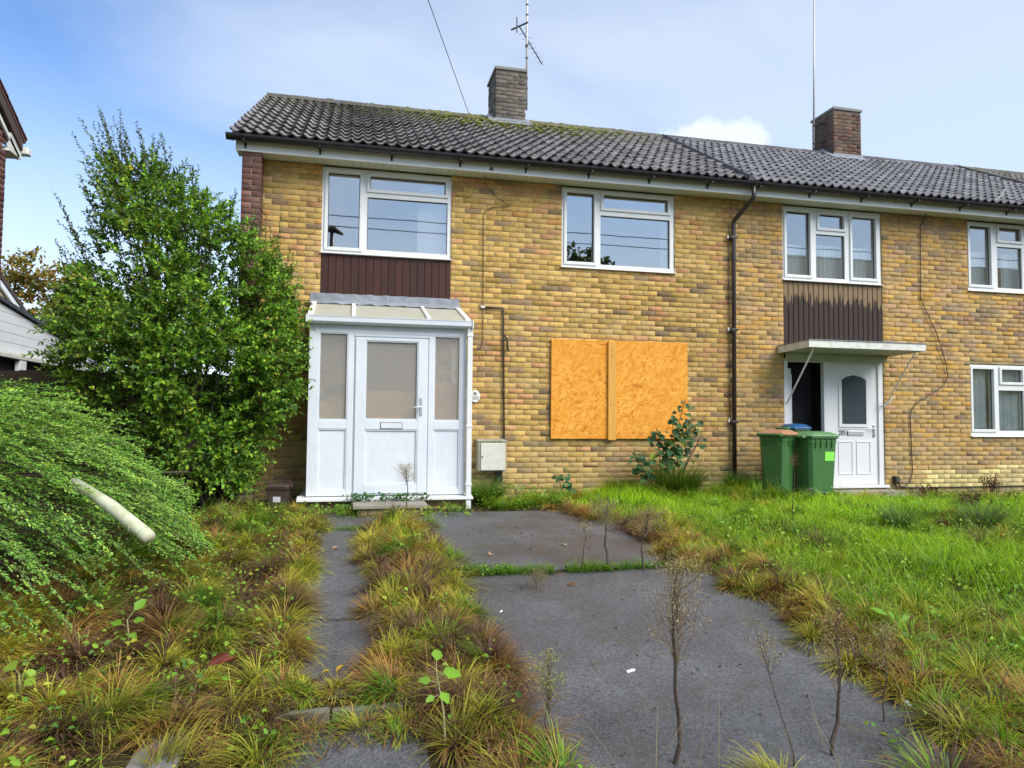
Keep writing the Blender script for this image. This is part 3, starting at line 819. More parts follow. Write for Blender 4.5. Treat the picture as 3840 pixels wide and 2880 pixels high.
# ------------------------------------------------------------------ house 1 (boarded-up window, porch)
H1 = thing('terraced_house', (2.2, 0, 0), 'yellow brick end terraced house with boarded ground floor window and white porch', 'house')
XB = 5.725
OP1 = [(-0.405, 1.36, 2.83, 4.60), (2.985, 4.77, 3.38, 4.60), (2.93, 4.86, 0.98, 2.24), (0.10, 1.0, 0.14, 2.16)]
wall_sheet(H1, -1.40, XB, -0.15, 4.60, OP1, 0.006, 0.11, M['mortar'])
b1 = lay(-1.165, XB, -0.125, 4.60, OP1, rng)
hide1 = [(-2, -0.3, -1, 3.0), (-0.65, 1.72, -1, 2.8), (2.75, 5.05, 0.85, 2.4), (-2, 6, -1, 0.33), (1.70, 2.25, 0.2, 0.9), (3.8, 4.8, 0, 1.0), (5.6, 5.8, 0, 5)]
set_bricks(H1, b1, pal_yellow, 0.0, 300, dist_score(hide1), seed=3)
# projecting gable pier of red brick
m = MB(); m.box(-1.391, -1.174, -0.271, 0.2, -0.15, 4.60); m.build('gable_pier', M['fascia'] if False else M['mortar_pale'], H1)
fin = []
for k in range(63):
    z = -0.125 + k * COURSE
    if k % 2: fin += [(-1.40, -1.2875, z, z + .065, True), (-1.2775, -1.165, z, z + .065, True)]
    else: fin += [(-1.40, -1.165, z, z + .065, True)]
fb = [b for b in fin if b[2] > 3.4]; fo = [b for b in fin if b[2] <= 3.4]
r_ = np.random.default_rng(9)
fm = {}
for b in fb:
    w = round(b[1] - b[0], 3)
    key = (w, int(r_.integers(5)))
    if key not in fm:
        fm[key] = np_mesh('red_brick', brick_verts(w, 0.065), [BF], M['brick'], np.tile(pal_red(r_, 0, 0), (12, 1)))
    o = bpy.data.objects.new('red_brick', fm[key]); COL.objects.link(o); o.parent = H1
    o.location = np.array((b[0], -0.28 + r_.normal(0, .0015), b[2])) - ORG[H1]
set_bricks(H1, [(b[0], b[1], b[2], b[3], False) for b in fo], pal_red, -0.28, 0, name='red_brick', seed=8)
side = []
for k in range(63):
    z = -0.125 + k * COURSE
    side.append((-0.262, -0.02, z, z + .065, False))
set_bricks(H1, side, pal_red, 0, 0, name='red_brick', face='right', xface=-1.165, seed=18)
# gable end and rear shell
m = MB(); m.add([(-1.398, -0.27, -0.15), (-1.398, 6.9, -0.15), (-1.398, 6.9, 4.62), (-1.398, RY, RZ - 0.06), (-1.398, -0.27, 4.70)], [(0, 1, 2, 3, 4)])
m.quad((-1.398, 6.9, -0.15), (XB, 6.9, -0.15), (XB, 6.9, 4.62), (-1.398, 6.9, 4.62)); m.build('gable_wall', M['brick'] if False else M['mortar'], H1)
# rooms behind the windows
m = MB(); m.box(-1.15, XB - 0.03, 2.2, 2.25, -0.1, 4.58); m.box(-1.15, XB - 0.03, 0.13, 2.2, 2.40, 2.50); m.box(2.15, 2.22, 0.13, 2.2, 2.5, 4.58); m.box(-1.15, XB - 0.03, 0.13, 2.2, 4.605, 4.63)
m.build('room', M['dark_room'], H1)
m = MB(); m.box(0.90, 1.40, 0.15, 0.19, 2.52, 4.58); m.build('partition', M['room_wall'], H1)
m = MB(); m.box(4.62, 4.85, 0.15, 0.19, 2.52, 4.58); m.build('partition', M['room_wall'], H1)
make_window(H1, -0.405, 1.36, 3.40, 4.575, [(-0.325, 0.095, 3.475, 4.50, True), (0.235, 1.275, 4.31, 4.495, True), (0.20, 1.31, 3.465, 4.20, False)], M['glass'])
make_window(H1, 2.99, 4.765, 3.395, 4.575, [(3.065, 3.485, 3.475, 4.50, True), (3.635, 4.665, 4.31, 4.50, True), (3.59, 4.70, 3.455, 4.195, False)], M['glass'])
make_window(H1, 2.94, 4.85, 0.99, 2.23, [(3.02, 3.50, 1.07, 2.15, True), (3.62, 4.77, 1.07, 2.15, False)], M['glass'], yf=0.05)
x = -0.405
while x < 1.355:
    e = min(x + 0.0985, 1.358)
    m = MB(); m.box(x + 0.0015, e, 0.004 + 0.002 * random.random(), 0.03, 2.83, 3.372); m.build('cladding_board', M['clad_red'], H1, bevel=0.004, seg=1); x += 0.1
m = MB(); m.box(0.14, 0.96, 0.05, 0.10, 0.16, 2.12); d = m.build('inner_door', M['timber_door'], H1, bevel=0.004)
# eaves
m = MB(); m.box(-1.48, XB, -0.30, -0.278, 4.580, 4.755); m.build('fascia', M['fascia'], H1, bevel=0.003)
m = MB(); m.quad((-1.164, -0.278, 4.598), (-1.164, 0.012, 4.598), (XB, 0.012, 4.598), (XB, -0.278, 4.598)); m.build('soffit', M['soffit'], H1)
m = MB(); m.box(-1.478, -1.168, -0.2775, -0.02, 4.601, 4.70); m.build('soffit_return', M['fascia'], H1)
roof1 = None
def xb1(s): return XB + 0.02 + 0.36 * s / SL
m = MB(); m.quad(roof_pt(-1.50, -0.04, -0.02), roof_pt(xb1(0), -0.04, -0.02), roof_pt(xb1(SL), SL, -0.02), roof_pt(-1.50, SL, -0.02))
m.quad((-1.50, RY, RZ - 0.02), (xb1(SL), RY, RZ - 0.02), (xb1(0), 2 * RY - EY, EZ), (-1.50, 2 * RY - EY, EZ))
roof1 = m.build('roof', M['underlay'], H1)
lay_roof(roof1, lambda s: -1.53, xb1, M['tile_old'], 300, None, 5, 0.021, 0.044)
ridge_tiles(roof1, -1.53, 6.06, M['tile_old'])
m = MB(); m.prism([(EY - 0.02, EZ - 0.02), (RY, RZ - 0.02), (RY, RZ - 0.13), (EY - 0.02, EZ - 0.12)], 'x', -1.52, -1.492, (0.6, 0.6, 0.6)); m.build('verge_board', M['tile_old'], roof1)
gutter_run(H1, -1.58, XB, True)
# downpipe with swan neck
g = MB(); g.tube([(5.86, -0.412, 4.68), (5.86, -0.412, 4.54), (5.85, -0.40, 4.49), (5.735, -0.075, 4.25), (5.725, -0.062, 4.20), (5.722, -0.062, 4.10), (5.712, -0.062, 0.05)], 0.034, 10)
dp = g.build('downpipe', M['downpipe'], H1, smooth=True)
for z in (3.98, 2.55, 1.15):
    c = MB(); c.box(5.665, 5.775, -0.100, -0.002, z - 0.02, z + 0.02); c.build('clip', M['downpipe'], dp, bevel=0.004)
    c = MB(); c.box(5.640, 5.664, -0.030, -0.003, z - 0.012, z + 0.045); c.build('mortar_plug', M['fascia'], dp, bevel=0.006)

def make_chimney(house, x0, x1, y0, y1, z0, z1, pal, seed, label=None):
    m = MB(); m.box(x0 + 0.008, x1 - 0.008, y0 + 0.008, y1 - 0.008, z0 - 0.5, z1 - 0.01)
    ch = m.build('chimney', M['mortar_dark'], house)
    fr, lf = [], []
    n = int((z1 - 0.09 - z0) / COURSE)
    for k in range(n + 1):
        z = z0 + k * COURSE
        if z + .065 > z1 - 0.07: break
        for (lst, a, b) in ((fr, x0, x1), (lf, y0 + 0.012, y1)):
            q = a - (k % 2) * 0.1125
            while q < b - 0.03:
                lst.append((max(q, a), min(q + 0.215, b), z, z + .065, True)); q += 0.225
    r = np.random.default_rng(seed)
    cache = {}
    for face, lst in (('front', fr), ('left', lf)):
        for b in lst:
            w = round(b[1] - b[0], 3); key = (face, w, int(r.integers(6)))
            if key not in cache:
                V = brick_verts(w, 0.065) + r.normal(0, .0014, (12, 3))
                if face == 'left': V = np.stack([V[:, 1], -V[:, 0], V[:, 2]], -1)
                cache[key] = np_mesh('brick', V, [BF], M['brick'], np.tile(pal(r, 0, 0), (12, 1)))
            o = bpy.data.objects.new('brick', cache[key]); COL.objects.link(o); o.parent = ch
            P = (b[0], y0 + r.normal(0, .002), b[2]) if face == 'front' else (x0 + r.normal(0, .002), b[1], b[2])
            o.location = np.array(P) - ORG[ch]
    m = MB()
    m.box(x0 - 0.025, x1 + 0.025, y0 - 0.025, y1 + 0.025, z1 - 0.075, z1 - 0.02); m.box(x0 + 0.02, x1 - 0.02, y0 + 0.02, y1 - 0.02, z1 - 0.0195, z1 + 0.01)
    m.build('cap', M['concrete'], ch, bevel=0.008)
    return ch
ch1 = make_chimney(H1, 2.585, 3.165, 3.0, 3.75, 6.45, 7.83, pal_chim, 31)
m = MB()
zf = lambda y: roof_pt(0, 0)[2] + (y - EY) * (RZ - EZ) / (RY - EY)
m.box(2.56, 3.19, 2.985, 2.9985, zf(2.99) + 0.02, zf(2.99) + 0.115)
m.quad((2.50, 2.84, zf(2.84) + 0.055), (3.25, 2.84, zf(2.84) + 0.055), (3.19, 2.986, zf(2.99) + 0.06), (2.56, 2.986, zf(2.99) + 0.06))
m.quad((2.46, 2.9, zf(2.9) + 0.06), (2.575, 2.9, zf(2.9) + 0.065), (2.575, 3.33, zf(3.33) + 0.14), (2.46, 3.33, zf(3.33) + 0.10))
m.quad((3.172, 2.9, zf(2.9) + 0.065), (3.29, 2.9, zf(2.9) + 0.06), (3.29, 3.33, zf(3.33) + 0.10), (3.172, 3.33, zf(3.33) + 0.14))
m.build('lead_flashing', M['lead'], ch1)
# moss cushions on the upper courses round the chimney
r = np.random.default_rng(4); Vs, Fs, Cs, b = [], [], [], 0
ico = bmesh.new(); bmesh.ops.create_icosphere(ico, subdivisions=1, radius=1.0)
IV = np.array([v.co[:] for v in ico.verts]); IF = np.array([[v.index for v in f.verts] for f in ico.faces]); ico.free()
for i in range(300):
    x = r.normal(2.95, 0.9); s = SL - abs(r.normal(0, 0.62)) - 0.02
    if s < 2.4 or x < -0.6 or x > 5.6: continue
    if 2.56 < x < 3.2 and s > SL - 0.36: continue
    sc = r.uniform(0.012, 0.042)
    s = round(s / GAUGE) * GAUGE - 0.04 + r.normal(0, 0.03)
    V = (IV + r.normal(0, 0.13, IV.shape)) * sc * np.array((r.uniform(0.9, 2.2), 1.0, 0.62)) + roof_pt(x, s, 0.045)
    Vs.append(V - ORG[H1]); Fs.append(IF + b); b += len(V); k = r.random(); Cs.append(np.tile(np.array((0.085, 0.10, 0.014)) * (1 - k) + np.array((0.24, 0.23, 0.04)) * k, (len(V), 1)))
for i in range(60):
    x = r.uniform(-1.4, 5.6); s = SL + 0.02
    if 2.5 < x < 3.25: continue
    sc = r.uniform(0.012, 0.026); ya = r.uniform(-0.07, 0.02)
    V = (IV + r.normal(0, 0.13, IV.shape)) * sc * np.array((r.uniform(1.2, 3.2), 1.0, 0.45)) + np.array((x, RY + ya, RZ - 0.035 + 0.106 * math.sqrt(max(0.0, 1 - (ya / 0.125) ** 2))))
    Vs.append(V - ORG[H1]); Fs.append(IF + b); b += len(V); k = r.random(); Cs.append(np.tile(np.array((0.10, 0.085, 0.03)) * (1 - k) + np.array((0.24, 0.20, 0.06)) * k, (len(V), 1)))
M['moss'] = m_foliage('moss', 0.1, 0.9)
o = link('moss', np_mesh('moss', np.concatenate(Vs), [np.concatenate(Fs)], M['moss'], np.concatenate(Cs)), H1); o['kind'] = 'stuff'

# ------------------------------------------------------------------ house 2 (number 205)
H2 = thing('terraced_house', (9.0, 0, 0), 'tan brick mid terraced house with white door under a flat canopy', 'house')
X2 = 13.25
OP2 = [(6.615, 8.43, 0.10, 4.60), (10.115, 11.90, 3.38, 4.60), (10.11, 11.90, 0.95, 2.16)]
wall_sheet(H2, XB, X2, -0.15, 4.60, OP2, 0.006, 0.11, M['mortar'])
b2 = lay(XB + 0.010, X2, -0.125, 4.60, OP2, rng)
set_bricks(H2, b2, pal_tan, 0.0, 300, dist_score([(6.0, 7.1, -1, 1.1), (5, 13, -1, 0.1), (5.7, 5.80, 0, 5)]), seed=13)
m = MB(); m.quad((XB, 6.9, -0.15), (X2 + 6, 6.9, -0.15), (X2 + 6, 6.9, 4.62), (XB, 6.9, 4.62)); m.build('rear_wall', M['mortar'], H2)
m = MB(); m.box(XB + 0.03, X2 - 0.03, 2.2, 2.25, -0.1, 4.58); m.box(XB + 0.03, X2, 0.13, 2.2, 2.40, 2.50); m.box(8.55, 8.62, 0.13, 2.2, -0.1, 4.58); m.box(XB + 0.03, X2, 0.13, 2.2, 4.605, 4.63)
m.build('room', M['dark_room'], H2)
def curtain(x0, x1, z0, z1, y, mat, name='curtain', waves=9, amp=0.018):
    n = waves * 4; m = MB(); vs, fs = [], []
    for i in range(n + 1):
        x = x0 + (x1 - x0) * i / n; yy = y + amp * math.sin(2 * math.pi * i / 4 + 0.6 * math.sin(i))
        vs += [(x, yy, z0), (x, yy, z1)]
    for i in range(n): fs.append((2 * i, 2 * i + 2, 2 * i + 3, 2 * i + 1))
    m.add(vs, fs); return m.build(name, mat, H2, smooth=True)
make_window(H2, 6.62, 8.42, 3.40, 4.575, [(6.69, 7.11, 3.48, 4.49, True), (7.285, 7.73, 4.265, 4.48, True), (7.225, 7.75, 3.455, 4.16, False), (7.885, 8.325, 3.49, 4.48, True)], M['glass_net'])
curtain(6.66, 7.16, 3.42, 4.00, 0.16, M['net'], 'net_curtain', 8); curtain(7.34, 8.40, 3.42, 4.02, 0.16, M['net'], 'net_curtain', 14)
make_window(H2, 10.12, 11.90, 3.40, 4.575, [(10.175, 10.60, 3.50, 4.50, True), (10.78, 11.24, 4.29, 4.51, True), (10.74, 11.26, 3.47, 4.18, False), (11.42, 11.84, 3.50, 4.50, True)], M['glass_net'])
curtain(10.15, 10.62, 3.42, 4.1, 0.16, M['net'], 'net_curtain', 7); curtain(10.74, 10.95, 3.42, 4.1, 0.15, M['curtain_brown'], 'curtain', 4); curtain(10.97, 11.88, 3.42, 4.1, 0.17, M['net'], 'net_curtain', 11)
make_window(H2, 10.115, 11.90, 0.955, 2.145, [(10.165, 10.59, 1.06, 2.07, True), (10.76, 11.19, 1.86, 2.07, True), (10.70, 11.22, 1.04, 1.72, False), (11.40, 11.84, 1.06, 2.07, True)], M['glass_net'])
curtain(10.13, 10.53, 0.98, 2.10, 0.110, M['net'], 'net_curtain', 7); curtain(10.72, 11.86, 0.98, 2.10, 0.110, M['net'], 'net_curtain', 17)
x = 6.62
while x < 8.40:
    e = min(x + 0.0885, 8.425)
    m = MB(); m.box(x + 0.004, e - 0.002, 0.010 + 0.003 * random.random(), 0.04, 2.30, 3.368); m.build('cladding_board', M['clad_peel'], H2, bevel=0.006, seg=1); x += 0.0905
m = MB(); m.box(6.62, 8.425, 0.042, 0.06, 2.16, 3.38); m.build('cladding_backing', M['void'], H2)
# door set: white composite door right, open store to the left
m = MB()
m.box(6.618, 6.70, 0.03, 0.10, 0.12, 2.16); m.box(7.335, 7.44, 0.018, 0.10, 0.12, 2.16); m.box(8.335, 8.425, 0.018, 0.10, 0.12, 2.16)
m.box(7.44, 8.335, 0.020, 0.10, 2.09, 2.16); m.box(6.70, 7.335, 0.032, 0.10, 2.10, 2.16); m.build('door_frame', M['door_white'], H2, bevel=0.004)
m = MB(); m.box(7.40, 8.47, -0.045, 0.10, 0.118, 0.160); m.build('threshold', M['door_white'], H2, bevel=0.004)
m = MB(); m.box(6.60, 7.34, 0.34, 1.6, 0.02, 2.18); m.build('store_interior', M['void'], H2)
m = MB(); m.box(6.705, 6.80, 0.10, 0.14, 0.12, 2.0); m.frame(6.715, 6.81, 0.2, 1.9, 0.012, 0.092, 0.0995); m.build('store_door', M['door_white'], H2)
dm = MB(); dm.box(7.442, 8.333, 0.045, 0.095, 0.165, 2.086)
door = dm.build('door', M['door_white'], H2)
# glazing with a pointed head
gl = [(7.665, 1.13), (8.115, 1.13), (8.115, 1.84), (8.03, 1.885), (7.89, 1.915), (7.75, 1.885), (7.665, 1.84)]
m = MB(); m.prism(gl, 'y', 0.036, 0.0445); m.build('door_glass', M['dark_obscure'], door)
fr_o = [(7.615, 1.08), (8.165, 1.08), (8.165, 1.865), (8.05, 1.93), (7.89, 1.965), (7.73, 1.93), (7.615, 1.865)]
m = MB(); n = len(gl)
for y_ in (0.028,):
    vs = [(p[0], y_, p[1]) for p in fr_o] + [(p[0], y_, p[1]) for p in gl] + [(p[0], 0.0446, p[1]) for p in fr_o] + [(p[0], 0.040, p[1]) for p in gl]
    fs = []
    for i in range(n):
        j = (i + 1) % n
        fs += [(i, j, n + j, n + i), (2 * n + i, 2 * n + j, j, i), (n + i, n + j, 3 * n + j, 3 * n + i)]
    m.add(vs, fs)
m.build('glazing_bead', M['door_white'], door)
for xa, xb_ in ((7.60, 7.87), (7.93, 8.20)):
    m = MB(); m.frame(xa, xb_, 0.33, 0.86, 0.022, 0.036, 0.0445); m.build('door_panel', M['door_white'], door, bevel=0.006)
m = MB(); m.box(7.60, 8.18, 0.036, 0.0445, 1.045, 1.058); m.build('door_rail_bead', M['door_white'], door)
m = MB(); m.box(7.775, 8.065, 0.034, 0.0445, 0.945, 1.02); m.build('letter_plate', M['steel_letter'], door, bevel=0.004)
m = MB(); m.box(8.24, 8.275, 0.034, 0.0445, 0.92, 1.12); m.build('lock_plate', M['chrome'], door, bevel=0.003)
m = MB(); m.tube([(8.258, 0.036, 1.06), (8.258, 0.0, 1.06), (8.25, -0.006, 1.06), (8.15, -0.006, 1.055)], 0.009, 8); m.box(8.245, 8.27, 0.024, 0.034, 0.94, 0.985); m.build('door_handle', M['chrome'], door)
def text_mesh(body, size, loc, mat, parent, name, extrude=0.002, sx=1.0, rot=(math.pi / 2, 0, 0)):
    cu = bpy.data.curves.new(name, 'FONT'); cu.body = body; cu.size = size; cu.extrude = extrude; cu.align_x = 'CENTER'; cu.align_y = 'CENTER'
    tmp = bpy.data.objects.new(name, cu); COL.objects.link(tmp)
    me = bpy.data.meshes.new_from_object(tmp.evaluated_get(bpy.context.evaluated_depsgraph_get()))
    bpy.data.objects.remove(tmp)
    V = np.empty(len(me.vertices) * 3, np.float32); me.vertices.foreach_get('co', V); V = V.reshape(-1, 3)
    V = np.stack([V[:, 0] * sx + loc[0], loc[1] - V[:, 2], V[:, 1] + loc[2]], -1) - ORG[parent]
    me.vertices.foreach_set('co', V.astype(np.float32).ravel()); me.update(); me.materials.clear(); me.materials.append(mat)
    o = link(name, me, parent); return o
text_mesh('205', 0.112, (7.672, 0.041, 0.985), M['black'], door, 'door_number', 0.002, 0.84)
m = MB(); m.box(7.762, 7.774, 0.034, 0.0445, 0.95, 1.02); m.build('letter_plate_edge', M['black'], door)
m = MB(); m.box(6.64, 8.50, -0.34, 0.008, 0.0, 0.095); m.build('doorstep', M['concrete_warm'], H2, bevel=0.01)
# eaves and roof
m = MB(); m.box(XB + 0.002, X2 + 6, -0.30, -0.278, 4.580, 4.755); m.build('fascia', M['fascia'], H2, bevel=0.003)
m = MB(); m.quad((XB, -0.278, 4.598), (XB, 0.012, 4.598), (X2 + 6, 0.012, 4.598), (X2 + 6, -0.278, 4.598)); m.build('soffit', M['soffit'], H2)
m = MB(); m.quad(roof_pt(xb1(0), -0.04, -0.02), roof_pt(X2, -0.04, -0.02), roof_pt(X2, SL, -0.02), roof_pt(xb1(SL), SL, -0.02))
m.quad((xb1(SL), RY, RZ - 0.02), (X2, RY, RZ - 0.02), (X2, 2 * RY - EY, EZ), (xb1(0), 2 * RY - EY, EZ))
roof2 = m.build('roof', M['underlay'], H2)
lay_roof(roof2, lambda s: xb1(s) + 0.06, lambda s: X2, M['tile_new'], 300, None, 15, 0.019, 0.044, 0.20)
ridge_tiles(roof2, 6.16, X2, M['tile_new'], 0.45)
m = MB()
for w0, w1, h in ((-0.045, 0.075, 0.062),):
    P0, P1 = roof_pt(xb1(0) + 0.02, -0.06), roof_pt(xb1(SL) + 0.02, SL)
    for (a, b_, hh, h2) in ((w0, w0 + 0.03, 0.045, 0.085), (w0 + 0.03, w1, 0.085, 0.06)):
        vs = []
        for P in (P0, P1):
            vs += [P + np.array((a, 0, 0)) + PN * hh, P + np.array((b_, 0, 0)) + PN * h2, P + np.array((b_, 0, 0)) + PN * 0.01, P + np.array((a, 0, 0)) + PN * 0.01]
        m.add(vs, [(0, 1, 5, 4), (1, 2, 6, 5), (3, 0, 4, 7), (0, 3, 2, 1), (4, 5, 6, 7)], (0.18, 0.18, 0.24) if a < -0.03 else (0.95, 0.95, 1.05))
m.build('bonding_strip', M['tile_new'], roof2)
gutter_run(H2, XB + 0.002, X2 + 6)
ch2 = make_chimney(H2, 9.87, 10.53, 3.0, 3.72, 6.45, 7.84, pal_chim2, 41)
m = MB()
m.box(9.845, 10.555, 2.985, 2.9985, zf(2.99) + 0.02, zf(2.99) + 0.12); m.quad((9.78, 2.82, zf(2.82) + 0.06), (10.62, 2.82, zf(2.82) + 0.06), (10.555, 2.986, zf(2.99) + 0.065), (9.845, 2.986, zf(2.99) + 0.065))
m.quad((9.75, 2.9, zf(2.9) + 0.06), (9.86, 2.9, zf(2.9) + 0.065), (9.86, 3.33, zf(3.33) + 0.14), (9.75, 3.33, zf(3.33) + 0.10))
m.build('lead_flashing', M['lead'], ch2)
# house 3: only its roof shows past the party wall
H3 = thing('terraced_house', (16.5, 0, 0), 'next house along the terrace, only its dark roof showing at the right edge', 'house')
m = MB(); m.box(X2 + 0.002, X2 + 6, 0.0, 6.9, -0.15, 4.60); m.build('wall', M['mortar'], H3)
m = MB(); m.quad(roof_pt(X2, -0.04, -0.02), roof_pt(X2 + 6, -0.04, -0.02), roof_pt(X2 + 6, SL, -0.02), roof_pt(X2, SL, -0.02))
m.quad((X2, RY, RZ - 0.02), (X2 + 6, RY, RZ - 0.02), (X2 + 6, 2 * RY - EY, EZ), (X2, 2 * RY - EY, EZ)); roof3 = m.build('roof', M['underlay'], H3)
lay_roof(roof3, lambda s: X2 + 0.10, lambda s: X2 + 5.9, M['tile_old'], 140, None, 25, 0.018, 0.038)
ridge_tiles(roof3, X2 + 0.02, X2 + 5.9, M['tile_old'], 0.45)
m = MB(); m.prism([(EY - 0.02, EZ + 0.02), (RY, RZ + 0.02), (RY, RZ + 0.10), (EY - 0.02, EZ + 0.10)], 'x', X2 - 0.02, X2 + 0.09, (0.6, 0.6, 0.6)); m.build('verge_strip', M['tile_old'], roof3)

M['cardboard'] = m_plain('cardboard', (0.50, 0.27, 0.12), 0.8, 0.3)
# ================================================================== PORCH
PO = thing('porch', (0.5, -0.9, 0), 'white plastic lean-to porch with lead flashing and obscured glass door', 'porch')
PY = -0.90
WD = M['upvc_dirty']
m = MB()
# outer frame and posts of the front screen
m.box(-0.482, -0.36, PY, PY + 0.07, 0.205, 2.298); m.box(1.375, 1.452, PY, PY + 0.07, 0.205, 2.298)
m.box(-0.36, 1.375, PY + 0.001, PY + 0.07, 2.20, 2.298)
m.box(0.056, 0.090, PY + 0.012, PY + 0.068, 0.21, 2.164); m.box(0.944, 0.974, PY + 0.012, PY + 0.068, 0.21, 2.164); m.box(0.091, 0.943, PY + 0.012, PY + 0.068, 2.135, 2.164); m.box(0.091, 0.943, PY + 0.0125, PY + 0.068, 0.21, 0.245)
m.box(-0.02, 0.055, PY, PY + 0.07, 0.205, 2.2); m.box(0.975, 1.045, PY, PY + 0.07, 0.205, 2.2)
m.box(-0.36, -0.02, PY + 0.001, PY + 0.07, 0.205, 0.275); m.box(1.045, 1.375, PY + 0.001, PY + 0.07, 0.205, 0.275)
m.box(-0.36, -0.02, PY + 0.001, PY + 0.07, 1.02, 1.13); m.box(1.045, 1.375, PY + 0.001, PY + 0.07, 1.02, 1.13)
m.box(0.055, 0.975, PY + 0.001, PY + 0.07, 2.165, 2.2)
# side screens
for xa, xb_ in ((-0.482, -0.412), (1.382, 1.452)):
    m.box(xa + 0.001, xb_, PY + 0.07, -0.01, 0.205, 0.275); m.box(xa + 0.001, xb_, PY + 0.07, -0.01, 1.02, 1.13); m.box(xa + 0.001, xb_, PY + 0.07, -0.01, 2.20, 2.27); m.box(xa, xb_, -0.08, -0.009, 0.275, 2.62)
m.build('frame', WD, PO, bevel=0.006)
for xa, xb_ in ((-0.36, -0.02), (1.045, 1.375)):
    g = MB(); g.box(xa - 0.002, xb_ + 0.002, PY + 0.030, PY + 0.044, 1.128, 2.202); g.build('pane', M['obscure'], PO)
    g = MB(); g.box(xa - 0.002, xb_ + 0.002, PY + 0.022, PY + 0.046, 0.273, 1.022); g.build('lower_panel', WD, PO)
    g = MB(); g.frame(xa, xb_, 1.13, 2.20, 0.012, PY + 0.006, PY + 0.0295); g.build('glazing_bead', WD, PO, bevel=0.003)
    g = MB(); g.frame(xa, xb_, 0.275, 1.02, 0.014, PY + 0.006, PY + 0.0215); g.build('panel_bead', WD, PO, bevel=0.004)
for xs in (-0.447, 1.417):
    g = MB(); g.box(xs - 0.006, xs + 0.006, PY + 0.07, -0.08, 1.13, 2.2); g.build('side_pane', M['obscure'], PO)
    g = MB(); g.box(xs - 0.012, xs + 0.012, PY + 0.07, -0.08, 0.275, 1.02); g.build('side_panel', WD, PO)
    # triangular cheek under the roof slope
    g = MB(); g.prism([(PY + 0.02, 2.271), (-0.01, 2.271), (-0.01, 2.66), (PY + 0.02, 2.315)], 'x', xs - 0.008, xs + 0.008); g.build('roof_cheek', WD, PO)
# door leaf
m = MB()
dx0, dx1, dz0, dz1 = 0.075, 0.958, 0.232, 2.150
m.box(dx0, 0.195, PY - 0.012, PY + 0.0115, dz0, dz1); m.box(0.842, dx1, PY - 0.012, PY + 0.0115, dz0, dz1)
m.box(0.195, 0.842, PY - 0.011, PY + 0.0115, 2.115, dz1); m.box(0.195, 0.842, PY - 0.011, PY + 0.0115, 1.015, 1.135); m.box(0.195, 0.842, PY - 0.011, PY + 0.0115, dz0, 0.335)
dr = m.build('door', WD, PO, bevel=0.005)
g = MB(); g.box(0.193, 0.844, PY + 0.018, PY + 0.032, 1.133, 2.117); g.build('door_glass', M['obscure'], dr)
g = MB(); g.box(0.193, 0.844, PY + 0.012, PY + 0.034, 0.333, 1.017); g.build('door_panel', WD, dr)
g = MB(); g.frame(0.195, 0.842, 0.335, 1.015, 0.018, PY - 0.004, PY + 0.0115); g.build('panel_bead', WD, dr, bevel=0.005)
g = MB(); g.frame(0.195, 0.842, 1.135, 2.115, 0.014, PY - 0.004, PY + 0.0175); g.build('glazing_bead', WD, dr, bevel=0.004)
g = MB(); g.frame(0.392, 0.652, 1.030, 1.100, 0.010, PY - 0.022, PY - 0.0125); g.box(0.402, 0.642, PY - 0.020, PY - 0.0122, 1.040, 1.090); lp = g.build('letter_plate', WD, dr, bevel=0.003)
g = MB(); g.frame(0.386, 0.658, 1.024, 1.106, 0.006, PY - 0.0165, PY - 0.0121); g.build('letter_plate_seal', M['black'], dr)
g = MB(); g.box(0.868, 0.900, PY - 0.022, PY - 0.0125, 1.19, 1.42); g.build('lock_plate', M['chrome'], dr, bevel=0.004)
g = MB(); g.tube([(0.884, PY - 0.02, 1.30), (0.884, PY - 0.055, 1.30), (0.876, PY - 0.062, 1.30), (0.77, PY - 0.062, 1.292)], [0.010, 0.010, 0.010, 0.008], 8); g.build('door_handle', M['upvc'], dr, smooth=True)
g = MB(); g.box(-0.40, 1.37, PY + 0.08, -0.02, 0.2, 0.212); g.build('floor', M['timber_door'], PO)
g = MB(); g.box(0.16, 0.90, -0.74, -0.45, 0.213, 1.50); g.build('stored_box', M['cardboard'], PO)
g = MB(); g.box(-0.36, -0.02, -0.70, -0.45, 0.213, 1.36); g.build('stored_box', M['cardboard'], PO)
g = MB(); g.box(1.05, 1.36, -0.70, -0.5, 0.213, 1.62); g.build('stored_box', M['cardboard'], PO)
# sill, plinth bricks
g = MB(); g.prism([(PY - 0.10, 0.150), (PY + 0.08, 0.150), (PY + 0.08, 0.2045), (PY - 0.10, 0.180)], 'x', -0.585, 1.545); g.box(-0.56, -0.40, PY + 0.081, -0.01, 0.152, 0.2045); g.box(1.37, 1.53, PY + 0.081, -0.01, 0.152, 0.2045); g.build('sill', M['upvc'], PO, bevel=0.004)
m = MB(); m.box(-0.49, 1.46, PY + 0.012, -0.02, -0.12, 0.1495); pl = m.build('plinth', M['mortar'], PO)
r_ = np.random.default_rng(55)
for k in range(3):
    q = -0.50 - (k % 2) * 0.11
    while q < 1.46:
        a, b_ = max(q, -0.50), min(q + 0.215, 1.47)
        if b_ - a > 0.04:
            me = np_mesh('brick', brick_verts(b_ - a, 0.065), [BF], M['brick'], np.tile(pal_yellow(r_, 0, 0.5) * 0.8, (12, 1)))
            o = bpy.data.objects.new('brick', me); COL.objects.link(o); o.parent = pl; o.location = np.array((a, PY, -0.08 + k * 0.075)) - ORG[pl]
        q += 0.225
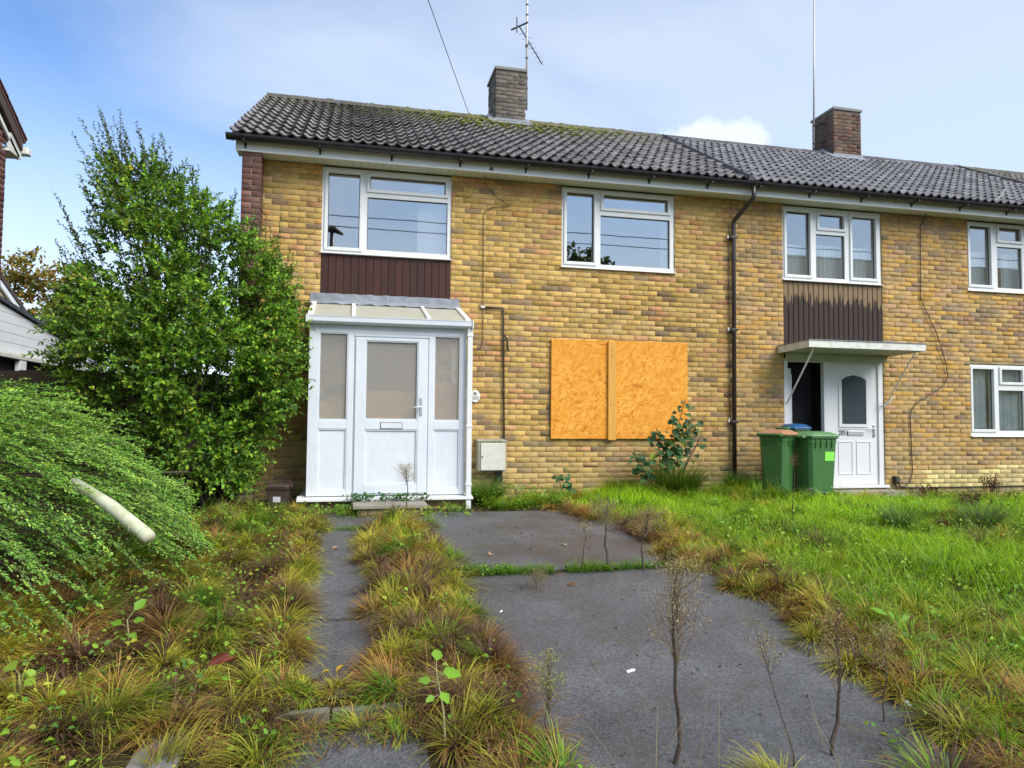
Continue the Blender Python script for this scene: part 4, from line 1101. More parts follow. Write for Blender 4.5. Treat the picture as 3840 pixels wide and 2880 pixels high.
# roof: three milky sheets between white bars
zb, zfr, yb, yfr = 2.70, 2.395, -0.03, PY - 0.10
def proof(x, t, w=0.0): return (x, yb + (yfr - yb) * t, zb + (zfr - zb) * t + w)
bars = [-0.47, 0.04, 0.955, 1.45]
for i in range(3):
    m = MB(); a, b_ = bars[i] + 0.012, bars[i + 1] - 0.012
    m.add([proof(a, 0, 0.004), proof(b_, 0, 0.004), proof(b_, 1, 0.004), proof(a, 1, 0.004), proof(a, 0, -0.008), proof(b_, 0, -0.008), proof(b_, 1, -0.008), proof(a, 1, -0.008)],
          [(0, 1, 2, 3), (7, 6, 5, 4), (3, 2, 6, 7), (0, 4, 5, 1), (0, 3, 7, 4), (1, 5, 6, 2)])
    m.build('roof_sheet', M['poly'], PO)
for i, xb_ in enumerate(bars):
    m = MB(); w = 0.034 if i in (0, 3) else 0.026
    P = [proof(xb_ - w, 0, -0.02), proof(xb_ + w, 0, -0.02), proof(xb_ + w, 0, 0.03), proof(xb_ - w, 0, 0.03), proof(xb_ - w, 1.0, -0.02), proof(xb_ + w, 1.0, -0.02), proof(xb_ + w, 1.0, 0.03), proof(xb_ - w, 1.0, 0.03)]
    m.add(P, [(0, 1, 2, 3), (7, 6, 5, 4), (0, 4, 5, 1), (1, 5, 6, 2), (2, 6, 7, 3), (3, 7, 4, 0)])
    m.build('glazing_bar', M['upvc'], PO, bevel=0.008)
# box gutter
m = MB(); prof = [(PY + 0.02, 2.300), (PY - 0.085, 2.300), (PY - 0.115, 2.325), (PY - 0.118, 2.372), (PY - 0.125, 2.392), (PY - 0.108, 2.392), (PY - 0.103, 2.330), (PY - 0.08, 2.312), (PY + 0.02, 2.312)]
m.prism(prof, 'x', -0.505, 1.505); gt = m.build('gutter', WD, PO, bevel=0.003)
for xg in (1.506, -0.522):
    m = MB(); m.box(xg, xg + 0.016, PY - 0.13, PY + 0.02, 2.292, 2.398); m.build('gutter_end', M['upvc'], gt, bevel=0.004)
m = MB(); m.box(1.455, 1.520, PY - 0.085, PY - 0.02, 0.03, 2.2985); dpw = m.build('downpipe', M['upvc'], PO, bevel=0.006)
for z in (2.2, 1.05, 0.32):
    m = MB(); m.box(1.449, 1.526, PY - 0.091, PY - 0.014, z, z + 0.035); m.build('clip', M['upvc'], dpw, bevel=0.004)
# lead flashing dressed against the cladding
m = MB()
nsg = 28; xa, xb_ = -0.53, 1.49; vs, fs = [], []
for i in range(nsg + 1):
    x = xa + (xb_ - xa) * i / nsg; wv = 0.004 * math.sin(i * 1.9) + 0.003 * math.sin(i * 4.1)
    vs += [(x, -0.012 + 0 * wv, 2.835 + wv), (x, -0.016 + wv * .4, 2.745 + wv), (x, -0.10, 2.715 + wv), (x, -0.175, 2.672 + wv * 1.5)]
for i in range(nsg):
    for j in range(3): fs.append((4 * i + j, 4 * i + 4 + j, 4 * i + 5 + j, 4 * i + 1 + j))
m.add(vs, fs); m.build('lead_flashing', M['lead'], PO)

# brick step with concrete slab in front of the porch
ST = thing('doorstep', (0.5, -1.28, 0), 'brick step topped with a concrete slab in front of the porch door', 'step')
m = MB(); m.box(0.07, 0.93, -1.44, -1.01, 0.105, 0.150); m.build('slab', M['concrete_warm'], ST, bevel=0.008)
m = MB(); m.box(0.13, 0.87, -1.385, -1.005, -0.1, 0.1045); sb = m.build('base', M['mortar'], ST)
for k in range(2):
    q = 0.12 - (k % 2) * 0.1
    while q < 0.88:
        a, b_ = max(q, 0.12), min(q + 0.215, 0.88)
        if b_ - a > 0.04:
            me = np_mesh('brick', brick_verts(b_ - a, 0.065), [BF], M['brick'], np.tile(np.array((0.30, 0.17, 0.10)) * r_.uniform(0.7, 1.2), (12, 1)))
            o = bpy.data.objects.new('brick', me); COL.objects.link(o); o.parent = sb; o.location = np.array((a, -1.40, -0.048 + k * 0.075)) - ORG[sb]
        q += 0.225

# ================================================================== THINGS ON THE FRONT WALL
BO = thing('window_boarding', (3.9, -0.02, 0.88), 'orange strand board sheets and batten covering the ground floor window', 'boarding')
m = MB(); m.box(2.828, 3.688, -0.045, -0.012, 0.885, 2.318); m.build('board', M['osb'], BO, bevel=0.002)
m = MB(); m.box(3.702, 4.955, -0.043, -0.012, 0.888, 2.326); m.build('board', M['osb'], BO, bevel=0.002)
m = MB(); m.box(3.682, 3.800, -0.082, -0.0455, 0.868, 2.30); m.build('batten', M['batten'], BO, bevel=0.003)
for x, z in ((3.74, 2.17), (3.74, 2.10), (3.75, 1.75), (3.715, 1.38), (3.76, 1.38)):
    m = MB(); m.tube([(x, -0.0835, z), (x, -0.080, z)], 0.007, 6); m.build('screw', M['black'], BO)

MT = thing('meter_box', (1.95, -0.1, 0.45), 'cream plastic gas meter box on the wall beside the porch', 'meter box')
m = MB(); m.box(1.745, 2.14, -0.20, -0.001, 0.44, 0.845); m.prism([(-0.215, 0.845), (-0.001, 0.845), (-0.001, 0.885), (-0.215, 0.858)], 'x', 1.735, 2.15); m.build('case', M['meter_side'], MT, bevel=0.008)
m = MB(); m.box(1.78, 2.125, -0.222, -0.2005, 0.452, 0.828); m.build('door', M['meter'], MT, bevel=0.008)
m = MB(); m.tube([(1.80, -0.2225, 0.64), (1.80, -0.228, 0.64)], 0.010, 8); m.build('lock', M['black'], MT)
m = MB(); m.box(2.02, 2.11, -0.12, -0.002, 0.28, 0.439); m.build('pipe_sleeve', M['black'], MT, bevel=0.006)
GP = thing('gas_pipe', (2.13, -0.03, 0.9), 'thin dark gas pipe rising from the meter box and turning left', 'pipe')
m = MB(); m.tube([(1.84, -0.028, 2.735), (2.10, -0.028, 2.735), (2.112, -0.028, 2.73), (2.118, -0.028, 2.72), (2.145, -0.028, 0.87)], 0.013, 8); gp = m.build('pipe', M['copper'], GP, smooth=True)
m = MB(); m.box(1.79, 1.85, -0.05, -0.002, 2.722, 2.752); m.build('wall_sleeve', M['upvc'], GP, bevel=0.006)
for z in (2.28, 1.55, 1.16):
    m = MB(); m.box(2.11, 2.155, -0.045, -0.002, z, z + 0.025); m.build('clip', M['copper'], GP, bevel=0.003)
m = MB(); m.tube([(2.12, -0.03, 2.36), (2.17, -0.06, 2.30), (2.175, -0.05, 2.16), (2.20, -0.04, 2.12)], 0.014, 6); m.build('valve', M['black'], GP)
CB = thing('cable', (1.82, -0.02, 2.2), 'thin brown telephone cable looping down the wall from the eaves', 'cable')
m = MB(); m.tube([(1.86, -0.285, 4.66), (1.82, -0.10, 4.59), (1.83, -0.020, 4.52), (1.98, -0.018, 4.36), (2.20, -0.018, 4.215), (2.10, -0.019, 4.20), (1.96, -0.018, 4.185), (1.86, -0.018, 4.13), (1.82, -0.018, 4.05), (1.828, -0.018, 2.24), (1.81, -0.018, 2.17), (1.76, -0.018, 2.15), (1.60, -0.018, 2.15)], 0.0055, 5); m.build('cable_run', M['cable_brown'], CB)
m = MB(); m.prism([(1.835, 4.612), (1.90, 4.612), (1.868, 4.665)], 'y', -0.312, -0.3005); m.build('fixing', M['cable_brown'], CB)
PQ = thing('house_number_plaque', (1.728, -0.02, 1.47), 'small white oval house number plaque beside the porch downpipe', 'plaque')
m = MB(); n = 28
m.prism([(1.728 + 0.068 * math.cos(2 * math.pi * i / n), 1.475 + 0.088 * math.sin(2 * math.pi * i / n)) for i in range(n)], 'y', -0.030, -0.010); m.build('plate', M['upvc'], PQ, bevel=0.006)
M['plaque_ink'] = m_plain('grey_green_print', (0.12, 0.13, 0.10), 0.6)
text_mesh('203', 0.062, (1.728, -0.0325, 1.448), M['plaque_ink'], PQ, 'number', 0.001, 1.05)
m = MB()
for a in range(5):
    t_ = a * 2 * math.pi / 5 + 0.3; cx, cz = 1.722 + 0.017 * math.cos(t_), 1.512 + 0.015 * math.sin(t_)
    m.prism([(cx + 0.010 * math.cos(q), cz + 0.010 * math.sin(q)) for q in np.linspace(0, 2 * math.pi, 8, endpoint=False)], 'y', -0.0325 - 0.0004 * a, -0.0305)
m.build('flower_emblem', M['plaque_ink'], PQ)

CB2 = thing('cable', (8.9, -0.02, 0.3), 'thin black cable hanging in a loop down the wall right of the door canopy', 'cable')
m = MB(); m.tube([(9.27, -0.29, 4.70), (9.22, -0.10, 4.60), (9.17, -0.018, 4.42), (9.15, -0.018, 3.18), (9.24, -0.025, 3.0), (9.44, -0.03, 2.62), (9.60, -0.03, 2.15), (9.635, -0.03, 1.95), (9.58, -0.03, 1.80), (9.30, -0.03, 1.63), (9.02, -0.025, 1.48), (8.92, -0.02, 1.36), (8.90, -0.018, 1.24), (8.925, -0.018, 0.36), (8.87, -0.018, 0.20), (8.76, -0.02, 0.125), (8.66, -0.02, 0.15), (8.62, -0.03, 0.22)], 0.007, 5); m.build('cable_run', M['cable'], CB2)
m = MB(); m.tube([(8.62, -0.03, 0.20), (8.70, -0.03, 0.118), (9.0, -0.02, 0.108), (11.5, -0.02, 0.112), (13.0, -0.02, 0.11)], 0.010, 5); m.build('low_cable', M['cable'], CB2)
JB = thing('junction_box', (8.59, -0.03, 0.2), 'small black junction box low on the wall beside the front step', 'junction box')
m = MB(); m.box(8.555, 8.645, -0.062, -0.003, 0.185, 0.30); m.build('case', M['black'], JB, bevel=0.008)
m = MB(); m.box(8.572, 8.628, -0.068, -0.0625, 0.205, 0.28); m.build('cover', M['copper'], JB, bevel=0.003)
m = MB(); m.tube([(8.60, -0.03, 0.19), (8.60, -0.03, 0.02)], 0.010, 6); m.build('conduit', M['copper'], JB)

CN = thing('door_canopy', (7.5, -0.4, 2.25), 'flat white painted canopy on metal braces over the front door', 'canopy')
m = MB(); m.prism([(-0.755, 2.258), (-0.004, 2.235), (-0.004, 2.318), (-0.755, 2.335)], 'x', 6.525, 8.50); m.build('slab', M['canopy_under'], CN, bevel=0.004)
m = MB(); m.box(6.505, 8.52, -0.778, -0.7555, 2.245, 2.350); m.build('front_fascia', M['canopy'], CN, bevel=0.004)
for xa in (6.503, 8.5005):
    m = MB(); m.prism([(-0.755, 2.245), (-0.003, 2.222), (-0.003, 2.330), (-0.755, 2.349)], 'x', xa, xa + 0.0215); m.build('side_fascia', M['canopy'], CN, bevel=0.003)
m = MB(); m.prism([(-0.79, 2.352), (-0.004, 2.332), (-0.004, 2.342), (-0.79, 2.362)], 'x', 6.495, 8.53); m.build('roof_felt', M['lead'], CN)
m = MB(); m.box(6.63, 8.42, -0.05, -0.012, 2.12, 2.2345); m.build('wall_rail', M['canopy_under'], CN, bevel=0.004)
for xw, xo in ((6.635, 6.64), (8.42, 8.40)):
    m = MB(); m.tube([(xw, -0.012, 1.44), (xw, -0.045, 1.455), (xo, -0.68, 2.215), (xo, -0.70, 2.255)], 0.013 if xw < 7 else 0.010, 8); m.build('brace', M['upvc'], CN, smooth=True)
m = MB(); m.tube([(8.36, -0.01, 1.42), (8.38, -0.05, 1.43), (8.46, -0.10, 1.50), (8.52, -0.12, 1.60)], 0.012, 6); m.build('loose_hook', M['canopy'], CN)

# ================================================================== BINS
def make_bin(name, loc, rz, label, lid_mat, w0, w1, d0, d1, h, group, sticker=None, handle='x-', tilt=0.0):
    B = thing(name, loc, label, 'bin', group, rz if rz else 1e-6)
    ORG[B] = np.zeros(3)
    def ring(w, d, z, c=0.045):
        return [(-w + c, -d, z), (w - c, -d, z), (w, -d + c, z), (w, d - c, z), (w - c, d, z), (-w + c, d, z), (-w, d - c, z), (-w, -d + c, z)]
    lv = [(w0, d0, 0.02), (w0 + (w1 - w0) * 0.06, d0 + (d1 - d0) * .06, 0.08), (w0 + (w1 - w0) * .84, d0 + (d1 - d0) * .84, h * 0.84), (w1 * 1.0, d1 * 1.0, h * 0.875), (w1, d1, h * 0.93), (w1 + 0.022, d1 + 0.022, h * 0.935), (w1 + 0.022, d1 + 0.022, h * 0.955), (w1 - 0.01, d1 - 0.01, h * 0.956)]
    m = MB(); vs, fs = [], []
    for w, d, z in lv: vs += ring(w, d, z)
    for i in range(len(lv) - 1):
        for k in range(8): fs.append((i * 8 + k, i * 8 + (k + 1) % 8, (i + 1) * 8 + (k + 1) % 8, (i + 1) * 8 + k))
    fs.append(tuple(range(8))[::-1]); m.add(vs, fs); m.build('body', M['bin_green'], B, bevel=0.01)
    # ribs below the rim
    for t_ in (-0.55, -0.2, 0.2, 0.55):
        m = MB(); m.box(t_ * w1 - 0.006, t_ * w1 + 0.006, -d1 - 0.014, -d1 + 0.02, h * 0.80, h * 0.934); m.build('rib', M['bin_green'], B)
        m = MB(); m.box(-w1 - 0.014, -w1 + 0.02, t_ * d1 - 0.006, t_ * d1 + 0.006, h * 0.80, h * 0.934); m.build('rib', M['bin_green'], B)
    m = MB(); vs, fs = [], []
    lv2 = [(w1 + 0.035, d1 + 0.035, h * 0.958), (w1 + 0.035, d1 + 0.035, h * 0.982), (w1 + 0.012, d1 + 0.012, h * 1.0), (w1 * 0.75, d1 * 0.75, h * 1.03), (w1 * 0.3, d1 * 0.3, h * 1.042)]
    for w, d, z in lv2: vs += ring(w, d, z, 0.055 if w > 0.15 else 0.02)
    for i in range(len(lv2) - 1):
        for k in range(8): fs.append((i * 8 + k, i * 8 + (k + 1) % 8, (i + 1) * 8 + (k + 1) % 8, (i + 1) * 8 + k))
    fs.append(tuple(range(8))[::-1]); fs.append(tuple(range((len(lv2) - 1) * 8, len(lv2) * 8)))
    m.add(vs, fs); m.build('lid', lid_mat, B, bevel=0.008)
    # hinge bar and handle on the back, wheels under it
    m = MB(); s_ = -1
    m.tube([(s_ * (w1 + 0.085), -d1 * 0.85, h * 0.965), (s_ * (w1 + 0.085), d1 * 0.85, h * 0.965)], 0.016, 8)
    for q in (-0.8, -0.35, 0.35, 0.8): m.box(s_ * (w1 + 0.09) if s_ < 0 else w1, s_ * w1 if s_ < 0 else w1 + 0.09, q * d1 - 0.016, q * d1 + 0.016, h * 0.94, h * 0.985)
    m.build('handle', lid_mat if lid_mat is M['lid_green'] else M['bin_green'], B, bevel=0.005)
    for q in (-1, 1):
        m = MB(); m.tube([(-w0 - 0.01, q * (d0 - 0.06), 0.09), (-w0 - 0.01, q * (d0 + 0.012), 0.09)], 0.09, 14); m.build('wheel', M['black'], B, bevel=0.01)
    m = MB(); m.box(-0.11, 0.09, -d0 - 0.016, -d0 + 0.03, 0.06, 0.12); m.build('foot_recess', M['black'], B, bevel=0.015)
    if sticker:
        sx0, sx1, sz0, sz1 = sticker
        yy = lambda z: -(d0 + (d1 - d0) * z / h) - 0.004
        m = MB(); m.add([(sx0, yy(sz0) , sz0), (sx1, yy(sz0), sz0), (sx1, yy(sz1) - 0.0, sz1), (sx0, yy(sz1), sz1), (sx0, yy(sz0) + .003, sz0), (sx1, yy(sz0) + .003, sz0), (sx1, yy(sz1) + .003, sz1), (sx0, yy(sz1) + .003, sz1)], [(0, 1, 2, 3), (7, 6, 5, 4), (0, 4, 5, 1), (1, 5, 6, 2), (2, 6, 7, 3), (3, 7, 4, 0)])
        m.build('sticker', M['sticker_green'], B)
    return B
GRP = 'wheeled bins by the front door'
make_bin('wheeled_bin', (6.60, -0.72, 0.045), 0.0, 'green wheeled bin with green lid and lime sticker in front of the door', M['lid_green'], 0.195, 0.235, 0.20, 0.24, 0.94, GRP, (0.02, 0.17, 0.56, 0.69))
make_bin('wheeled_bin', (6.09, -0.60, 0.045), R(32), 'green wheeled bin with faded orange lid', M['lid_orange'], 0.155, 0.19, 0.165, 0.205, 0.96, GRP)
make_bin('wheeled_bin', (6.66, -0.20, 0.10), R(0.5), 'bin with blue lid standing behind the other two bins', M['lid_blue'], 0.13, 0.155, 0.13, 0.155, 0.99, GRP)

FC = thing('food_caddy', (-0.80, -0.72, 0.0), 'small brown food waste caddy with white label left of the porch', 'caddy', rz=R(-12))
def ringbox(w, d, z): return [(-w, -d, z), (w, -d, z), (w, d, z), (-w, d, z)]
m = MB(); vs = ringbox(0.095, 0.085, 0.01) + ringbox(0.125, 0.115, 0.285) + ringbox(0.137, 0.127, 0.287) + ringbox(0.137, 0.127, 0.305); fs = [(0, 3, 2, 1)]
for i in range(3):
    for k in range(4): fs.append((i * 4 + k, i * 4 + (k + 1) % 4, i * 4 + 4 + (k + 1) % 4, i * 4 + 4 + k))
m.add(vs, fs); m.build('body', M['caddy'], FC, bevel=0.008)
m = MB(); vs = ringbox(0.142, 0.132, 0.3055) + ringbox(0.142, 0.132, 0.325) + ringbox(0.115, 0.105, 0.352); fs = [(0, 3, 2, 1), (8, 9, 10, 11)]
for i in range(2):
    for k in range(4): fs.append((i * 4 + k, i * 4 + (k + 1) % 4, i * 4 + 4 + (k + 1) % 4, i * 4 + 4 + k))
m.add(vs, fs); m.build('lid', M['caddy'], FC, bevel=0.01)
m = MB(); m.tube([(-0.15, 0, 0.27), (-0.155, -0.02, 0.33), (-0.13, 0.03, 0.375), (0.0, 0.05, 0.385), (0.13, 0.03, 0.375), (0.155, -0.02, 0.33), (0.15, 0, 0.27)], 0.010, 6); m.build('handle', M['caddy'], FC, smooth=True)
m = MB(); m.box(-0.042, 0.045, -0.111, -0.1095 + 0.006, 0.135, 0.20); m.build('label', M['sticker_white'], FC)

# ================================================================== ROOF AERIALS, WIRE
A1 = thing('television_aerial', (3.20, 3.2, 6.9), 'television aerial on a rusty white mast on the left chimney', 'aerial')
m = MB(); m.tube([(3.195, 3.05, 7.05), (3.19, 3.05, 9.9)], 0.021, 8); m.build('mast', M['galv'], A1, smooth=True)
d_ = Vector((0.53, 0.85, 0)); a0 = Vector((3.03, 2.98, 8.62))
m = MB(); m.tube([a0, a0 + d_ * 1.5], 0.012, 6); m.build('boom', M['aerial'], A1)
pd = Vector((0.85, -0.53, 0))
m = MB(); m.box(2.965, 2.985, 2.965, 2.985, 8.50, 8.80); m.tube([a0 - pd * 0.17 + Vector((0, 0, -0.03)), a0 + pd * 0.17 + Vector((0, 0, 0.06))], 0.018, 6); m.build('reflector', M['aerial'], A1)
for i in range(7):
    c_ = a0 + d_ * (0.25 + 0.19 * i); L_ = 0.10 - 0.006 * i
    m = MB(); m.tube([c_ - pd * L_, c_ + pd * L_], 0.004, 4); m.build('element', M['aerial'], A1)
m = MB(); m.tube([Vector((3.19, 3.05, 8.32)), a0 + d_ * 0.62], 0.009, 5); m.box(3.165, 3.215, 3.02, 3.08, 8.28, 8.33); m.build('stay', M['aerial'], A1)
for z in (7.15, 7.45, 7.65):
    m = MB(); m.box(3.168, 3.215, 3.03, 3.075, z, z + 0.035); m.build('bracket', M['aerial'], A1)
for z in (8.05, 8.9, 9.1):
    m = MB(); m.tube([(3.192, 3.05, z), (3.192, 3.05, z + 0.03)], 0.026, 8); m.build('tape', M['aerial'], A1)
A2 = thing('aerial_mast', (9.62, 3.3, 7.0), 'tall plain aerial mast bracketed to the right chimney', 'aerial')
m = MB(); m.tube([(9.60, 3.3, 7.02), (9.66, 3.3, 10.6)], [0.022, 0.017], 8); m.build('mast', M['galv'], A2, smooth=True)
for z in (7.10, 7.50):
    m = MB(); m.tube([(9.57, 3.28, z), (9.87, 3.30, z + 0.08)], 0.016, 6); m.tube([(9.56, 3.24, z - 0.01), (9.66, 3.36, z + 0.01)], 0.014, 6); m.build('bracket', M['aerial'], A2)
W1 = thing('overhead_wire', (2.14, 3.33, 6.95), 'thin telephone wire running up over the roof left of the chimney', 'wire')
pts = []
for i in range(21):
    t_ = i / 20; pts.append((2.14 - 6.66 * t_, 3.33 - 19.3 * t_, 6.96 + 1.0 * t_ - 0.25 * 4 * t_ * (1 - t_) * 0.3))
m = MB(); m.tube(pts, 0.006, 4); m.build('wire_run', M['cable'], W1)
m = MB(); m.tube([(2.14, 3.33, 6.90), (2.14, 3.33, 6.99)], 0.012, 6); m.build('ridge_fixing', M['aerial'], W1)

# ================================================================== LEFT NEIGHBOURS
NH = thing('neighbour_house', (-7.5, -3, 0), 'red brick house corner with dark gable roof at the upper left edge', 'house')
NX = -4.43
m = MB(); m.add([(NX - 0.012, 0.55, -0.2), (NX - 0.012, -6.6, -0.2), (NX - 0.012, -6.6, 4.5), (NX - 0.012, -2.95, 6.7), (NX - 0.012, 0.55, 4.55)], [(0, 1, 2, 3, 4)])
m.quad((NX - 0.012, 0.538, -0.2), (NX - 0.012, 0.538, 4.6), (-11, 0.538, 4.6), (-11, 0.538, -0.2)); m.build('wall', M['mortar'], NH)
bl = []
for k in range(86):
    z = -0.125 + k * COURSE
    ymx = min(0.55, 0.90 - (z + 0.38 - 4.86) / 0.57)
    q = 0.55 - 0.215 - (k % 2) * 0.1125
    while q > -2.6:
        if min(q + 0.215, ymx) - q > 0.03: bl.append((q, min(q + 0.215, ymx), z, z + 0.065, False))
        q -= 0.225
    if k % 2 and k < 62: bl.append((0.4475, 0.55, z, z + 0.065, False))
set_bricks(NH, bl, pal_red, 0, 0, face='right', xface=NX, seed=77, name='brick')
sl = 0.57
def nroof(y): return 4.86 + (0.90 - y) * sl
m = MB(); m.prism([(0.92, nroof(0.92)), (-2.95, nroof(-2.95)), (-2.95, nroof(-2.95) + 0.06), (0.94, nroof(0.92) + 0.05)], 'x', -11, NX + 0.07); rf = m.build('roof', M['red_tile'], NH)
for i in range(13):
    y0_ = 0.93 - i * 0.29
    m = MB(); m.prism([(y0_, nroof(y0_) + 0.052), (y0_ - 0.33, nroof(y0_ - 0.33) + 0.052), (y0_ - 0.33, nroof(y0_ - 0.33) + 0.066), (y0_, nroof(y0_) + 0.082)], 'x', NX - 0.1, NX + 0.085); m.build('verge_tile', M['red_tile'], rf)
m = MB(); m.prism([(0.86, nroof(0.86) - 0.16), (-2.95, nroof(-2.95) - 0.16), (-2.95, nroof(-2.95) - 0.002), (0.86, nroof(0.86) - 0.002)], 'x', NX + 0.035, NX + 0.062); m.build('bargeboard', M['verge_wood'], NH)
m = MB(); m.prism([(0.84, nroof(0.84) - 0.30), (-2.9, nroof(-2.9) - 0.30), (-2.9, nroof(-2.9) - 0.24), (0.84, nroof(0.84) - 0.24)], 'x', NX + 0.005, NX + 0.034); m.build('verge_soffit', M['canopy'], NH)
m = MB(); m.box(-11, NX + 0.034, 0.56, 0.90, 4.62, 4.66); m.box(NX + 0.01, NX + 0.034, 0.56, 0.9, 4.661, 4.86); m.build('eaves_box', M['canopy'], NH)
m = MB(); m.box(-11, NX + 0.11, 0.905, 1.03, 4.70, 4.80); m.build('gutter', M['canopy'], NH, bevel=0.02)

GA = thing('garage', (-6.5, 3.5, 0), 'low garage with white weatherboarded side behind the shrubs', 'garage')
gx_ = -5.0
m = MB(); m.box(-9, gx_ - 0.02, 0.9, 6.2, -0.1, 2.08); m.build('wall', M['void'], GA)
def gtop(y): return 2.83 - (y - 1.6) * 0.128
for i in range(5):
    z0_, z1_ = 2.10 + i * 0.145, 2.10 + (i + 1) * 0.145 - 0.006
    ye = min(6.2, 1.6 + (2.83 - z0_) / 0.128)
    if z1_ > gtop(0.9): z1_ = gtop(0.9)
    m = MB(); y_top = max(0.95, min(ye, 1.6 + (2.83 - z1_) / 0.128))
    m.prism([(0.9, z0_), (ye, z0_), (y_top, z1_), (0.9, z1_)], 'x', gx_ - 0.015, gx_ + 0.012); m.build('weatherboard', M['white_clad'], GA)
m = MB(); m.prism([(0.7, gtop(0.7) + 0.02), (6.4, gtop(6.4) + 0.02), (6.4, gtop(6.4) + 0.075), (0.7, gtop(0.7) + 0.075)], 'x', -9.2, gx_ + 0.06); m.build('roof', M['black'], GA)
m = MB(); m.box(gx_ - 0.01, gx_ + 0.03, 0.9, 6.2, 2.02, 2.094); m.box(gx_ + 0.031, gx_ + 0.11, 0.9, 6.2, 2.0, 2.07); m.build('gutter', M['canopy'], GA, bevel=0.01)
m = MB(); m.box(gx_ + 0.02, gx_ + 0.10, 2.4, 2.62, 1.80, 1.995); m.build('gutter_outlet', M['white_clad'], GA, bevel=0.01)
FH = thing('far_house', (-10.5, 12, 0), 'cream gable of a far house showing above the garage roof', 'house')
m = MB(); m.prism([(8, -0.1), (14.5, -0.1), (14.5, 3.1), (11.2, 4.6), (8, 3.1)], 'x', -13, -9.02); m.build('wall', M['cream'], FH)
m = MB(); m.prism([(11.1, 4.72), (14.9, 2.98), (14.9, 3.08), (11.1, 4.84)], 'x', -13, -8.9); m.prism([(11.1, 4.72), (7.6, 2.98), (7.6, 3.08), (11.1, 4.84)], 'x', -13, -8.9); m.build('roof', M['verge_wood'], FH)
m = MB(); m.prism([(11.1, 4.55), (14.8, 2.85), (14.8, 3.0), (11.1, 4.715)], 'x', -8.99, -8.93); m.build('bargeboard', M['white_clad'], FH)

FN = thing('fence', (-2.9, 0.35, 0), 'dark brown board fence between the houses behind the tall shrub', 'fence')
x = -4.45
while x < -1.45:
    m = MB(); m.box(x, x + 0.115, 0.34 + 0.012 * (int(x * 100) % 2), 0.365, -0.05, 1.72 + 0.01 * math.sin(x * 9)); m.build('board', M['fence'], FN); x += 0.118
for z in (0.35, 1.35):
    m = MB(); m.box(-4.45, -1.43, 0.372, 0.42, z, z + 0.08); m.build('rail', M['fence'], FN)

# ================================================================== GARDEN BITS
PP = thing('drain_pipe', (-1.5, -3.8, 0.1), 'algae stained white plastic pipe poking out of the low spreading shrub', 'pipe')
m = MB(); pa, pb = Vector((-1.76, -4.60, 0.71)), Vector((-1.16, -5.11, 0.415))
m.tube([pa, pa + (pb - pa) * 0.5 + Vector((0, 0, 0.02)), pa + (pb - pa) * 0.97, pb], [0.036, 0.041, 0.042, 0.037], 14); m.build('pipe', M['pvc_pipe'], PP, smooth=True)
dv = (pb - pa)
m = MB(); m.tube([pa + dv * 0.80, pa + dv * 0.82], 0.0445, 14); m.tube([pa + dv * 0.93, pa + dv * 0.945], 0.044, 14); m.build('collar', M['pvc_pipe'], PP, smooth=True)

def stone(name, label, cat, pts, z0, z1, mat, group=None, lean=0):
    T_ = MB(); T_.prism(pts, 'z', z0, z1); o = T_.build(name, mat, None, bevel=0.012); tag(o, label, cat, group); return o
stone('edging_stone', 'grey concrete edging stone on the left of the step ending the path', 'edging', [(-0.50, -6.21), (-0.06, -6.195), (-0.06, -6.145), (-0.50, -6.16)], -0.50, -0.274, M['concrete_mossy'], 'edging stones of the path step')
stone('edging_stone', 'grey concrete edging stone on the right of the step ending the path', 'edging', [(-0.05, -6.195), (0.30, -6.19), (0.30, -6.14), (-0.05, -6.145)], -0.50, -0.279, M['concrete_mossy'], 'edging stones of the path step')
stone('coping_slab', 'smooth grey concrete slab corner at the bottom left', 'slab', [(-0.86, -7.6), (-0.665, -7.6), (-0.665, -6.29), (-0.86, -6.33)], -0.56, -0.275, M['concrete'])
for i, (x, y, a, lab) in enumerate(((1.58, -6.02, 0.3, 'small white scrap on the asphalt beside the tall dead weed'), (2.88, -6.62, 1.2, 'white scrap at the near right edge of the driveway'), (1.05, -5.0, 0.7, 'tiny white scrap at the left side of the near driveway slab'), (0.95, -3.92, 0.2, 'white scrap of paper among weeds at the left end of the driveway joint'))):
    s_ = (0.030, 0.034, 0.014, 0.040)[i]
    z = float(terrain(x, y)) + 0.016
    m = MB(); c_, q_ = math.cos(a), math.sin(a)
    def P(u, v, w): return (x + u * c_ - v * q_, y + u * q_ + v * c_, z + w)
    m.add([P(-s_, -s_ * .35, 0.0), P(s_, -s_ * .3, 0.002), P(s_ * 0.9, s_ * .4, 0.004), P(-s_ * .8, s_ * .35, 0.002), P(-s_, -s_ * .35, 0.008), P(s_, -s_ * .3, 0.016), P(s_ * 0.9, s_ * .4, 0.012), P(-s_ * .8, s_ * .35, 0.010)], [(0, 3, 2, 1), (4, 5, 6, 7), (0, 1, 5, 4), (1, 2, 6, 5), (2, 3, 7, 6), (3, 0, 4, 7)])
    o = m.build('litter', M['white_scrap'], None, bevel=0.003); tag(o, lab, 'litter', 'white scraps of litter')

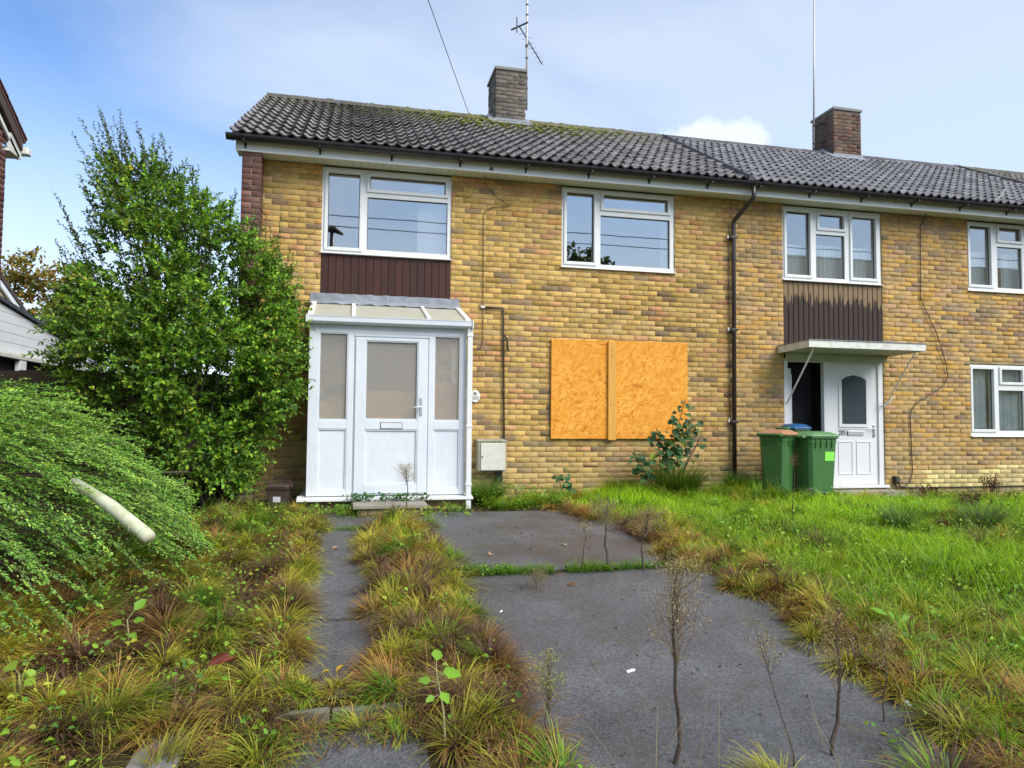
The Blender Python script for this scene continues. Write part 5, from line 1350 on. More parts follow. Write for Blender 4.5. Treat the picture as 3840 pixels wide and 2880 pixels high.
# ================================================================== ACROSS THE STREET (seen only as reflections in the panes)
OH = thing('opposite_house', (30, -24, 0), 'house across the street mirrored in the windows of the right house', 'house')
m = MB(); m.prism([(-30, -0.6), (-22, -0.6), (-22, 7.2), (-26, 10.4), (-30, 7.2)], 'x', 19, 46); m.build('wall', M['mortar'], OH)
m = MB(); m.prism([(-21.6, 7.0), (-21.6, 7.1), (-26, 10.8), (-30.4, 7.1), (-30.4, 7.0), (-26, 10.65)], 'x', 18.7, 46.3, (0.8, 0.8, 0.8)); m.build('roof', M['tile_old'], OH)
SLP = thing('street_lamp', (-0.62, -12.6, -0.55), 'street lamp mirrored in the upper left window', 'street lamp')
m = MB(); m.tube([(-0.62, -12.6, -0.55), (-0.62, -12.6, 6.95)], [0.09, 0.055], 10); m.build('post', M['black'], SLP, smooth=True)
m = MB(); m.tube([(-0.85, -12.6, 7.0), (-0.55, -12.6, 7.02), (-0.28, -12.55, 6.85)], [0.07, 0.11, 0.04], 8); m.build('lantern', M['black'], SLP)
for i, (z, zl) in enumerate(((7.55, 'upper'), (7.25, 'lower'))):
    m = MB(); pts = [(-30 + 3 * k, -12.2 - 0.15 * i, z + 0.004 * (k - 10) ** 2 - 0.02 * k) for k in range(24)]
    m.tube(pts, 0.014, 4); o = m.build('overhead_wire', M['cable'], None); tag(o, zl + ' of two street wires mirrored in the upper windows', 'wire', 'street wires')

# ================================================================== VEGETATION
def blades(base, head, length, width, th0, curl, c0, c1, seg=3, twist=None):
    """curved grass blades. base (n,3); head: compass angle of the lean; th0: lean at the root; curl: extra lean at the tip"""
    n = len(base)
    ts = np.linspace(0, 1, seg + 1)
    hd = np.stack([np.cos(head), np.sin(head), np.zeros(n)], -1)
    tw = head + np.pi / 2 + (twist if twist is not None else 0)
    wd = np.stack([np.cos(tw), np.sin(tw), np.zeros(n)], -1)
    P = base.copy(); V = np.empty((n, seg + 1, 2, 3)); C = np.empty((n, seg + 1, 2, 3))
    for i, t_ in enumerate(ts):
        w = width * (1 - 0.88 * t_ ** 1.4) * 0.5
        V[:, i, 0] = P - wd * w[:, None]; V[:, i, 1] = P + wd * w[:, None]
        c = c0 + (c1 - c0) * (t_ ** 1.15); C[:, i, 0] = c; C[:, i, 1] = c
        if i < seg:
            th = th0 + curl * (t_ + 0.5 / seg)
            P = P + (hd * np.sin(th)[:, None] + np.array((0, 0, 1.0)) * np.cos(th)[:, None]) * (length / seg)[:, None]
    V = V.reshape(-1, 3); C = C.reshape(-1, 3)
    k = (seg + 1) * 2
    f = np.array([(2 * i, 2 * i + 1, 2 * i + 3, 2 * i + 2) for i in range(seg)])
    F = (f[None] + (np.arange(n) * k)[:, None, None]).reshape(-1, 4)
    return V, F, C
def leaves(pos, dirn, nrm, length, width, col, fold=0.25):
    n = len(pos)
    d = dirn / np.linalg.norm(dirn, axis=1, keepdims=True)
    s = np.cross(d, nrm); s /= np.linalg.norm(s, axis=1, keepdims=True) + 1e-9
    u = np.cross(s, d)
    L, W = length[:, None], width[:, None]
    V = np.empty((n, 6, 3))
    V[:, 0] = pos
    V[:, 1] = pos + d * L * 0.38 + s * W * 0.5 + u * W * fold
    V[:, 2] = pos + d * L * 0.78 + s * W * 0.30 + u * W * fold * 0.7
    V[:, 3] = pos + d * L - u * L * 0.10
    V[:, 4] = pos + d * L * 0.78 - s * W * 0.30 + u * W * fold * 0.7
    V[:, 5] = pos + d * L * 0.38 - s * W * 0.5 + u * W * fold
    F = np.array([(0, 1, 2, 3), (0, 3, 4, 5)])
    F = (F[None] + (np.arange(n) * 6)[:, None, None]).reshape(-1, 4)
    return V.reshape(-1, 3), F, np.repeat(col, 6, axis=0)
class Heap:
    def __init__(s): s.V, s.F, s.C, s.b = [], [], [], 0
    def add(s, vfc):
        V, F, C = vfc; s.V.append(V); s.F.append(F + s.b); s.C.append(C); s.b += len(V)
    def obj(s, name, mat, parent=None, org=None, smooth=False):
        V = np.concatenate(s.V)
        if parent is not None: V = V - ORG[parent]
        return link(name, np_mesh(name, V, [np.concatenate(s.F)], mat, np.concatenate(s.C), smooth), parent)
def unit(r, n):
    v = r.normal(size=(n, 3)); return v / np.linalg.norm(v, axis=1, keepdims=True)
def lerp_cols(r, n, palette, weights, jit=0.18):
    p = np.array(palette); k = r.choice(len(p), n, p=np.array(weights) / sum(weights))
    return p[k] * (1 + r.uniform(-jit, jit, (n, 1)))

# ---------- which ground is bare asphalt
CLEAR = [
    [(0.70, -1.30), (1.61, -1.22), (2.62, -1.45), (2.70, -2.59), (2.95, -3.32), (2.86, -4.00), (2.24, -4.06), (0.99, -3.72), (0.86, -2.69)],
    [(0.96, -4.10), (1.98, -4.24), (2.95, -4.36), (2.92, -5.11), (2.98, -5.80), (3.06, -6.45), (2.84, -6.74), (2.40, -6.92), (2.1, -7.15), (1.5, -7.2), (1.0, -7.1), (0.84, -6.82), (0.82, -6.12), (0.87, -5.53), (0.95, -4.62)],
    [(-0.24, -2.35), (0.20, -2.20), (0.17, -4.61), (0.13, -5.42), (0.17, -5.85), (-0.26, -5.80), (-0.31, -5.35), (-0.32, -4.55), (-0.25, -3.24)],
    [(-0.30, -1.55), (0.30, -1.5), (0.30, -2.1), (-0.28, -2.15)],
    [(-0.90, -6.36), (-0.62, -6.36), (-0.62, -8), (-0.90, -8)],
    [(-0.05, -6.50), (0.36, -6.52), (0.50, -6.8), (0.46, -8), (-0.3, -8), (-0.2, -6.7)],
]
def in_poly(x, y, poly):
    p = np.array(poly); n = len(p); c = np.zeros(len(x), bool); j = n - 1
    for i in range(n):
        k = ((p[i, 1] > y) != (p[j, 1] > y)) & (x < (p[j, 0] - p[i, 0]) * (y - p[i, 1]) / (p[j, 1] - p[i, 1] + 1e-12) + p[i, 0])
        c ^= k; j = i
    return c
def bare(x, y):
    # the growth creeps over the edges unevenly
    xx = x + 0.05 * np.sin(7 * y + 3 * x) + 0.03 * np.sin(17 * y); yy = y + 0.05 * np.sin(6 * x + 1)
    c = np.zeros(len(x), bool)
    for p in CLEAR: c |= in_poly(xx, yy, p)
    return c
def on_ground(x, y, dz=0.0): return np.stack([x, y, terrain(x, y) + dz], -1)

DEAD0, DEAD1 = (0.080, 0.042, 0.032), (0.30, 0.170, 0.110)      # dead brown-purple
STR0, STR1 = (0.20, 0.105, 0.036), (0.74, 0.43, 0.13)            # straw and orange
YEL0, YEL1 = (0.22, 0.22, 0.026), (0.78, 0.74, 0.085)             # yellowing
GRN0, GRN1 = (0.075, 0.17, 0.014), (0.34, 0.56, 0.040)            # living green
KINDS = [(np.array(DEAD0), np.array(DEAD1)), (np.array(STR0), np.array(STR1)), (np.array(YEL0), np.array(YEL1)), (np.array(GRN0), np.array(GRN1))]
def tussocks(r, X, Y, weights, nb=(90, 150), L0=(0.16, 0.32), heap=None, wid=0.0058, spread=0.06, bias=None, seg=4, erect=0.0):
    """hummocks: blades spring from a little dome and arch outward, one colour mood per hummock"""
    w_ = np.array(weights) / sum(weights)
    for x, y in zip(X, Y):
        n = int(r.integers(*nb) * 1.25); k = r.choice(4, p=w_); k2 = r.choice(4, p=w_)
        sz = r.uniform(0.7, 1.35)
        rad = spread * sz * 1.5; hgt = rad * r.uniform(0.45, 0.95) * (1 - 0.5 * erect)
        a = r.uniform(0, 2 * np.pi, n); q = np.sqrt(r.random(n))
        fav = r.uniform(0, 2 * np.pi) if bias is None else bias + r.normal(0, 0.6)
        lean = r.uniform(0, 0.8)
        bx, by = x + rad * q * np.cos(a), y + rad * q * np.sin(a)
        base = on_ground(bx, by, -0.005); base[:, 2] += hgt * np.sqrt(1 - q ** 2 * 0.98)
        head = np.arctan2(q * np.sin(a) + lean * np.sin(fav), q * np.cos(a) + lean * np.cos(fav)) + r.normal(0, 0.22, n)
        th0 = np.clip(0.15 + 1.15 * q + r.normal(0, 0.2, n) - 0.9 * erect, 0.0, 1.5)
        mixk = (r.random(n) < 0.10)
        tone = r.uniform(0.75, 1.3)
        c0 = np.where(mixk[:, None], KINDS[k2][0], KINDS[k][0]) * r.uniform(0.75, 1.2, (n, 1)) * tone; c1 = np.where(mixk[:, None], KINDS[k2][1], KINDS[k][1]) * r.uniform(0.75, 1.25, (n, 1)) * tone
        heap.add(blades(base, head, r.uniform(L0[0] * 0.5, L0[1] * 0.72, n) * sz, np.full(n, wid) * r.uniform(0.7, 1.3, n), th0, r.uniform(0.5, 1.5, n) * (1 - 0.5 * erect), c0, c1, seg, r.normal(0, 0.5, n)))
def thatch(r, X, Y, heap, weights, L=(0.10, 0.26), wid=0.0050, lift=0.035):
    n = len(X)
    k = r.choice(4, n, p=np.array(weights) / sum(weights))
    c0 = np.array([KINDS[i][0] for i in k]) * r.uniform(0.7, 1.4, (n, 1)); c1 = np.array([KINDS[i][1] for i in k]) * r.uniform(0.55, 1.1, (n, 1))
    flow = 0.9 * np.sin(1.7 * X + 0.8 * Y) + 0.8 * np.sin(2.6 * Y - X) - 0.4
    base = on_ground(X, Y, 0.0); base[:, 2] += r.uniform(0, lift, n)
    heap.add(blades(base, flow + r.normal(0, 0.7, n), r.uniform(*L, n), np.full(n, wid) * r.uniform(0.7, 1.4, n), r.uniform(0.9, 1.35, n), r.uniform(-0.1, 0.7, n), c0, c1, 3, r.normal(0, 0.6, n)))
def scatter(r, n, x0, x1, y0, y1, keep=None):
    X, Y = r.uniform(x0, x1, n), r.uniform(y0, y1, n); m = ~bare(X, Y)
    if keep is not None: m &= keep(X, Y)
    return X[m], Y[m]
def weeds(r, X, Y, heap, size=(0.018, 0.042), nl=(5, 12), pal=None, h=0.10, spread=0.07):
    pal = pal or [(0.10, 0.24, 0.025), (0.17, 0.36, 0.03), (0.27, 0.40, 0.035), (0.07, 0.17, 0.02)]
    for x, y in zip(X, Y):
        n = int(r.integers(*nl))
        px, py = x + r.normal(0, spread, n), y + r.normal(0, spread, n)
        pos = on_ground(px, py); pos[:, 2] += r.uniform(0.015, h, n)
        d = unit(r, n); d[:, 2] *= 0.45
        nr = unit(r, n) * 0.5 + np.array((0, -0.35, 1.0))
        sz = r.uniform(*size, n)
        heap.add(leaves(pos, d, nr, sz, sz * r.uniform(0.55, 0.9, n), lerp_cols(r, n, pal, [3, 3, 1.5, 2])))

# ---------- lawn on the right
r = np.random.default_rng(101); hp = Heap()
X, Y = scatter(r, 150000, 2.75, 13.5, -6.9, -0.05, lambda x, y: (x > 3.18 + 0.18 * np.sin(2.1 * y) + 0.12 * np.sin(5 * y)) | ((x > 2.72) & (y > -1.6)))
d_ = np.hypot(X, Y + 9.86)
keep = r.random(len(X)) < np.clip(1.5 - d_ / 16, 0.35, 1.0); X, Y = X[keep], Y[keep]
n = len(X)
patch = 0.5 + 0.5 * np.sin(1.3 * X + 0.7 * Y + 1.0) * np.sin(0.8 * X - 1.5 * Y)
lush = sstep(-4.9, -3.2, Y - 0.35 * (X - 4)) 
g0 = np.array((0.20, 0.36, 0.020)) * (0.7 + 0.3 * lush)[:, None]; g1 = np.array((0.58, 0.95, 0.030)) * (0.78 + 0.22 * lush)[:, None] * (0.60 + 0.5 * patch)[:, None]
straw = sstep(0.35, 0.8, 0.5 + 0.5 * np.sin(2.9 * X - 1.2 * Y) * np.sin(1.7 * Y + 2.3 * X + 0.5))
dry = (r.random(n) < 0.03 + 0.06 * (1 - lush) + 0.06 * straw)[:, None]
g1 = np.where(dry, np.array((0.42, 0.36, 0.10)), g1) * r.uniform(0.72, 1.28, (n, 1))
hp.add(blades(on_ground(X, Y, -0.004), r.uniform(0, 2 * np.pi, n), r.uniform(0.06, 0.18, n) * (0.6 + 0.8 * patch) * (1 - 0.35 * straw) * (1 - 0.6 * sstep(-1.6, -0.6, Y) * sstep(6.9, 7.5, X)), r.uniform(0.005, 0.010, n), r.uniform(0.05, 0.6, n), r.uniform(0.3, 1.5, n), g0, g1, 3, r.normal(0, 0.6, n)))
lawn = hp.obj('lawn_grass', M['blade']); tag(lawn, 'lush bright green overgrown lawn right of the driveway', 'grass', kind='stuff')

# ---------- tufts standing proud of the lawn
hp = Heap(); r = np.random.default_rng(121)
X, Y = scatter(r, 95, 3.4, 9.0, -6.8, -1.0); tussocks(r, X, Y, [0.4, 0.3, 1.2, 5.5], heap=hp, L0=(0.12, 0.26), nb=(60, 120), erect=0.35)
X, Y = scatter(r, 46, 5.5, 11.5, -4.2, -0.9); tussocks(r, X, Y, [2.4, 0.6, 0.8, 2.0], heap=hp, L0=(0.10, 0.22), nb=(60, 110), erect=0.25)
o = hp.obj('lawn_tufts', M['blade']); tag(o, 'coarse green and brown tufts standing proud of the right lawn', 'grass', kind='stuff')

# ---------- broad-leaved weeds and fine weeds through the lawn
hp = Heap(); r = np.random.default_rng(102)
X, Y = scatter(r, 640, 3.15, 9.5, -6.9, -1.0, lambda x, y: (y < -2.6 + 0.35 * (x - 4)) | (np.random.default_rng(1).random(len(x)) < 0.25))
weeds(r, X, Y, hp, (0.014, 0.048), (5, 13), [(0.13, 0.28, 0.03), (0.22, 0.42, 0.03), (0.32, 0.46, 0.04), (0.10, 0.22, 0.02)], 0.17, 0.09)
X, Y = scatter(r, 2600, 3.2, 9.5, -6.9, -0.6); n = len(X); hp.add(blades(on_ground(X, Y), r.uniform(0, 6.28, n), r.uniform(0.18, 0.36, n), r.uniform(0.004, 0.007, n), r.uniform(0.05, 0.6, n), r.uniform(0.6, 1.9, n), np.tile((0.12, 0.22, 0.02), (n, 1)), lerp_cols(r, n, [(0.50, 0.66, 0.06), (0.62, 0.60, 0.12), (0.30, 0.50, 0.04)], [3, 1.6, 2]), 5))
o = hp.obj('lawn_weeds', M['leaf']); tag(o, 'broad-leaved weeds growing through the right lawn', 'weeds', kind='stuff')

# ---------- dead and yellowing grass: verge along the right edge of the drive
hp = Heap(); r = np.random.default_rng(103)
yy = r.uniform(-7.0, -2.2, 120); xx = 3.16 + r.normal(0, 0.16, 120) + 0.12 * np.sin(2.1 * yy)
m_ = ~bare(xx, yy); tussocks(r, xx[m_], yy[m_], [4.0, 2.2, 3.0, 1.4], heap=hp, L0=(0.11, 0.23), nb=(130, 220))
X, Y = scatter(r, 5200, 2.85, 3.75, -7.2, -2.0); thatch(r, X, Y, hp, [4, 2.4, 1.6, 1.0])
X, Y = scatter(r, 60, 2.9, 4.6, -7.3, -5.6); tussocks(r, X, Y, [1.2, 1.0, 2.8, 5], heap=hp, L0=(0.13, 0.26))
o = hp.obj('verge_grass', M['blade']); tag(o, 'brown dead grass and yellow tufts along the right edge of the driveway', 'grass', kind='stuff')

# ---------- strip between path and drive
hp = Heap(); r = np.random.default_rng(104)
yy = r.uniform(-6.9, -1.75, 105); xx = 0.54 + r.normal(0, 0.12, 105) - 0.02 * (yy + 4)
far = yy > -3.3
m_ = ~bare(xx, yy)
tussocks(r, xx[m_ & ~far], yy[m_ & ~far], [4.0, 3.0, 3.0, 1.0], heap=hp, L0=(0.14, 0.28), nb=(160, 260))
tussocks(r, xx[m_ & far], yy[m_ & far], [1.0, 1.2, 3.6, 2.6], heap=hp, L0=(0.14, 0.27))
X, Y = scatter(r, 5200, 0.20, 0.98, -7.1, -1.5); thatch(r, X, Y, hp, [4, 3, 1.4, 0.6])
o = hp.obj('strip_grass', M['blade']); tag(o, 'dead brown and straw grass tussocks between the path and the driveway', 'grass', kind='stuff')

# ---------- left border between shrub and path
hp = Heap(); r = np.random.default_rng(105)
X, Y = scatter(r, 215, -2.3, -0.30, -7.4, -2.2); k = Y > -3.6
tussocks(r, X[~k], Y[~k], [4.0, 2.8, 3.2, 1.4], heap=hp, L0=(0.13, 0.27), nb=(150, 250), bias=-0.6)
tussocks(r, X[k], Y[k], [2.4, 1.4, 2.6, 2.8], heap=hp, L0=(0.12, 0.24), nb=(130, 220))
X, Y = scatter(r, 60, -1.7, -0.28, -2.3, -1.1); tussocks(r, X, Y, [0.8, 0.6, 2.4, 4], heap=hp, L0=(0.12, 0.24))
X, Y = scatter(r, 15000, -2.4, -0.24, -7.6, -1.4); thatch(r, X, Y, hp, [5.5, 2.2, 0.9, 0.5])
o = hp.obj('border_grass', M['blade']); tag(o, 'tangled dead grass in the left border beside the path', 'grass', kind='stuff')

# ---------- mop-headed clumps hanging over the edges of path and drive
hp = Heap(); r = np.random.default_rng(115)
def edge_row(n, xc, y0, y1, sx, w, L=(0.13, 0.25), nb=(140, 230)):
    Y = r.uniform(y0, y1, n); X = xc(Y) + r.normal(0, sx, n); tussocks(r, X, Y, w, heap=hp, L0=L, nb=nb, spread=0.055)
edge_row(42, lambda y: -0.39 + 0.03 * np.sin(3 * y), -6.1, -2.4, 0.045, [4.0, 2.8, 3.2, 0.8])
edge_row(40, lambda y: 0.27 + 0.03 * np.sin(2.4 * y + 1), -6.1, -2.3, 0.045, [4.0, 2.8, 3.2, 0.8])
edge_row(40, lambda y: 0.74 + 0.05 * np.sin(2.9 * y), -7.0, -2.0, 0.05, [4.0, 2.8, 2.8, 1.0])
edge_row(46, lambda y: 3.06 + 0.06 * np.sin(3.3 * y), -6.9, -2.6, 0.06, [4.4, 2.0, 3.2, 1.0], (0.11, 0.22))
edge_row(9, lambda y: 0.0 * y - 0.1, -6.42, -6.30, 0.28, [2.0, 3.0, 2.6, 1.6], (0.06, 0.13), (60, 110))
edge_row(20, lambda y: 0.0 * y - 0.05, -6.06, -5.90, 0.28, [2.4, 3.0, 2.8, 1.6], (0.06, 0.12), (60, 110))
o = hp.obj('edge_grass', M['blade']); tag(o, 'brown and yellow grass clumps flopping over the path and driveway edges', 'grass', kind='stuff')

# ---------- front fringe
hp = Heap(); r = np.random.default_rng(106)
X, Y = scatter(r, 150, -2.2, 3.5, -8.0, -6.55); tussocks(r, X, Y, [2.6, 2.6, 2.6, 1.6], heap=hp, L0=(0.16, 0.32), nb=(90, 150))
X, Y = scatter(r, 7000, -2.2, 3.5, -8.4, -6.15); thatch(r, X, Y, hp, [3, 3, 1.4, 1.2])
# thin seeding stalks leaning over the asphalt
n = 26; xx, yy = r.uniform(0.85, 2.7, n), r.uniform(-7.5, -6.95, n)
hp.add(blades(on_ground(xx, yy), r.uniform(-0.6, 3.6, n), r.uniform(0.3, 0.62, n), np.full(n, 0.0036), r.uniform(0.1, 0.6, n), r.uniform(0.1, 0.9, n), np.tile((0.30, 0.22, 0.12), (n, 1)), np.tile((0.50, 0.40, 0.24), (n, 1)), 6))
o = hp.obj('fringe_grass', M['blade']); tag(o, 'mixed dead and green grass along the bottom edge of the driveway', 'grass', kind='stuff')

# ---------- grass rooted in the joint of the drive and across the path
hp = Heap(); r = np.random.default_rng(107)
def joint(n, x0, x1, y0, sy, L, w):
    X = r.uniform(x0, x1, n); Y = y0 + r.normal(0, sy, n) - 0.10 * (X - 1.5) * 0
    c0 = np.tile(GRN0, (n, 1)); c1 = np.tile((0.22, 0.42, 0.030), (n, 1)) * r.uniform(0.6, 1.3, (n, 1))
    b = on_ground(X, Y, 0.008)
    hp.add(blades(b, r.uniform(0, 6.28, n), r.uniform(*L, n), r.uniform(*w, n), r.uniform(0.1, 0.9, n), r.uniform(0.3, 1.4, n), c0, c1, 3, r.normal(0, .5, n)))
for a, b_, n in ((0.85, 1.30, 420), (1.30, 1.42, 120), (1.42, 1.68, 330), (1.80, 2.18, 520), (2.24, 2.60, 300), (2.60, 3.0, 260)):
    joint(n, a, b_, -4.12, 0.030, (0.04, 0.12), (0.004, 0.008))
joint(380, -0.30, 0.28, -2.14, 0.05, (0.03, 0.09), (0.004, 0.008)); joint(60, -0.3, 0.25, -3.43, 0.02, (0.02, 0.05), (0.003, 0.005)); joint(70, -0.32, 0.2, -4.93, 0.02, (0.02, 0.05), (0.003, 0.005))
X = r.uniform(0.9, 1.3, 40); weeds(r, X, -4.10 + r.normal(0, 0.03, 40), hp, (0.018, 0.036), (4, 9), None, 0.07, 0.035)
o = hp.obj('joint_grass', M['blade']); tag(o, 'green tufts rooted in the joint across the driveway', 'grass', kind='stuff')

# ---------- growth along the foot of the house walls
hp = Heap(); r = np.random.default_rng(108)
X, Y = scatter(r, 60, 1.65, 3.9, -1.12, -0.12); tussocks(r, X, Y, [0.15, 0.5, 1.8, 5], heap=hp, L0=(0.12, 0.26), nb=(60, 110), erect=0.2)
X, Y = scatter(r, 75, 3.6, 6.0, -0.95, -0.12); tussocks(r, X, Y, [0.1, 0.3, 1.6, 6], heap=hp, L0=(0.14, 0.30), nb=(60, 110), erect=0.3)
X, Y = scatter(r, 50, 8.8, 12.5, -0.9, -0.15); tussocks(r, X, Y, [0.6, 0.4, 0.8, 5], heap=hp, L0=(0.08, 0.18), nb=(60, 100))
X, Y = scatter(r, 30, 2.35, 3.1, -2.2, -1.2); tussocks(r, X, Y, [0.7, 2.2, 2.6, 1.2], heap=hp, L0=(0.14, 0.28), nb=(70, 110))
X, Y = scatter(r, 26, -0.6, 1.7, -1.45, -1.15); tussocks(r, X, Y, [0.3, 0.4, 2.4, 4], heap=hp, L0=(0.07, 0.15), nb=(40, 80))
o = hp.obj('wall_foot_grass', M['blade']); tag(o, 'long green grass along the foot of the brick front wall', 'grass', kind='stuff')
hp = Heap()
X, Y = r.uniform(-0.55, 0.15, 34), r.uniform(-1.45, -1.08, 34); weeds(r, X, Y, hp, (0.022, 0.05), (5, 11), None, 0.13, 0.06)
X, Y = r.uniform(0.0, 0.95, 26), r.uniform(-1.06, -1.0, 26)
for x, y in zip(X, Y):     # ivy sprouting over the step slab
    n = 9; pos = np.stack([x + r.normal(0, .05, n), y + r.normal(0, .03, n), 0.15 + r.uniform(0.005, 0.085, n)], -1); sz = r.uniform(0.025, 0.05, n)
    hp.add(leaves(pos, unit(r, n) * np.array((1, 1, .5)), unit(r, n) * 0.5 + np.array((0, -0.5, 0.8)), sz, sz * 0.8, lerp_cols(r, n, [(0.035, 0.12, 0.03), (0.06, 0.18, 0.03)], [1, 1])))
X, Y = r.uniform(0.5, 1.55, 26), r.uniform(-1.52, -1.30, 26); weeds(r, X, Y, hp, (0.022, 0.05), (5, 11), [(0.16, 0.34, 0.03), (0.26, 0.40, 0.03), (0.36, 0.36, 0.03), (0.06, 0.16, 0.03)], 0.12, 0.06)
X, Y = r.uniform(1.65, 2.9, 60), r.uniform(-1.15, -0.25, 60); weeds(r, X, Y, hp, (0.02, 0.05), (5, 11), None, 0.24, 0.08)
o = hp.obj('porch_weeds', M['leaf']); tag(o, 'ivy and leafy weeds along the base of the porch', 'weeds', kind='stuff')
hp = Heap(); r = np.random.default_rng(109)
X, Y = scatter(r, 430, -2.0, -0.3, -7.0, -1.4); weeds(r, X, Y, hp, (0.012, 0.042), (3, 10), [(0.16, 0.34, 0.03), (0.24, 0.42, 0.03), (0.38, 0.40, 0.035), (0.09, 0.20, 0.03)], 0.17, 0.06)
X, Y = scatter(r, 60, 0.3, 0.8, -6.9, -1.8); weeds(r, X, Y, hp, (0.018, 0.042), (2, 7), [(0.16, 0.36, 0.03), (0.24, 0.42, 0.03), (0.36, 0.40, 0.035), (0.09, 0.20, 0.03)], 0.20, 0.05)
X, Y = scatter(r, 26, -0.1, 3.2, -7.6, -6.8); weeds(r, X, Y, hp, (0.018, 0.04), (3, 8), None, 0.10, 0.05)
# arching strappy leaves in the middle of the strip
n = 44; xx, yy = 0.52 + r.normal(0, .07, n), -3.45 + r.normal(0, .16, n)
hp.add(blades(on_ground(xx, yy), r.uniform(0, 6.28, n), r.uniform(0.16, 0.30, n), r.uniform(0.014, 0.022, n), r.uniform(0.1, 0.5, n), r.uniform(0.9, 2.0, n), np.tile((0.10, 0.24, 0.04), (n, 1)), np.tile((0.24, 0.50, 0.10), (n, 1)), 5))
o = hp.obj('border_weeds', M['leaf']); tag(o, 'bindweed and other leafy weeds in the left border and middle strip', 'weeds', kind='stuff')

# ---------- big leaves standing singly in the foreground (countable)
def leaf_thing(name, label, cat, pos, size, col, dirn, nrm, wr=0.7, group=None):
    n = len(pos); r_ = np.random.default_rng(3)
    hp = Heap(); hp.add(leaves(np.array(pos, float), np.array(dirn, float), np.array(nrm, float), np.array(size, float), np.array(size, float) * wr, np.array(col, float)))
    o = hp.obj(name, M['leaf']); tag(o, label, cat, group); return o
r = np.random.default_rng(12)
fl = [(2.05, -4.02 + 0.75, 'pale fallen leaf on the driveway slab nearer the house, close to the dead stems'), (1.25, -3.55, 'pinkish fallen leaf left of centre on the driveway slab nearer the house'), (1.66, -2.2, 'small pale fallen leaf near the far end of the driveway'), (0.02, -2.75, 'cream fallen leaf on the path slab nearest the porch'), (-0.12, -3.1, 'brown fallen leaf on the path near the porch'), (1.75, -4.52, 'orange fallen leaf just below the joint of the driveway'), (2.93, -4.80, 'pink fallen leaf at the right edge of the near driveway slab'), (-0.12, -5.80, 'yellow leaf at the near end of the path'), (-0.04, -5.78, 'larger yellow leaf standing at the near end of the path')]
for i, (x, y, lab) in enumerate(fl):
    a = r.uniform(0, 6.28); z = float(terrain(x, y)) + 0.024
    c = [(0.55, 0.42, 0.25), (0.52, 0.33, 0.22), (0.5, 0.42, 0.3), (0.6, 0.48, 0.3), (0.42, 0.24, 0.13), (0.60, 0.30, 0.10), (0.52, 0.30, 0.22), (0.72, 0.50, 0.06), (0.75, 0.46, 0.05)][i]
    leaf_thing('fallen_leaf', lab, 'leaf', [(x, y, z)], [0.075 if i < 7 else 0.06], [c], [(math.cos(a), math.sin(a), 0.1 if i < 7 else 0.6)], [(r.normal(0, .3), r.normal(0, .3), 1)], 0.6, 'fallen leaves')
leaf_thing('dried_dock_leaf', 'curled red-brown dried leaf lying on the dead grass near the edging stones', 'leaf', [(-0.66, -6.02, -0.08), (-0.60, -6.04, -0.07)], [0.12, 0.10], [(0.15, 0.028, 0.014), (0.20, 0.045, 0.025)], [(0.8, 0.3, 0.35), (0.7, 0.5, 0.1)], [(0.5, -0.8, 0.5), (-0.4, -0.4, 0.9)], 0.4)

# ---------- tall dead weeds (each its own thing)
M['dead_stem'] = m_plain('dead_stem', (0.060, 0.042, 0.030), 0.9, 0.5, 60, (0.13, 0.10, 0.07))
M['dead_twig'] = m_plain('dead_twig', (0.22, 0.165, 0.10), 0.9, 0.4, 60)
M['dead_head'] = m_foliage('dead_seed_head', 0.3, 0.8)
def dead_weed(label, x, y, h, crown, cw, seed, col=(0.42, 0.33, 0.19), r0=0.010, nbr=60, lean=(0, 0), z=None):
    r = np.random.default_rng(seed); z = float(terrain(x, y)) if z is None else z
    T_ = thing('dead_weed', (x, y, z), label, 'weed', 'dead weed stalks')
    top = np.array((x + lean[0], y + lean[1], z + h * 0.93)); hs = 1 - crown
    m = MB(); pts = []
    for i in range(9):
        t_ = i / 8; p = np.array((x, y, z - 0.02)) * (1 - t_) + top * t_ + np.array((r.normal(0, .008) + 0.02 * h * math.sin(5 * t_ + seed), r.normal(0, .008), 0)) * (t_ > 0)
        pts.append(tuple(p))
    m.tube(pts, [r0 * (1.15 - 0.9 * i / 8) for i in range(9)], 6); m.build('stem', M['dead_stem'], T_)
    m = MB(); hp = Heap(); tips = []
    for k in range(nbr):
        t_ = hs + (1 - hs) * r.random() ** 1.3 * 0.8
        p0 = np.array((x, y, z)) * (1 - t_) + top * t_
        a = r.uniform(0, 6.28); ln = h * crown * r.uniform(0.35, 0.75) * (1.15 - 0.4 * (t_ - hs) / crown)
        out = cw * r.uniform(0.15, 1.25); ln *= r.uniform(0.5, 1.1)
        p2 = p0 + np.array((math.cos(a) * out, math.sin(a) * out, ln)); p2[2] = min(p2[2], z + h * r.uniform(0.94, 1.02))
        p1 = p0 + (p2 - p0) * 0.5 + np.array((math.cos(a), math.sin(a), -0.2)) * out * 0.15
        m.tube([p0, p1, p2], [0.0016, 0.0011, 0.0007], 3, cap=False)
        for q in range(20):
            w = 0.15 + 0.9 * r.random(); tips.append(p1 * (1 - w) * 1 + p2 * w + r.normal(0, 0.016, 3))
    m.build('branches', M['dead_twig'], T_, kind='stuff')
    tp = np.array(tips); n = len(tp); sz = r.uniform(0.006, 0.016, n)
    hp.add(leaves(tp, unit(r, n), unit(r, n), sz, sz * 0.35, lerp_cols(r, n, [col, tuple(np.array(col) * 0.6), tuple(np.array(col) * 1.35)], [2, 1, 1])))
    hp.obj('seed_head', M['dead_head'], T_)['kind'] = 'stuff'
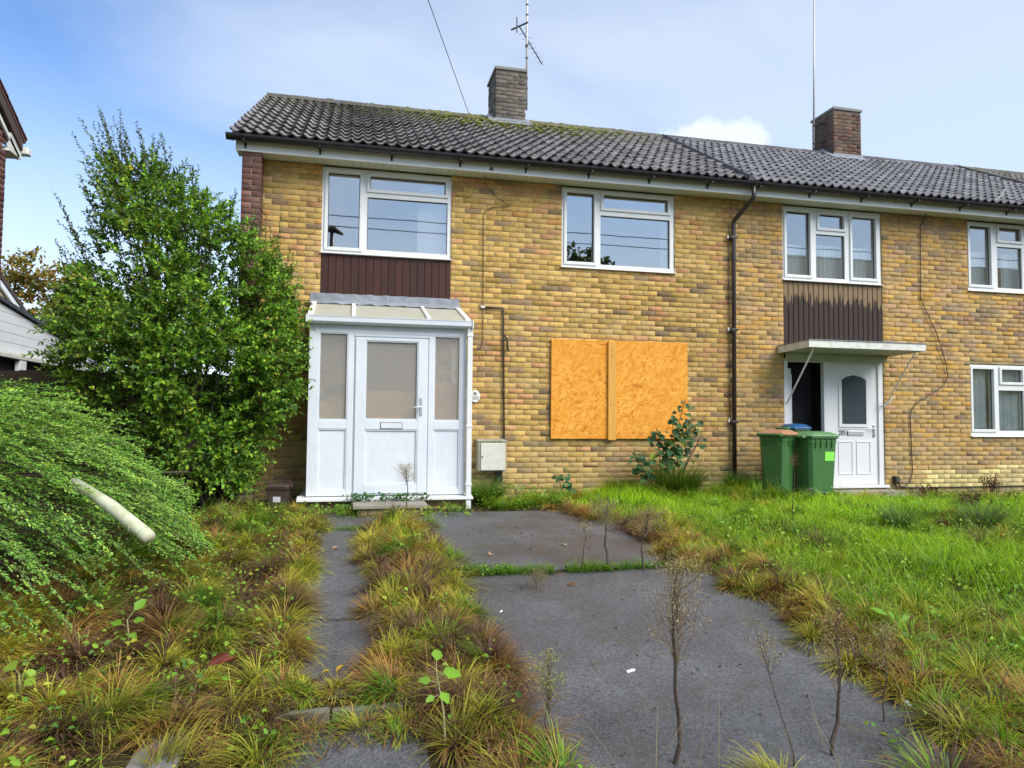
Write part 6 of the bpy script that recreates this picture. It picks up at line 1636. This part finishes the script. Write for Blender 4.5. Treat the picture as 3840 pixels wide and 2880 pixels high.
dead_weed('tallest dead weed on the near driveway slab with a bushy brown head', 1.42, -6.90, 0.93, 0.55, 0.13, 1, r0=0.0105, nbr=84, lean=(0.03, 0.0))
dead_weed('dead weed on the driveway joint, middle of three dark stems', 2.16, -4.08, 0.60, 0.42, 0.14, 2, (0.30, 0.26, 0.16), 0.010)
dead_weed('dead weed at the right of the three dark stems on the driveway joint', 2.44, -4.20, 0.56, 0.45, 0.15, 3, (0.32, 0.27, 0.15), 0.009, lean=(0.05, 0.02))
dead_weed('slender dead stem leftmost of the three on the driveway joint', 1.96, -4.10, 0.42, 0.25, 0.04, 4, r0=0.006, nbr=10)
dead_weed('pale dead weed standing in front of the porch door', 0.67, -1.50, 0.66, 0.40, 0.13, 5, (0.55, 0.48, 0.38), 0.008)
dead_weed('dead weed with sparse yellow seed heads in the lower right foreground', 2.16, -6.98, 0.70, 0.6, 0.11, 6, (0.42, 0.34, 0.17), 0.010, 24, lean=(0.08, 0.03))
dead_weed('thin dead weed left of the sparse one in the lower right foreground', 1.94, -7.02, 0.66, 0.35, 0.09, 7, (0.36, 0.30, 0.14), 0.004, 16, lean=(-0.16, 0.02))
dead_weed('yellow-green seeding weed at the left edge of the near driveway slab', 0.93, -6.62, 0.42, 0.7, 0.08, 8, (0.36, 0.36, 0.12), 0.004, 40)
dead_weed('faint seeding weed just below the driveway joint', 1.42, -4.55, 0.17, 0.75, 0.11, 9, (0.26, 0.22, 0.10), 0.003, 36)
dead_weed('thin dark weed stem standing in the lawn in front of the bins', 5.05, -2.5, 0.78, 0.16, 0.05, 10, (0.22, 0.12, 0.06), 0.007, 12)
dead_weed('slim dead weed at the right end of the near driveway slab', 2.62, -6.75, 0.50, 0.4, 0.06, 11, (0.36, 0.30, 0.16), 0.004, 20)

# ---------- leafy sapling with round leaves in front of the boarding
PL = thing('mallow_plant', (4.35, -0.5, 0.05), 'sprawling plant with round dark green leaves in front of the boarding', 'plant')
r = np.random.default_rng(21); m = MB(); hp = Heap()
stems = [((4.36, -0.5), (4.62, -0.62, 1.46), 40), ((4.33, -0.5), (4.20, -0.60, 1.05), 38), ((4.38, -0.48), (4.80, -0.55, 1.20), 38), ((4.30, -0.5), (3.82, -0.62, 0.72), 32), ((4.40, -0.45), (4.98, -0.45, 0.95), 6), ((4.42, -0.45), (4.42, -0.66, 1.18), 32)]
for (bx, by), tip, nl in stems:
    p0 = np.array((bx, by, 0.03)); p2 = np.array(tip); p1 = (p0 + p2) / 2 + np.array((r.normal(0, .05), r.normal(0, .04), 0.10))
    cur = [tuple((1 - t_) ** 2 * p0 + 2 * t_ * (1 - t_) * p1 + t_ ** 2 * p2) for t_ in np.linspace(0, 1, 8)]
    m.tube(cur, [0.010 - 0.0009 * i for i in range(8)], 5)
    for k in range(nl):
        t_ = 0.42 + 0.58 * (k + r.random()) / nl; c_ = (1 - t_) ** 2 * p0 + 2 * t_ * (1 - t_) * p1 + t_ ** 2 * p2
        d = unit(r, 1)[0]; d[2] = -abs(d[2]) * 0.4; d[1] = -abs(d[1]); pet = c_ + d * r.uniform(0.03, 0.11)
        m.tube([c_, pet], 0.002, 3, cap=False)
        s_ = r.uniform(0.08, 0.15) * (1.1 - 0.4 * t_)
        hp.add(leaves(pet[None], np.array([d + np.array((0, 0, -0.25))]), np.array([(r.normal(0, .4), -0.7, 0.7)]), np.array([s_]), np.array([s_ * 0.95]), lerp_cols(r, 1, [(0.045, 0.12, 0.045), (0.07, 0.18, 0.06), (0.03, 0.075, 0.03), (0.34, 0.42, 0.04)], [4, 4, 3, 0.5]), 0.15))
m.tube([(4.42, -0.45, 0.05), (4.72, -0.42, 0.48), (4.90, -0.40, 0.78), (5.10, -0.38, 0.92), (5.32, -0.36, 1.12)], [0.008, 0.007, 0.006, 0.004, 0.002], 5)
m.tube([(4.90, -0.40, 0.78), (5.0, -0.40, 1.02), (5.04, -0.40, 1.22), (5.10, -0.41, 1.32)], [0.005, 0.004, 0.003, 0.002], 4)
m.tube([(4.46, -0.45, 0.05), (4.76, -0.46, 0.62), (4.86, -0.46, 0.95), (4.98, -0.46, 1.20)], [0.007, 0.005, 0.004, 0.002], 4)
m.build('stem', M['wood'], PL); o = hp.obj('leaf', M['leaf'], PL); o.name = 'foliage'
PS = thing('young_plant', (2.95, -0.45, 0.05), 'small plant with drooping blue-green leaves left of the boarding', 'plant')
m = MB(); m.tube([(2.86, -0.5, 0.0), (2.85, -0.5, 0.22), (2.80, -0.52, 0.36)], 0.006, 5); m.tube([(2.95, -0.48, 0.0), (2.98, -0.49, 0.18), (2.95, -0.5, 0.28)], 0.006, 5); m.build('stem', M['wood'], PS)
hp = Heap(); n = 22; tt = r.random(n); pos = np.stack([2.80 + 0.19 * tt + r.normal(0, .03, n), -0.52 + r.normal(0, .03, n), 0.42 - 0.22 * tt + r.normal(0, .05, n)], -1); sz = r.uniform(0.06, 0.10, n)
hp.add(leaves(pos, unit(r, n) * np.array((1, .6, .6)) + np.array((0.2, -0.1, -0.4)), unit(r, n) * .6 + np.array((0, -.6, .7)), sz, sz * .7, lerp_cols(r, n, [(0.08, 0.22, 0.10), (0.12, 0.28, 0.12), (0.06, 0.16, 0.05)], [1, 1, 1]))); o = hp.obj('foliage', M['leaf'], PS)

# ---------- feathery domes of fine weed against the wall
def feather(label, x, y, rad, h, n, seed, cols):
    r = np.random.default_rng(seed); T_ = thing('feathery_weed', (x, y, float(terrain(x, y))), label, 'weed', 'feathery weed domes')
    hp = Heap(); a = r.uniform(0, 6.28, n); q = rad * 0.35 * np.sqrt(r.random(n)); bx, by = x + q * np.cos(a), y + q * np.sin(a); by = np.minimum(by, -0.06)
    c1 = lerp_cols(r, n, cols, [1] * len(cols), 0.25)
    hp.add(blades(on_ground(bx, by), a + r.normal(0, .4, n), h * r.uniform(0.5, 1.15, n), np.full(n, 0.0036), 0.12 + 0.75 * q / rad + r.uniform(0, 0.35, n), r.uniform(0.2, 0.95, n), c1 * 0.35, c1, 4, r.normal(0, .6, n)))
    hp.obj('fronds', M['blade'], T_)
feather('tall feathery green weed dome under the right end of the boarding', 4.52, -0.62, 0.50, 0.62, 2600, 31, [(0.13, 0.24, 0.02), (0.20, 0.30, 0.03), (0.07, 0.14, 0.02)])
feather('dark green feathery weed dome at the foot of the brown downpipe', 5.62, -0.42, 0.36, 0.40, 1500, 32, [(0.07, 0.17, 0.02), (0.11, 0.24, 0.03), (0.05, 0.11, 0.02)])
feather('low feathery weed left of the round-leaved plant', 3.72, -0.45, 0.36, 0.34, 1100, 33, [(0.10, 0.22, 0.02), (0.16, 0.24, 0.04), (0.08, 0.12, 0.03)])
feather('green grass clump beside the gas meter box', 1.78, -0.62, 0.40, 0.44, 1500, 34, [(0.14, 0.30, 0.02), (0.20, 0.36, 0.03), (0.08, 0.18, 0.02)])
feather('bright green grass clump in the left border', -0.92, -4.75, 0.20, 0.20, 500, 35, [(0.08, 0.26, 0.02), (0.12, 0.34, 0.03)])
feather('blue-green feathery weed in the lawn right of the thin dark stem', 6.05, -3.0, 0.34, 0.36, 700, 36, [(0.12, 0.24, 0.06), (0.18, 0.30, 0.10), (0.09, 0.16, 0.06)])
feather('grey-green feathery weed near the right edge of the lawn', 7.05, -3.1, 0.36, 0.40, 760, 37, [(0.14, 0.25, 0.08), (0.20, 0.32, 0.12), (0.09, 0.17, 0.06)])
feather('dark feathery weed furthest right in the lawn', 8.2, -3.3, 0.30, 0.42, 620, 38, [(0.10, 0.20, 0.06), (0.16, 0.26, 0.09), (0.16, 0.12, 0.05)])
# dried red-brown docks by the right house
for (x, y, h, lab, sd) in ((9.85, -0.55, 0.42, 'red-brown dried dock plant below the right ground floor window', 41), (8.55, -0.72, 0.26, 'rusty dried weed beside the front doorstep', 42), (8.0, -2.0, 0.24, 'dark dried weed patch in the lawn right of the doorstep', 43)):
    r = np.random.default_rng(sd); T_ = thing('dried_dock', (x, y, float(terrain(x, y))), lab, 'weed', 'dried docks'); m = MB(); hp = Heap()
    for k in range(16):
        a = r.uniform(0, 6.28); b0 = np.array((x + r.normal(0, .10), y + r.normal(0, .06), terrain(x, y))); b1 = b0 + np.array((math.cos(a) * .10, math.sin(a) * .06, h * r.uniform(.6, 1)))
        m.tube([b0, b1], [0.005, 0.003], 4, cap=False)
        n = 18; t_ = r.uniform(0.45, 1.05, (n, 1)); pos = b0 + (b1 - b0) * t_ + r.normal(0, .016, (n, 3)); sz = r.uniform(0.015, 0.032, n)
        hp.add(leaves(pos, unit(r, n), unit(r, n), sz, sz * .7, lerp_cols(r, n, [(0.11, 0.035, 0.015), (0.17, 0.07, 0.03), (0.06, 0.022, 0.012)], [1, 1, 1])))
    m.build('stem', M['dead_stem'], T_); hp.obj('seed_head', M['dead_head'], T_)['kind'] = 'stuff'

# ================================================================== SHRUBS AND TREES
def bez(p0, p1, p2, t_): return (1 - t_) ** 2 * p0 + 2 * t_ * (1 - t_) * p1 + t_ ** 2 * p2
# ---------- tall shrub at the corner of the house
SH = thing('tall_shrub', (-1.75, -0.95, 0.0), 'tall green shrub with long upright shoots at the left corner of the house', 'shrub')
r = np.random.default_rng(61)
prof_z = np.array([0.30, 0.8, 1.1, 1.4, 1.7, 2.2, 2.8, 3.2, 3.6, 4.0, 4.35])
prof_a = np.array([-1.80, -2.15, -2.65, -3.05, -3.20, -3.20, -2.92, -2.80, -2.72, -2.70, -2.64])
prof_b = np.array([-1.28, -1.04, -0.80, -0.60, -0.58, -0.58, -0.72, -1.05, -1.60, -2.20, -2.46])
prof_t = np.array([0.25, 0.45, 0.56, 0.68, 0.78, 0.80, 0.72, 0.60, 0.45, 0.28, 0.12])
wood = MB(); hp = Heap(); root = np.array((-1.75, -0.95, 0.0))
limbs = []
for k in range(15):
    z = r.uniform(1.6, 3.9); a, b_ = np.interp(z, prof_z, prof_a), np.interp(z, prof_z, prof_b)
    tip = np.array((a + (b_ - a) * r.uniform(0.15, 0.85), -1.0 + r.normal(0, .28), z)); mid = (root + tip) / 2 + np.array((r.normal(0, .12), r.normal(0, .08), 0.25))
    b0 = root + np.array((r.normal(0, .15), r.normal(0, .1), 0)); limbs.append((b0, mid, tip))
    wood.tube([bez(b0, mid, tip, t_) for t_ in np.linspace(0, 1, 9)], [0.030 * (1 - 0.85 * i / 8) for i in range(9)], 5)
def shoot(p0, d, ln, nl, lsz, curl, cols, w, stem_r=0.0035):
    d = d / np.linalg.norm(d); p2 = p0 + d * ln + np.array((0, 0, curl * ln)); p1 = p0 + d * ln * 0.5
    wood.tube([p0, bez(p0, p1, p2, 0.5), p2], [stem_r, stem_r * .75, stem_r * .4], 3, cap=False)
    t_ = (np.arange(nl) + r.random(nl) * .6) / nl; t_ = 0.08 + 0.92 * np.clip(t_, 0, 1)
    P = np.array([bez(p0, p1, p2, q) for q in t_])
    side = unit(r, nl); side -= (side @ d)[:, None] * d; side /= np.linalg.norm(side, axis=1, keepdims=True) + 1e-6
    dr = side * 0.9 + d * 0.65; nr = np.array((0.05, -0.45, 0.9)) + r.normal(0, .45, (nl, 3))
    sz = r.uniform(*lsz, nl) * (1.1 - 0.45 * t_); tone = r.choice([0.6, 0.85, 1.0, 1.25, 1.5], p=[.2, .25, .25, .2, .1])
    hp.add(leaves(P, dr, nr, sz, sz * r.uniform(0.48, 0.66, nl), lerp_cols(r, nl, cols, w) * tone))
G_ = [(0.13, 0.285, 0.022), (0.20, 0.39, 0.026), (0.085, 0.20, 0.03), (0.32, 0.50, 0.034), (0.55, 0.52, 0.05)]
cnt = 0
while cnt < 3500:
    z = r.uniform(0.25, 4.1); a, b_, th = (np.interp(z, prof_z, q) for q in (prof_a, prof_b, prof_t))
    if r.random() > (b_ - a) / 2.95 or (z > 2.9 and r.random() < 0.28): continue
    u, v = r.uniform(-1, 1), r.uniform(-1, 1)
    if u * u + v * v > 1: continue
    rad = math.hypot(u, v)
    if r.random() > 0.30 + 0.70 * rad: continue
    # ragged hollows so that dark gaps open between the clumps
    x, y = (a + b_) / 2 + u * (b_ - a) / 2 * 0.94, -1.02 + v * th
    g = math.sin(3.1 * x + 2.0 * z) * math.sin(2.3 * z - 2.7 * x + 1.2) + 0.4 * math.sin(6 * x + 5 * z)
    if g < -0.28 and v < 0.2 and r.random() < 0.92: continue
    y = min(y, -0.10)
    out = np.array((u * 1.1, v * 1.0, 0.35 + 0.55 * max(0, (z - 2.2) / 2) - 0.5 * (z < 0.9))) + r.normal(0, .42, 3)
    shoot(np.array((x, y, z)), out, r.uniform(0.18, 0.38), int(r.integers(10, 18)), (0.044, 0.080), -0.10, G_, [4, 4, 3, 2.2, 0.35]); cnt += 1
for k in range(150):      # long whippy shoots along the top and the left
    z = r.uniform(2.2, 4.1); a, b_ = np.interp(z, prof_z, prof_a), np.interp(z, prof_z, prof_b)
    q = r.random() ** 1.6; x = a + (b_ - a) * q
    d = np.array((-0.55 + 0.75 * q + r.normal(0, .14), r.normal(-0.05, .2), 1.15))
    shoot(np.array((x, -1.0 + r.normal(0, .2), z - 0.1)), d, r.uniform(0.40, 0.74), 34, (0.036, 0.056), 0.05, [(0.055, 0.115, 0.020), (0.085, 0.175, 0.022), (0.06, 0.062, 0.03)], [2, 3, 1.4], 0.0045)
for (x, z, dx, dz, ln) in ((-2.66, 4.0, -0.22, 1, 0.62), (-2.58, 4.0, -0.05, 1, 0.66), (-2.75, 3.75, -0.6, 1, 0.68), (-2.78, 2.9, -0.75, 0.75, 0.62), (-2.95, 2.35, -0.9, 0.65, 0.6), (-1.45, 3.2, 0.12, 1, 0.55), (-1.2, 3.0, 0.15, 1, 0.5), (-2.2, 3.7, 0.25, 1, 0.5)):
    shoot(np.array((x, -1.05, z)), np.array((dx, -0.05, dz)), ln, 34, (0.034, 0.052), 0.0, [(0.045, 0.085, 0.022), (0.07, 0.14, 0.022), (0.06, 0.055, 0.03)], [2, 2, 1.6], 0.005)
wood.build('trunk', M['wood'], SH); hp.obj('crown', M['leaf'], SH)

# ---------- low spreading shrub in the left foreground, all its sprays combed to the right
LS = thing('spreading_shrub', (-2.9, -3.9, 0.0), 'low spreading shrub of fine drooping sprays in the left foreground', 'shrub')
r = np.random.default_rng(62); wood = MB(); hp = Heap()
C0 = np.array((-3.05, -4.05)); RX, RYY, HH = 1.82, 1.86, 1.46
def dome(x, y):
    q = ((x - C0[0]) / RX) ** 2 + ((y - C0[1]) / RYY) ** 2
    return HH * np.sqrt(np.maximum(0, 1 - q)) ** 1.1
SC = [(0.13, 0.30, 0.045), (0.21, 0.42, 0.05), (0.29, 0.48, 0.11), (0.09, 0.21, 0.04), (0.42, 0.50, 0.06)]
def spray(p0, d, ln, droop, nl, pal_, stem):
    p2 = p0 + d * ln + np.array((0, 0, -droop * ln)); p1 = p0 + d * ln * 0.55
    g_ = float(terrain(p2[0], p2[1])) + 0.02
    if p2[2] < g_: p2[2] = g_
    wood.tube([p0, bez(p0, p1, p2, 0.5), p2], [stem, stem * .7, stem * .35], 3, cap=False)
    if nl:
        t_ = r.random(nl) ** 0.8; P = ((1 - t_) ** 2)[:, None] * p0 + (2 * t_ * (1 - t_))[:, None] * p1 + (t_ ** 2)[:, None] * p2
        side = unit(r, nl); side -= (side @ d)[:, None] * d; side /= np.linalg.norm(side, axis=1, keepdims=True) + 1e-6
        P = P + side * np.abs(r.normal(0, .0035, (nl, 1)))
        nr = np.array((0.1, -0.35, 0.95)) + r.normal(0, .4, (nl, 3)); sz = r.uniform(0.015, 0.027, nl)
        hp.add(leaves(P, side * 0.5 + d * 1.0, nr, sz, sz * 0.5, lerp_cols(r, nl, pal_, [3, 4, 2, 2, 0.6])))
    return p1, p2
LITE = [(0.24, 0.44, 0.07), (0.36, 0.56, 0.09), (0.28, 0.46, 0.16), (0.16, 0.32, 0.05), (0.42, 0.48, 0.07)]
for k in range(1250):
    x, y = r.uniform(C0[0] - RX * 0.70, C0[0] + RX * 0.93), r.uniform(C0[1] - RYY * 0.95, C0[1] + RYY * 0.88)
    h = float(dome(x, y))
    if h <= 0.05 or x < -4.0: continue
    if abs(x + 1.42) < 0.36 and abs(y + 4.75) < 0.45 and r.random() < 0.6: continue      # parted where the old pipe lies
    rel = h / HH
    z0 = float(terrain(x, y)) + h * (r.uniform(0.84, 1.06) if r.random() < 0.75 else r.uniform(0.3, 0.85))
    steep = 0.16 * rel - 0.66 * (1 - rel) - 0.08 * (x > -2.2)
    d = np.array((1.0, -0.16 - 0.30 * (y < -4.6) + 0.25 * (y > -3.2), steep)) + r.normal(0, .085, 3)
    if r.random() < 0.05 and rel > 0.55: d[2] += 0.55; d[0] *= 0.6
    d /= np.linalg.norm(d); ln = r.uniform(0.45, 0.95)
    p0 = np.array((x, y, z0)) - d * ln * 0.45
    pal_ = SC if r.random() < 0.52 else LITE
    tn = r.uniform(0.85, 1.5); pal_ = [tuple(np.array(c) * tn) for c in pal_]
    p1, p2 = spray(p0, d, ln, r.uniform(0.05, 0.28), int(80 * ln / 0.7), pal_, 0.0030)
    for q in range(int(r.integers(1, 4))):
        t_ = r.uniform(0.2, 0.8); pb = bez(p0, p1, p2, t_); d2 = d + r.normal(0, .14, 3); d2 /= np.linalg.norm(d2)
        spray(pb, d2, r.uniform(0.14, 0.30), 0.16, int(r.integers(18, 32)), pal_, 0.0018)
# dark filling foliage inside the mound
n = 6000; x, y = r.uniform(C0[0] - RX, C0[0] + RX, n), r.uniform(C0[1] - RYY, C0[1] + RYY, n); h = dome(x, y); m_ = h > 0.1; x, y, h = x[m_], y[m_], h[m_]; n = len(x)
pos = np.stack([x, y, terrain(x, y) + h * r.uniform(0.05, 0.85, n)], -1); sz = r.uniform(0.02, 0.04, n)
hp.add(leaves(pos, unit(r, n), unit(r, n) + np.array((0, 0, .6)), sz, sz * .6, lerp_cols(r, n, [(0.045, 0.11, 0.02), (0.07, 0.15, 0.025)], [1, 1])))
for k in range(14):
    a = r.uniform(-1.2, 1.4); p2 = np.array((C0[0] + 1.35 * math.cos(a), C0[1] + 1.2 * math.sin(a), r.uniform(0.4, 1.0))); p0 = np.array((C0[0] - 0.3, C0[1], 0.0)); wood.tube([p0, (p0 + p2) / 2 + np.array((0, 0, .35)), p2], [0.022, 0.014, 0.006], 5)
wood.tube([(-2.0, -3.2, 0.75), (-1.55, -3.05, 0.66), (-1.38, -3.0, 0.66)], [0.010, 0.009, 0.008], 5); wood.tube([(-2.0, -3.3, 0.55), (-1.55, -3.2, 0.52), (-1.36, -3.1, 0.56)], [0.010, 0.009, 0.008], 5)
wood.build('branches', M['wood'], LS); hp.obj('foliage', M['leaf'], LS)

# ---------- trees
def tree(name, label, cat, base, trunk_h, blobs, nleaf, lsz, cols, w, seed, group=None, tr=0.16):
    r = np.random.default_rng(seed); T_ = thing(name, base, label, cat, group); base = np.array(base); m = MB(); hp = Heap()
    top = base + np.array((r.normal(0, .2), 0, trunk_h)); m.tube([base - np.array((0, 0, .2)), (base + top) / 2 + r.normal(0, .08, 3), top], [tr, tr * .8, tr * .6], 8)
    for (cx, cy, cz, rx, ry, rz) in blobs:
        c = np.array((cx, cy, cz)); m.tube([top, (top + c) / 2 + r.normal(0, .2, 3), c], [tr * .5, tr * .3, tr * .12], 5)
        for q in range(5):
            e = c + unit(r, 1)[0] * np.array((rx, ry, rz)) * 0.85; m.tube([c, (c + e) / 2 + r.normal(0, .1, 3), e], [tr * .12, tr * .08, tr * .03], 3, cap=False)
        k = int(nleaf * rx * rz / sum(b[3] * b[5] for b in blobs)); nc = max(12, k // 26)
        cl = unit(r, nc) * (r.random((nc, 1)) ** 0.4) * np.array((rx, ry, rz)) + c
        idx_ = r.integers(0, nc, k); pos = cl[idx_] + r.normal(0, 0.16 * (rx + rz) / 2, (k, 3)) * 0.62
        sz = r.uniform(*lsz, k); tint = r.random(nc)[idx_][:, None]
        hp.add(leaves(pos, unit(r, k), unit(r, k) * .7 + np.array((0, -.3, .8)), sz, sz * .7, lerp_cols(r, k, cols, w) * (0.75 + 0.5 * tint)))
    m.build('trunk', M['wood'], T_); hp.obj('crown', M['leaf'], T_); return T_
AU = [(0.30, 0.20, 0.030), (0.24, 0.21, 0.030), (0.30, 0.13, 0.025), (0.16, 0.19, 0.03)]
tree('autumn_tree', 'autumn tree with yellow-brown leaves behind the garage at the left', 'tree', (-12.0, 19, 0), 3.6, [(-13.2, 19, 5.6, 1.5, 1.3, 1.1), (-11.6, 18.6, 6.1, 1.4, 1.3, 1.0), (-10.2, 18.6, 5.7, 1.4, 1.2, 1.0), (-12.4, 19, 4.6, 1.3, 1.2, 0.7), (-10.0, 18, 4.4, 1.3, 1.1, 0.9), (-8.8, 18.2, 5.0, 1.2, 1.1, 0.9)], 6400, (0.10, 0.19), AU, [3, 3, 1.3, 2], 71, tr=0.2)
tree('green_tree', 'green bush showing between the autumn tree and the tall shrub', 'tree', (-5.6, 9, 0), 1.6, [(-6.4, 9, 3.2, 1.0, .9, .9), (-5.3, 8.8, 3.5, 1.1, .9, 1.0), (-4.4, 8.6, 2.9, 1.0, .9, .9), (-5.8, 8.6, 2.2, 1.2, .9, .8)], 4200, (0.06, 0.11), [(0.10, 0.20, 0.03), (0.16, 0.26, 0.035), (0.24, 0.26, 0.04)], [3, 3, 1.5], 72)
tree('street_tree', 'tree across the street mirrored in the upper middle window', 'tree', (9.0, -20.5, -0.5), 4.5, [(8.4, -20.5, 6.6, 1.5, 1.5, 1.6), (10.2, -20.3, 7.8, 1.3, 1.3, 1.4), (9.4, -20.5, 5.6, 1.6, 1.5, 1.2), (11.0, -20.2, 6.6, 1.0, 1.0, 1.1)], 2600, (0.16, 0.30), [(0.06, 0.10, 0.03), (0.09, 0.13, 0.04)], [1, 1], 73)

# ---------- a few bright young plants one can pick out in the foreground
def sprout(label, x, y, h, leaves_, col, seed, stem_col=None, lean=(0, 0)):
    r = np.random.default_rng(seed); z = float(terrain(x, y)); T_ = thing('sapling', (x, y, z), label, 'sapling', 'bright young saplings')
    top = np.array((x + lean[0], y + lean[1], z + h)); m = MB(); p0 = np.array((x, y, z - 0.02))
    m.tube([p0, (p0 + top) / 2 + np.array((0.012, 0, 0)), top], [0.006, 0.005, 0.003], 6)
    for (t_, ang, up, s_, cw) in leaves_:
        c_ = p0 + (top - p0) * t_; d = np.array((math.cos(ang), math.sin(ang), up)); e = c_ + d * s_ * 0.45
        m.tube([c_, e], 0.0016, 3, cap=False)
        hp = Heap(); k = np.array(col) * r.uniform(0.8, 1.2)
        hp.add(leaves(e[None], d[None] + np.array((0, 0, -0.25)), np.array([(0.15, -0.75, 0.65)]), np.array([s_]), np.array([s_ * cw]), k[None], 0.12)); hp.obj('leaf', M['leaf'], T_)
    m.build('stem', M['sprout_stem'], T_)
M['sprout_stem'] = m_plain('pale_green_stem', (0.34, 0.32, 0.14), 0.7)
sprout('young sapling with bright green leaves in the near end of the grass strip', 0.46, -6.58, 0.36, [(1.0, 1.4, 0.8, 0.075, .75), (0.95, -0.4, 0.2, 0.08, .7), (0.85, 3.0, 0.3, 0.06, .7), (0.78, -1.2, -0.2, 0.07, .7), (0.9, 0.3, 0.5, 0.06, .7), (0.7, 3.6, 0.0, 0.05, .7)], (0.20, 0.40, 0.03), 1, lean=(-0.05, 0.0))
sprout('single bright leafy sprout at the foot of the spreading shrub', -1.22, -5.30, 0.17, [(1.0, 1.0, 0.9, 0.10, .6), (0.8, 2.6, 0.3, 0.08, .6), (0.6, -0.8, 0.1, 0.07, .6), (0.9, -0.2, 0.4, 0.07, .6)], (0.19, 0.39, 0.03), 2)
sprout('sprout with round yellow-green leaves in the bottom left corner', -1.50, -5.98, 0.15, [(1.0, 2.4, 0.4, 0.08, .9), (0.8, -0.3, 0.1, 0.06, .9), (0.9, 0.6, 0.3, 0.05, .9), (0.6, -1.6, -0.2, 0.06, .9)], (0.26, 0.42, 0.04), 3)
sprout('leafy sprout with jagged bright leaves at the right driveway edge', 3.36, -6.0, 0.13, [(1.0, 2.2, 0.6, 0.11, .45), (0.7, 3.3, 0.0, 0.12, .4), (0.6, -1.2, 0.0, 0.09, .45), (0.9, 0.2, 0.5, 0.09, .45), (0.8, 1.2, 0.7, 0.1, .4)], (0.17, 0.36, 0.03), 4)
SB = thing('roof_aerial', (10.3, -0.42, 4.8), 'small bent grey aerial on the eaves above the right upper window', 'aerial')
m = MB(); m.tube([(10.24, -0.40, 4.79), (10.33, -0.43, 4.86), (10.42, -0.46, 5.0)], 0.012, 6); m.build('arm', M['galv'], SB)
m = MB(); m.tube([(10.20, -0.44, 5.04), (10.34, -0.42, 4.98), (10.47, -0.44, 4.93)], 0.007, 5); m.build('cross_arm', M['galv'], SB)
# twigs and leaf litter on the asphalt (too small and many to pick apart)
hp = Heap(); r = np.random.default_rng(131)
n = 260; X, Y = r.uniform(-0.4, 3.1, n), r.uniform(-6.9, -1.3, n); pos = on_ground(X, Y, 0.022); sz = r.uniform(0.010, 0.028, n)
hp.add(leaves(pos, unit(r, n) * np.array((1, 1, .15)), unit(r, n) * .3 + np.array((0, 0, 1.0)), sz, sz * .6, lerp_cols(r, n, [(0.10, 0.065, 0.035), (0.24, 0.16, 0.07), (0.05, 0.045, 0.02), (0.40, 0.34, 0.22)], [4, 2, 4, 0.8])))
n = 46; X, Y = r.uniform(-0.35, 3.0, n), r.uniform(-6.8, -1.5, n)
hp.add(blades(on_ground(X, Y, 0.018), r.uniform(0, 6.28, n), r.uniform(0.06, 0.26, n), np.full(n, 0.0032), r.uniform(1.45, 1.56, n), r.normal(0, .05, n), np.tile((0.22, 0.16, 0.08), (n, 1)), np.tile((0.42, 0.33, 0.17), (n, 1)), 3))
o = hp.obj('leaf_litter', M['leaf']); tag(o, 'dry crumbs of leaf and twig strewn over the asphalt', 'litter', kind='stuff')
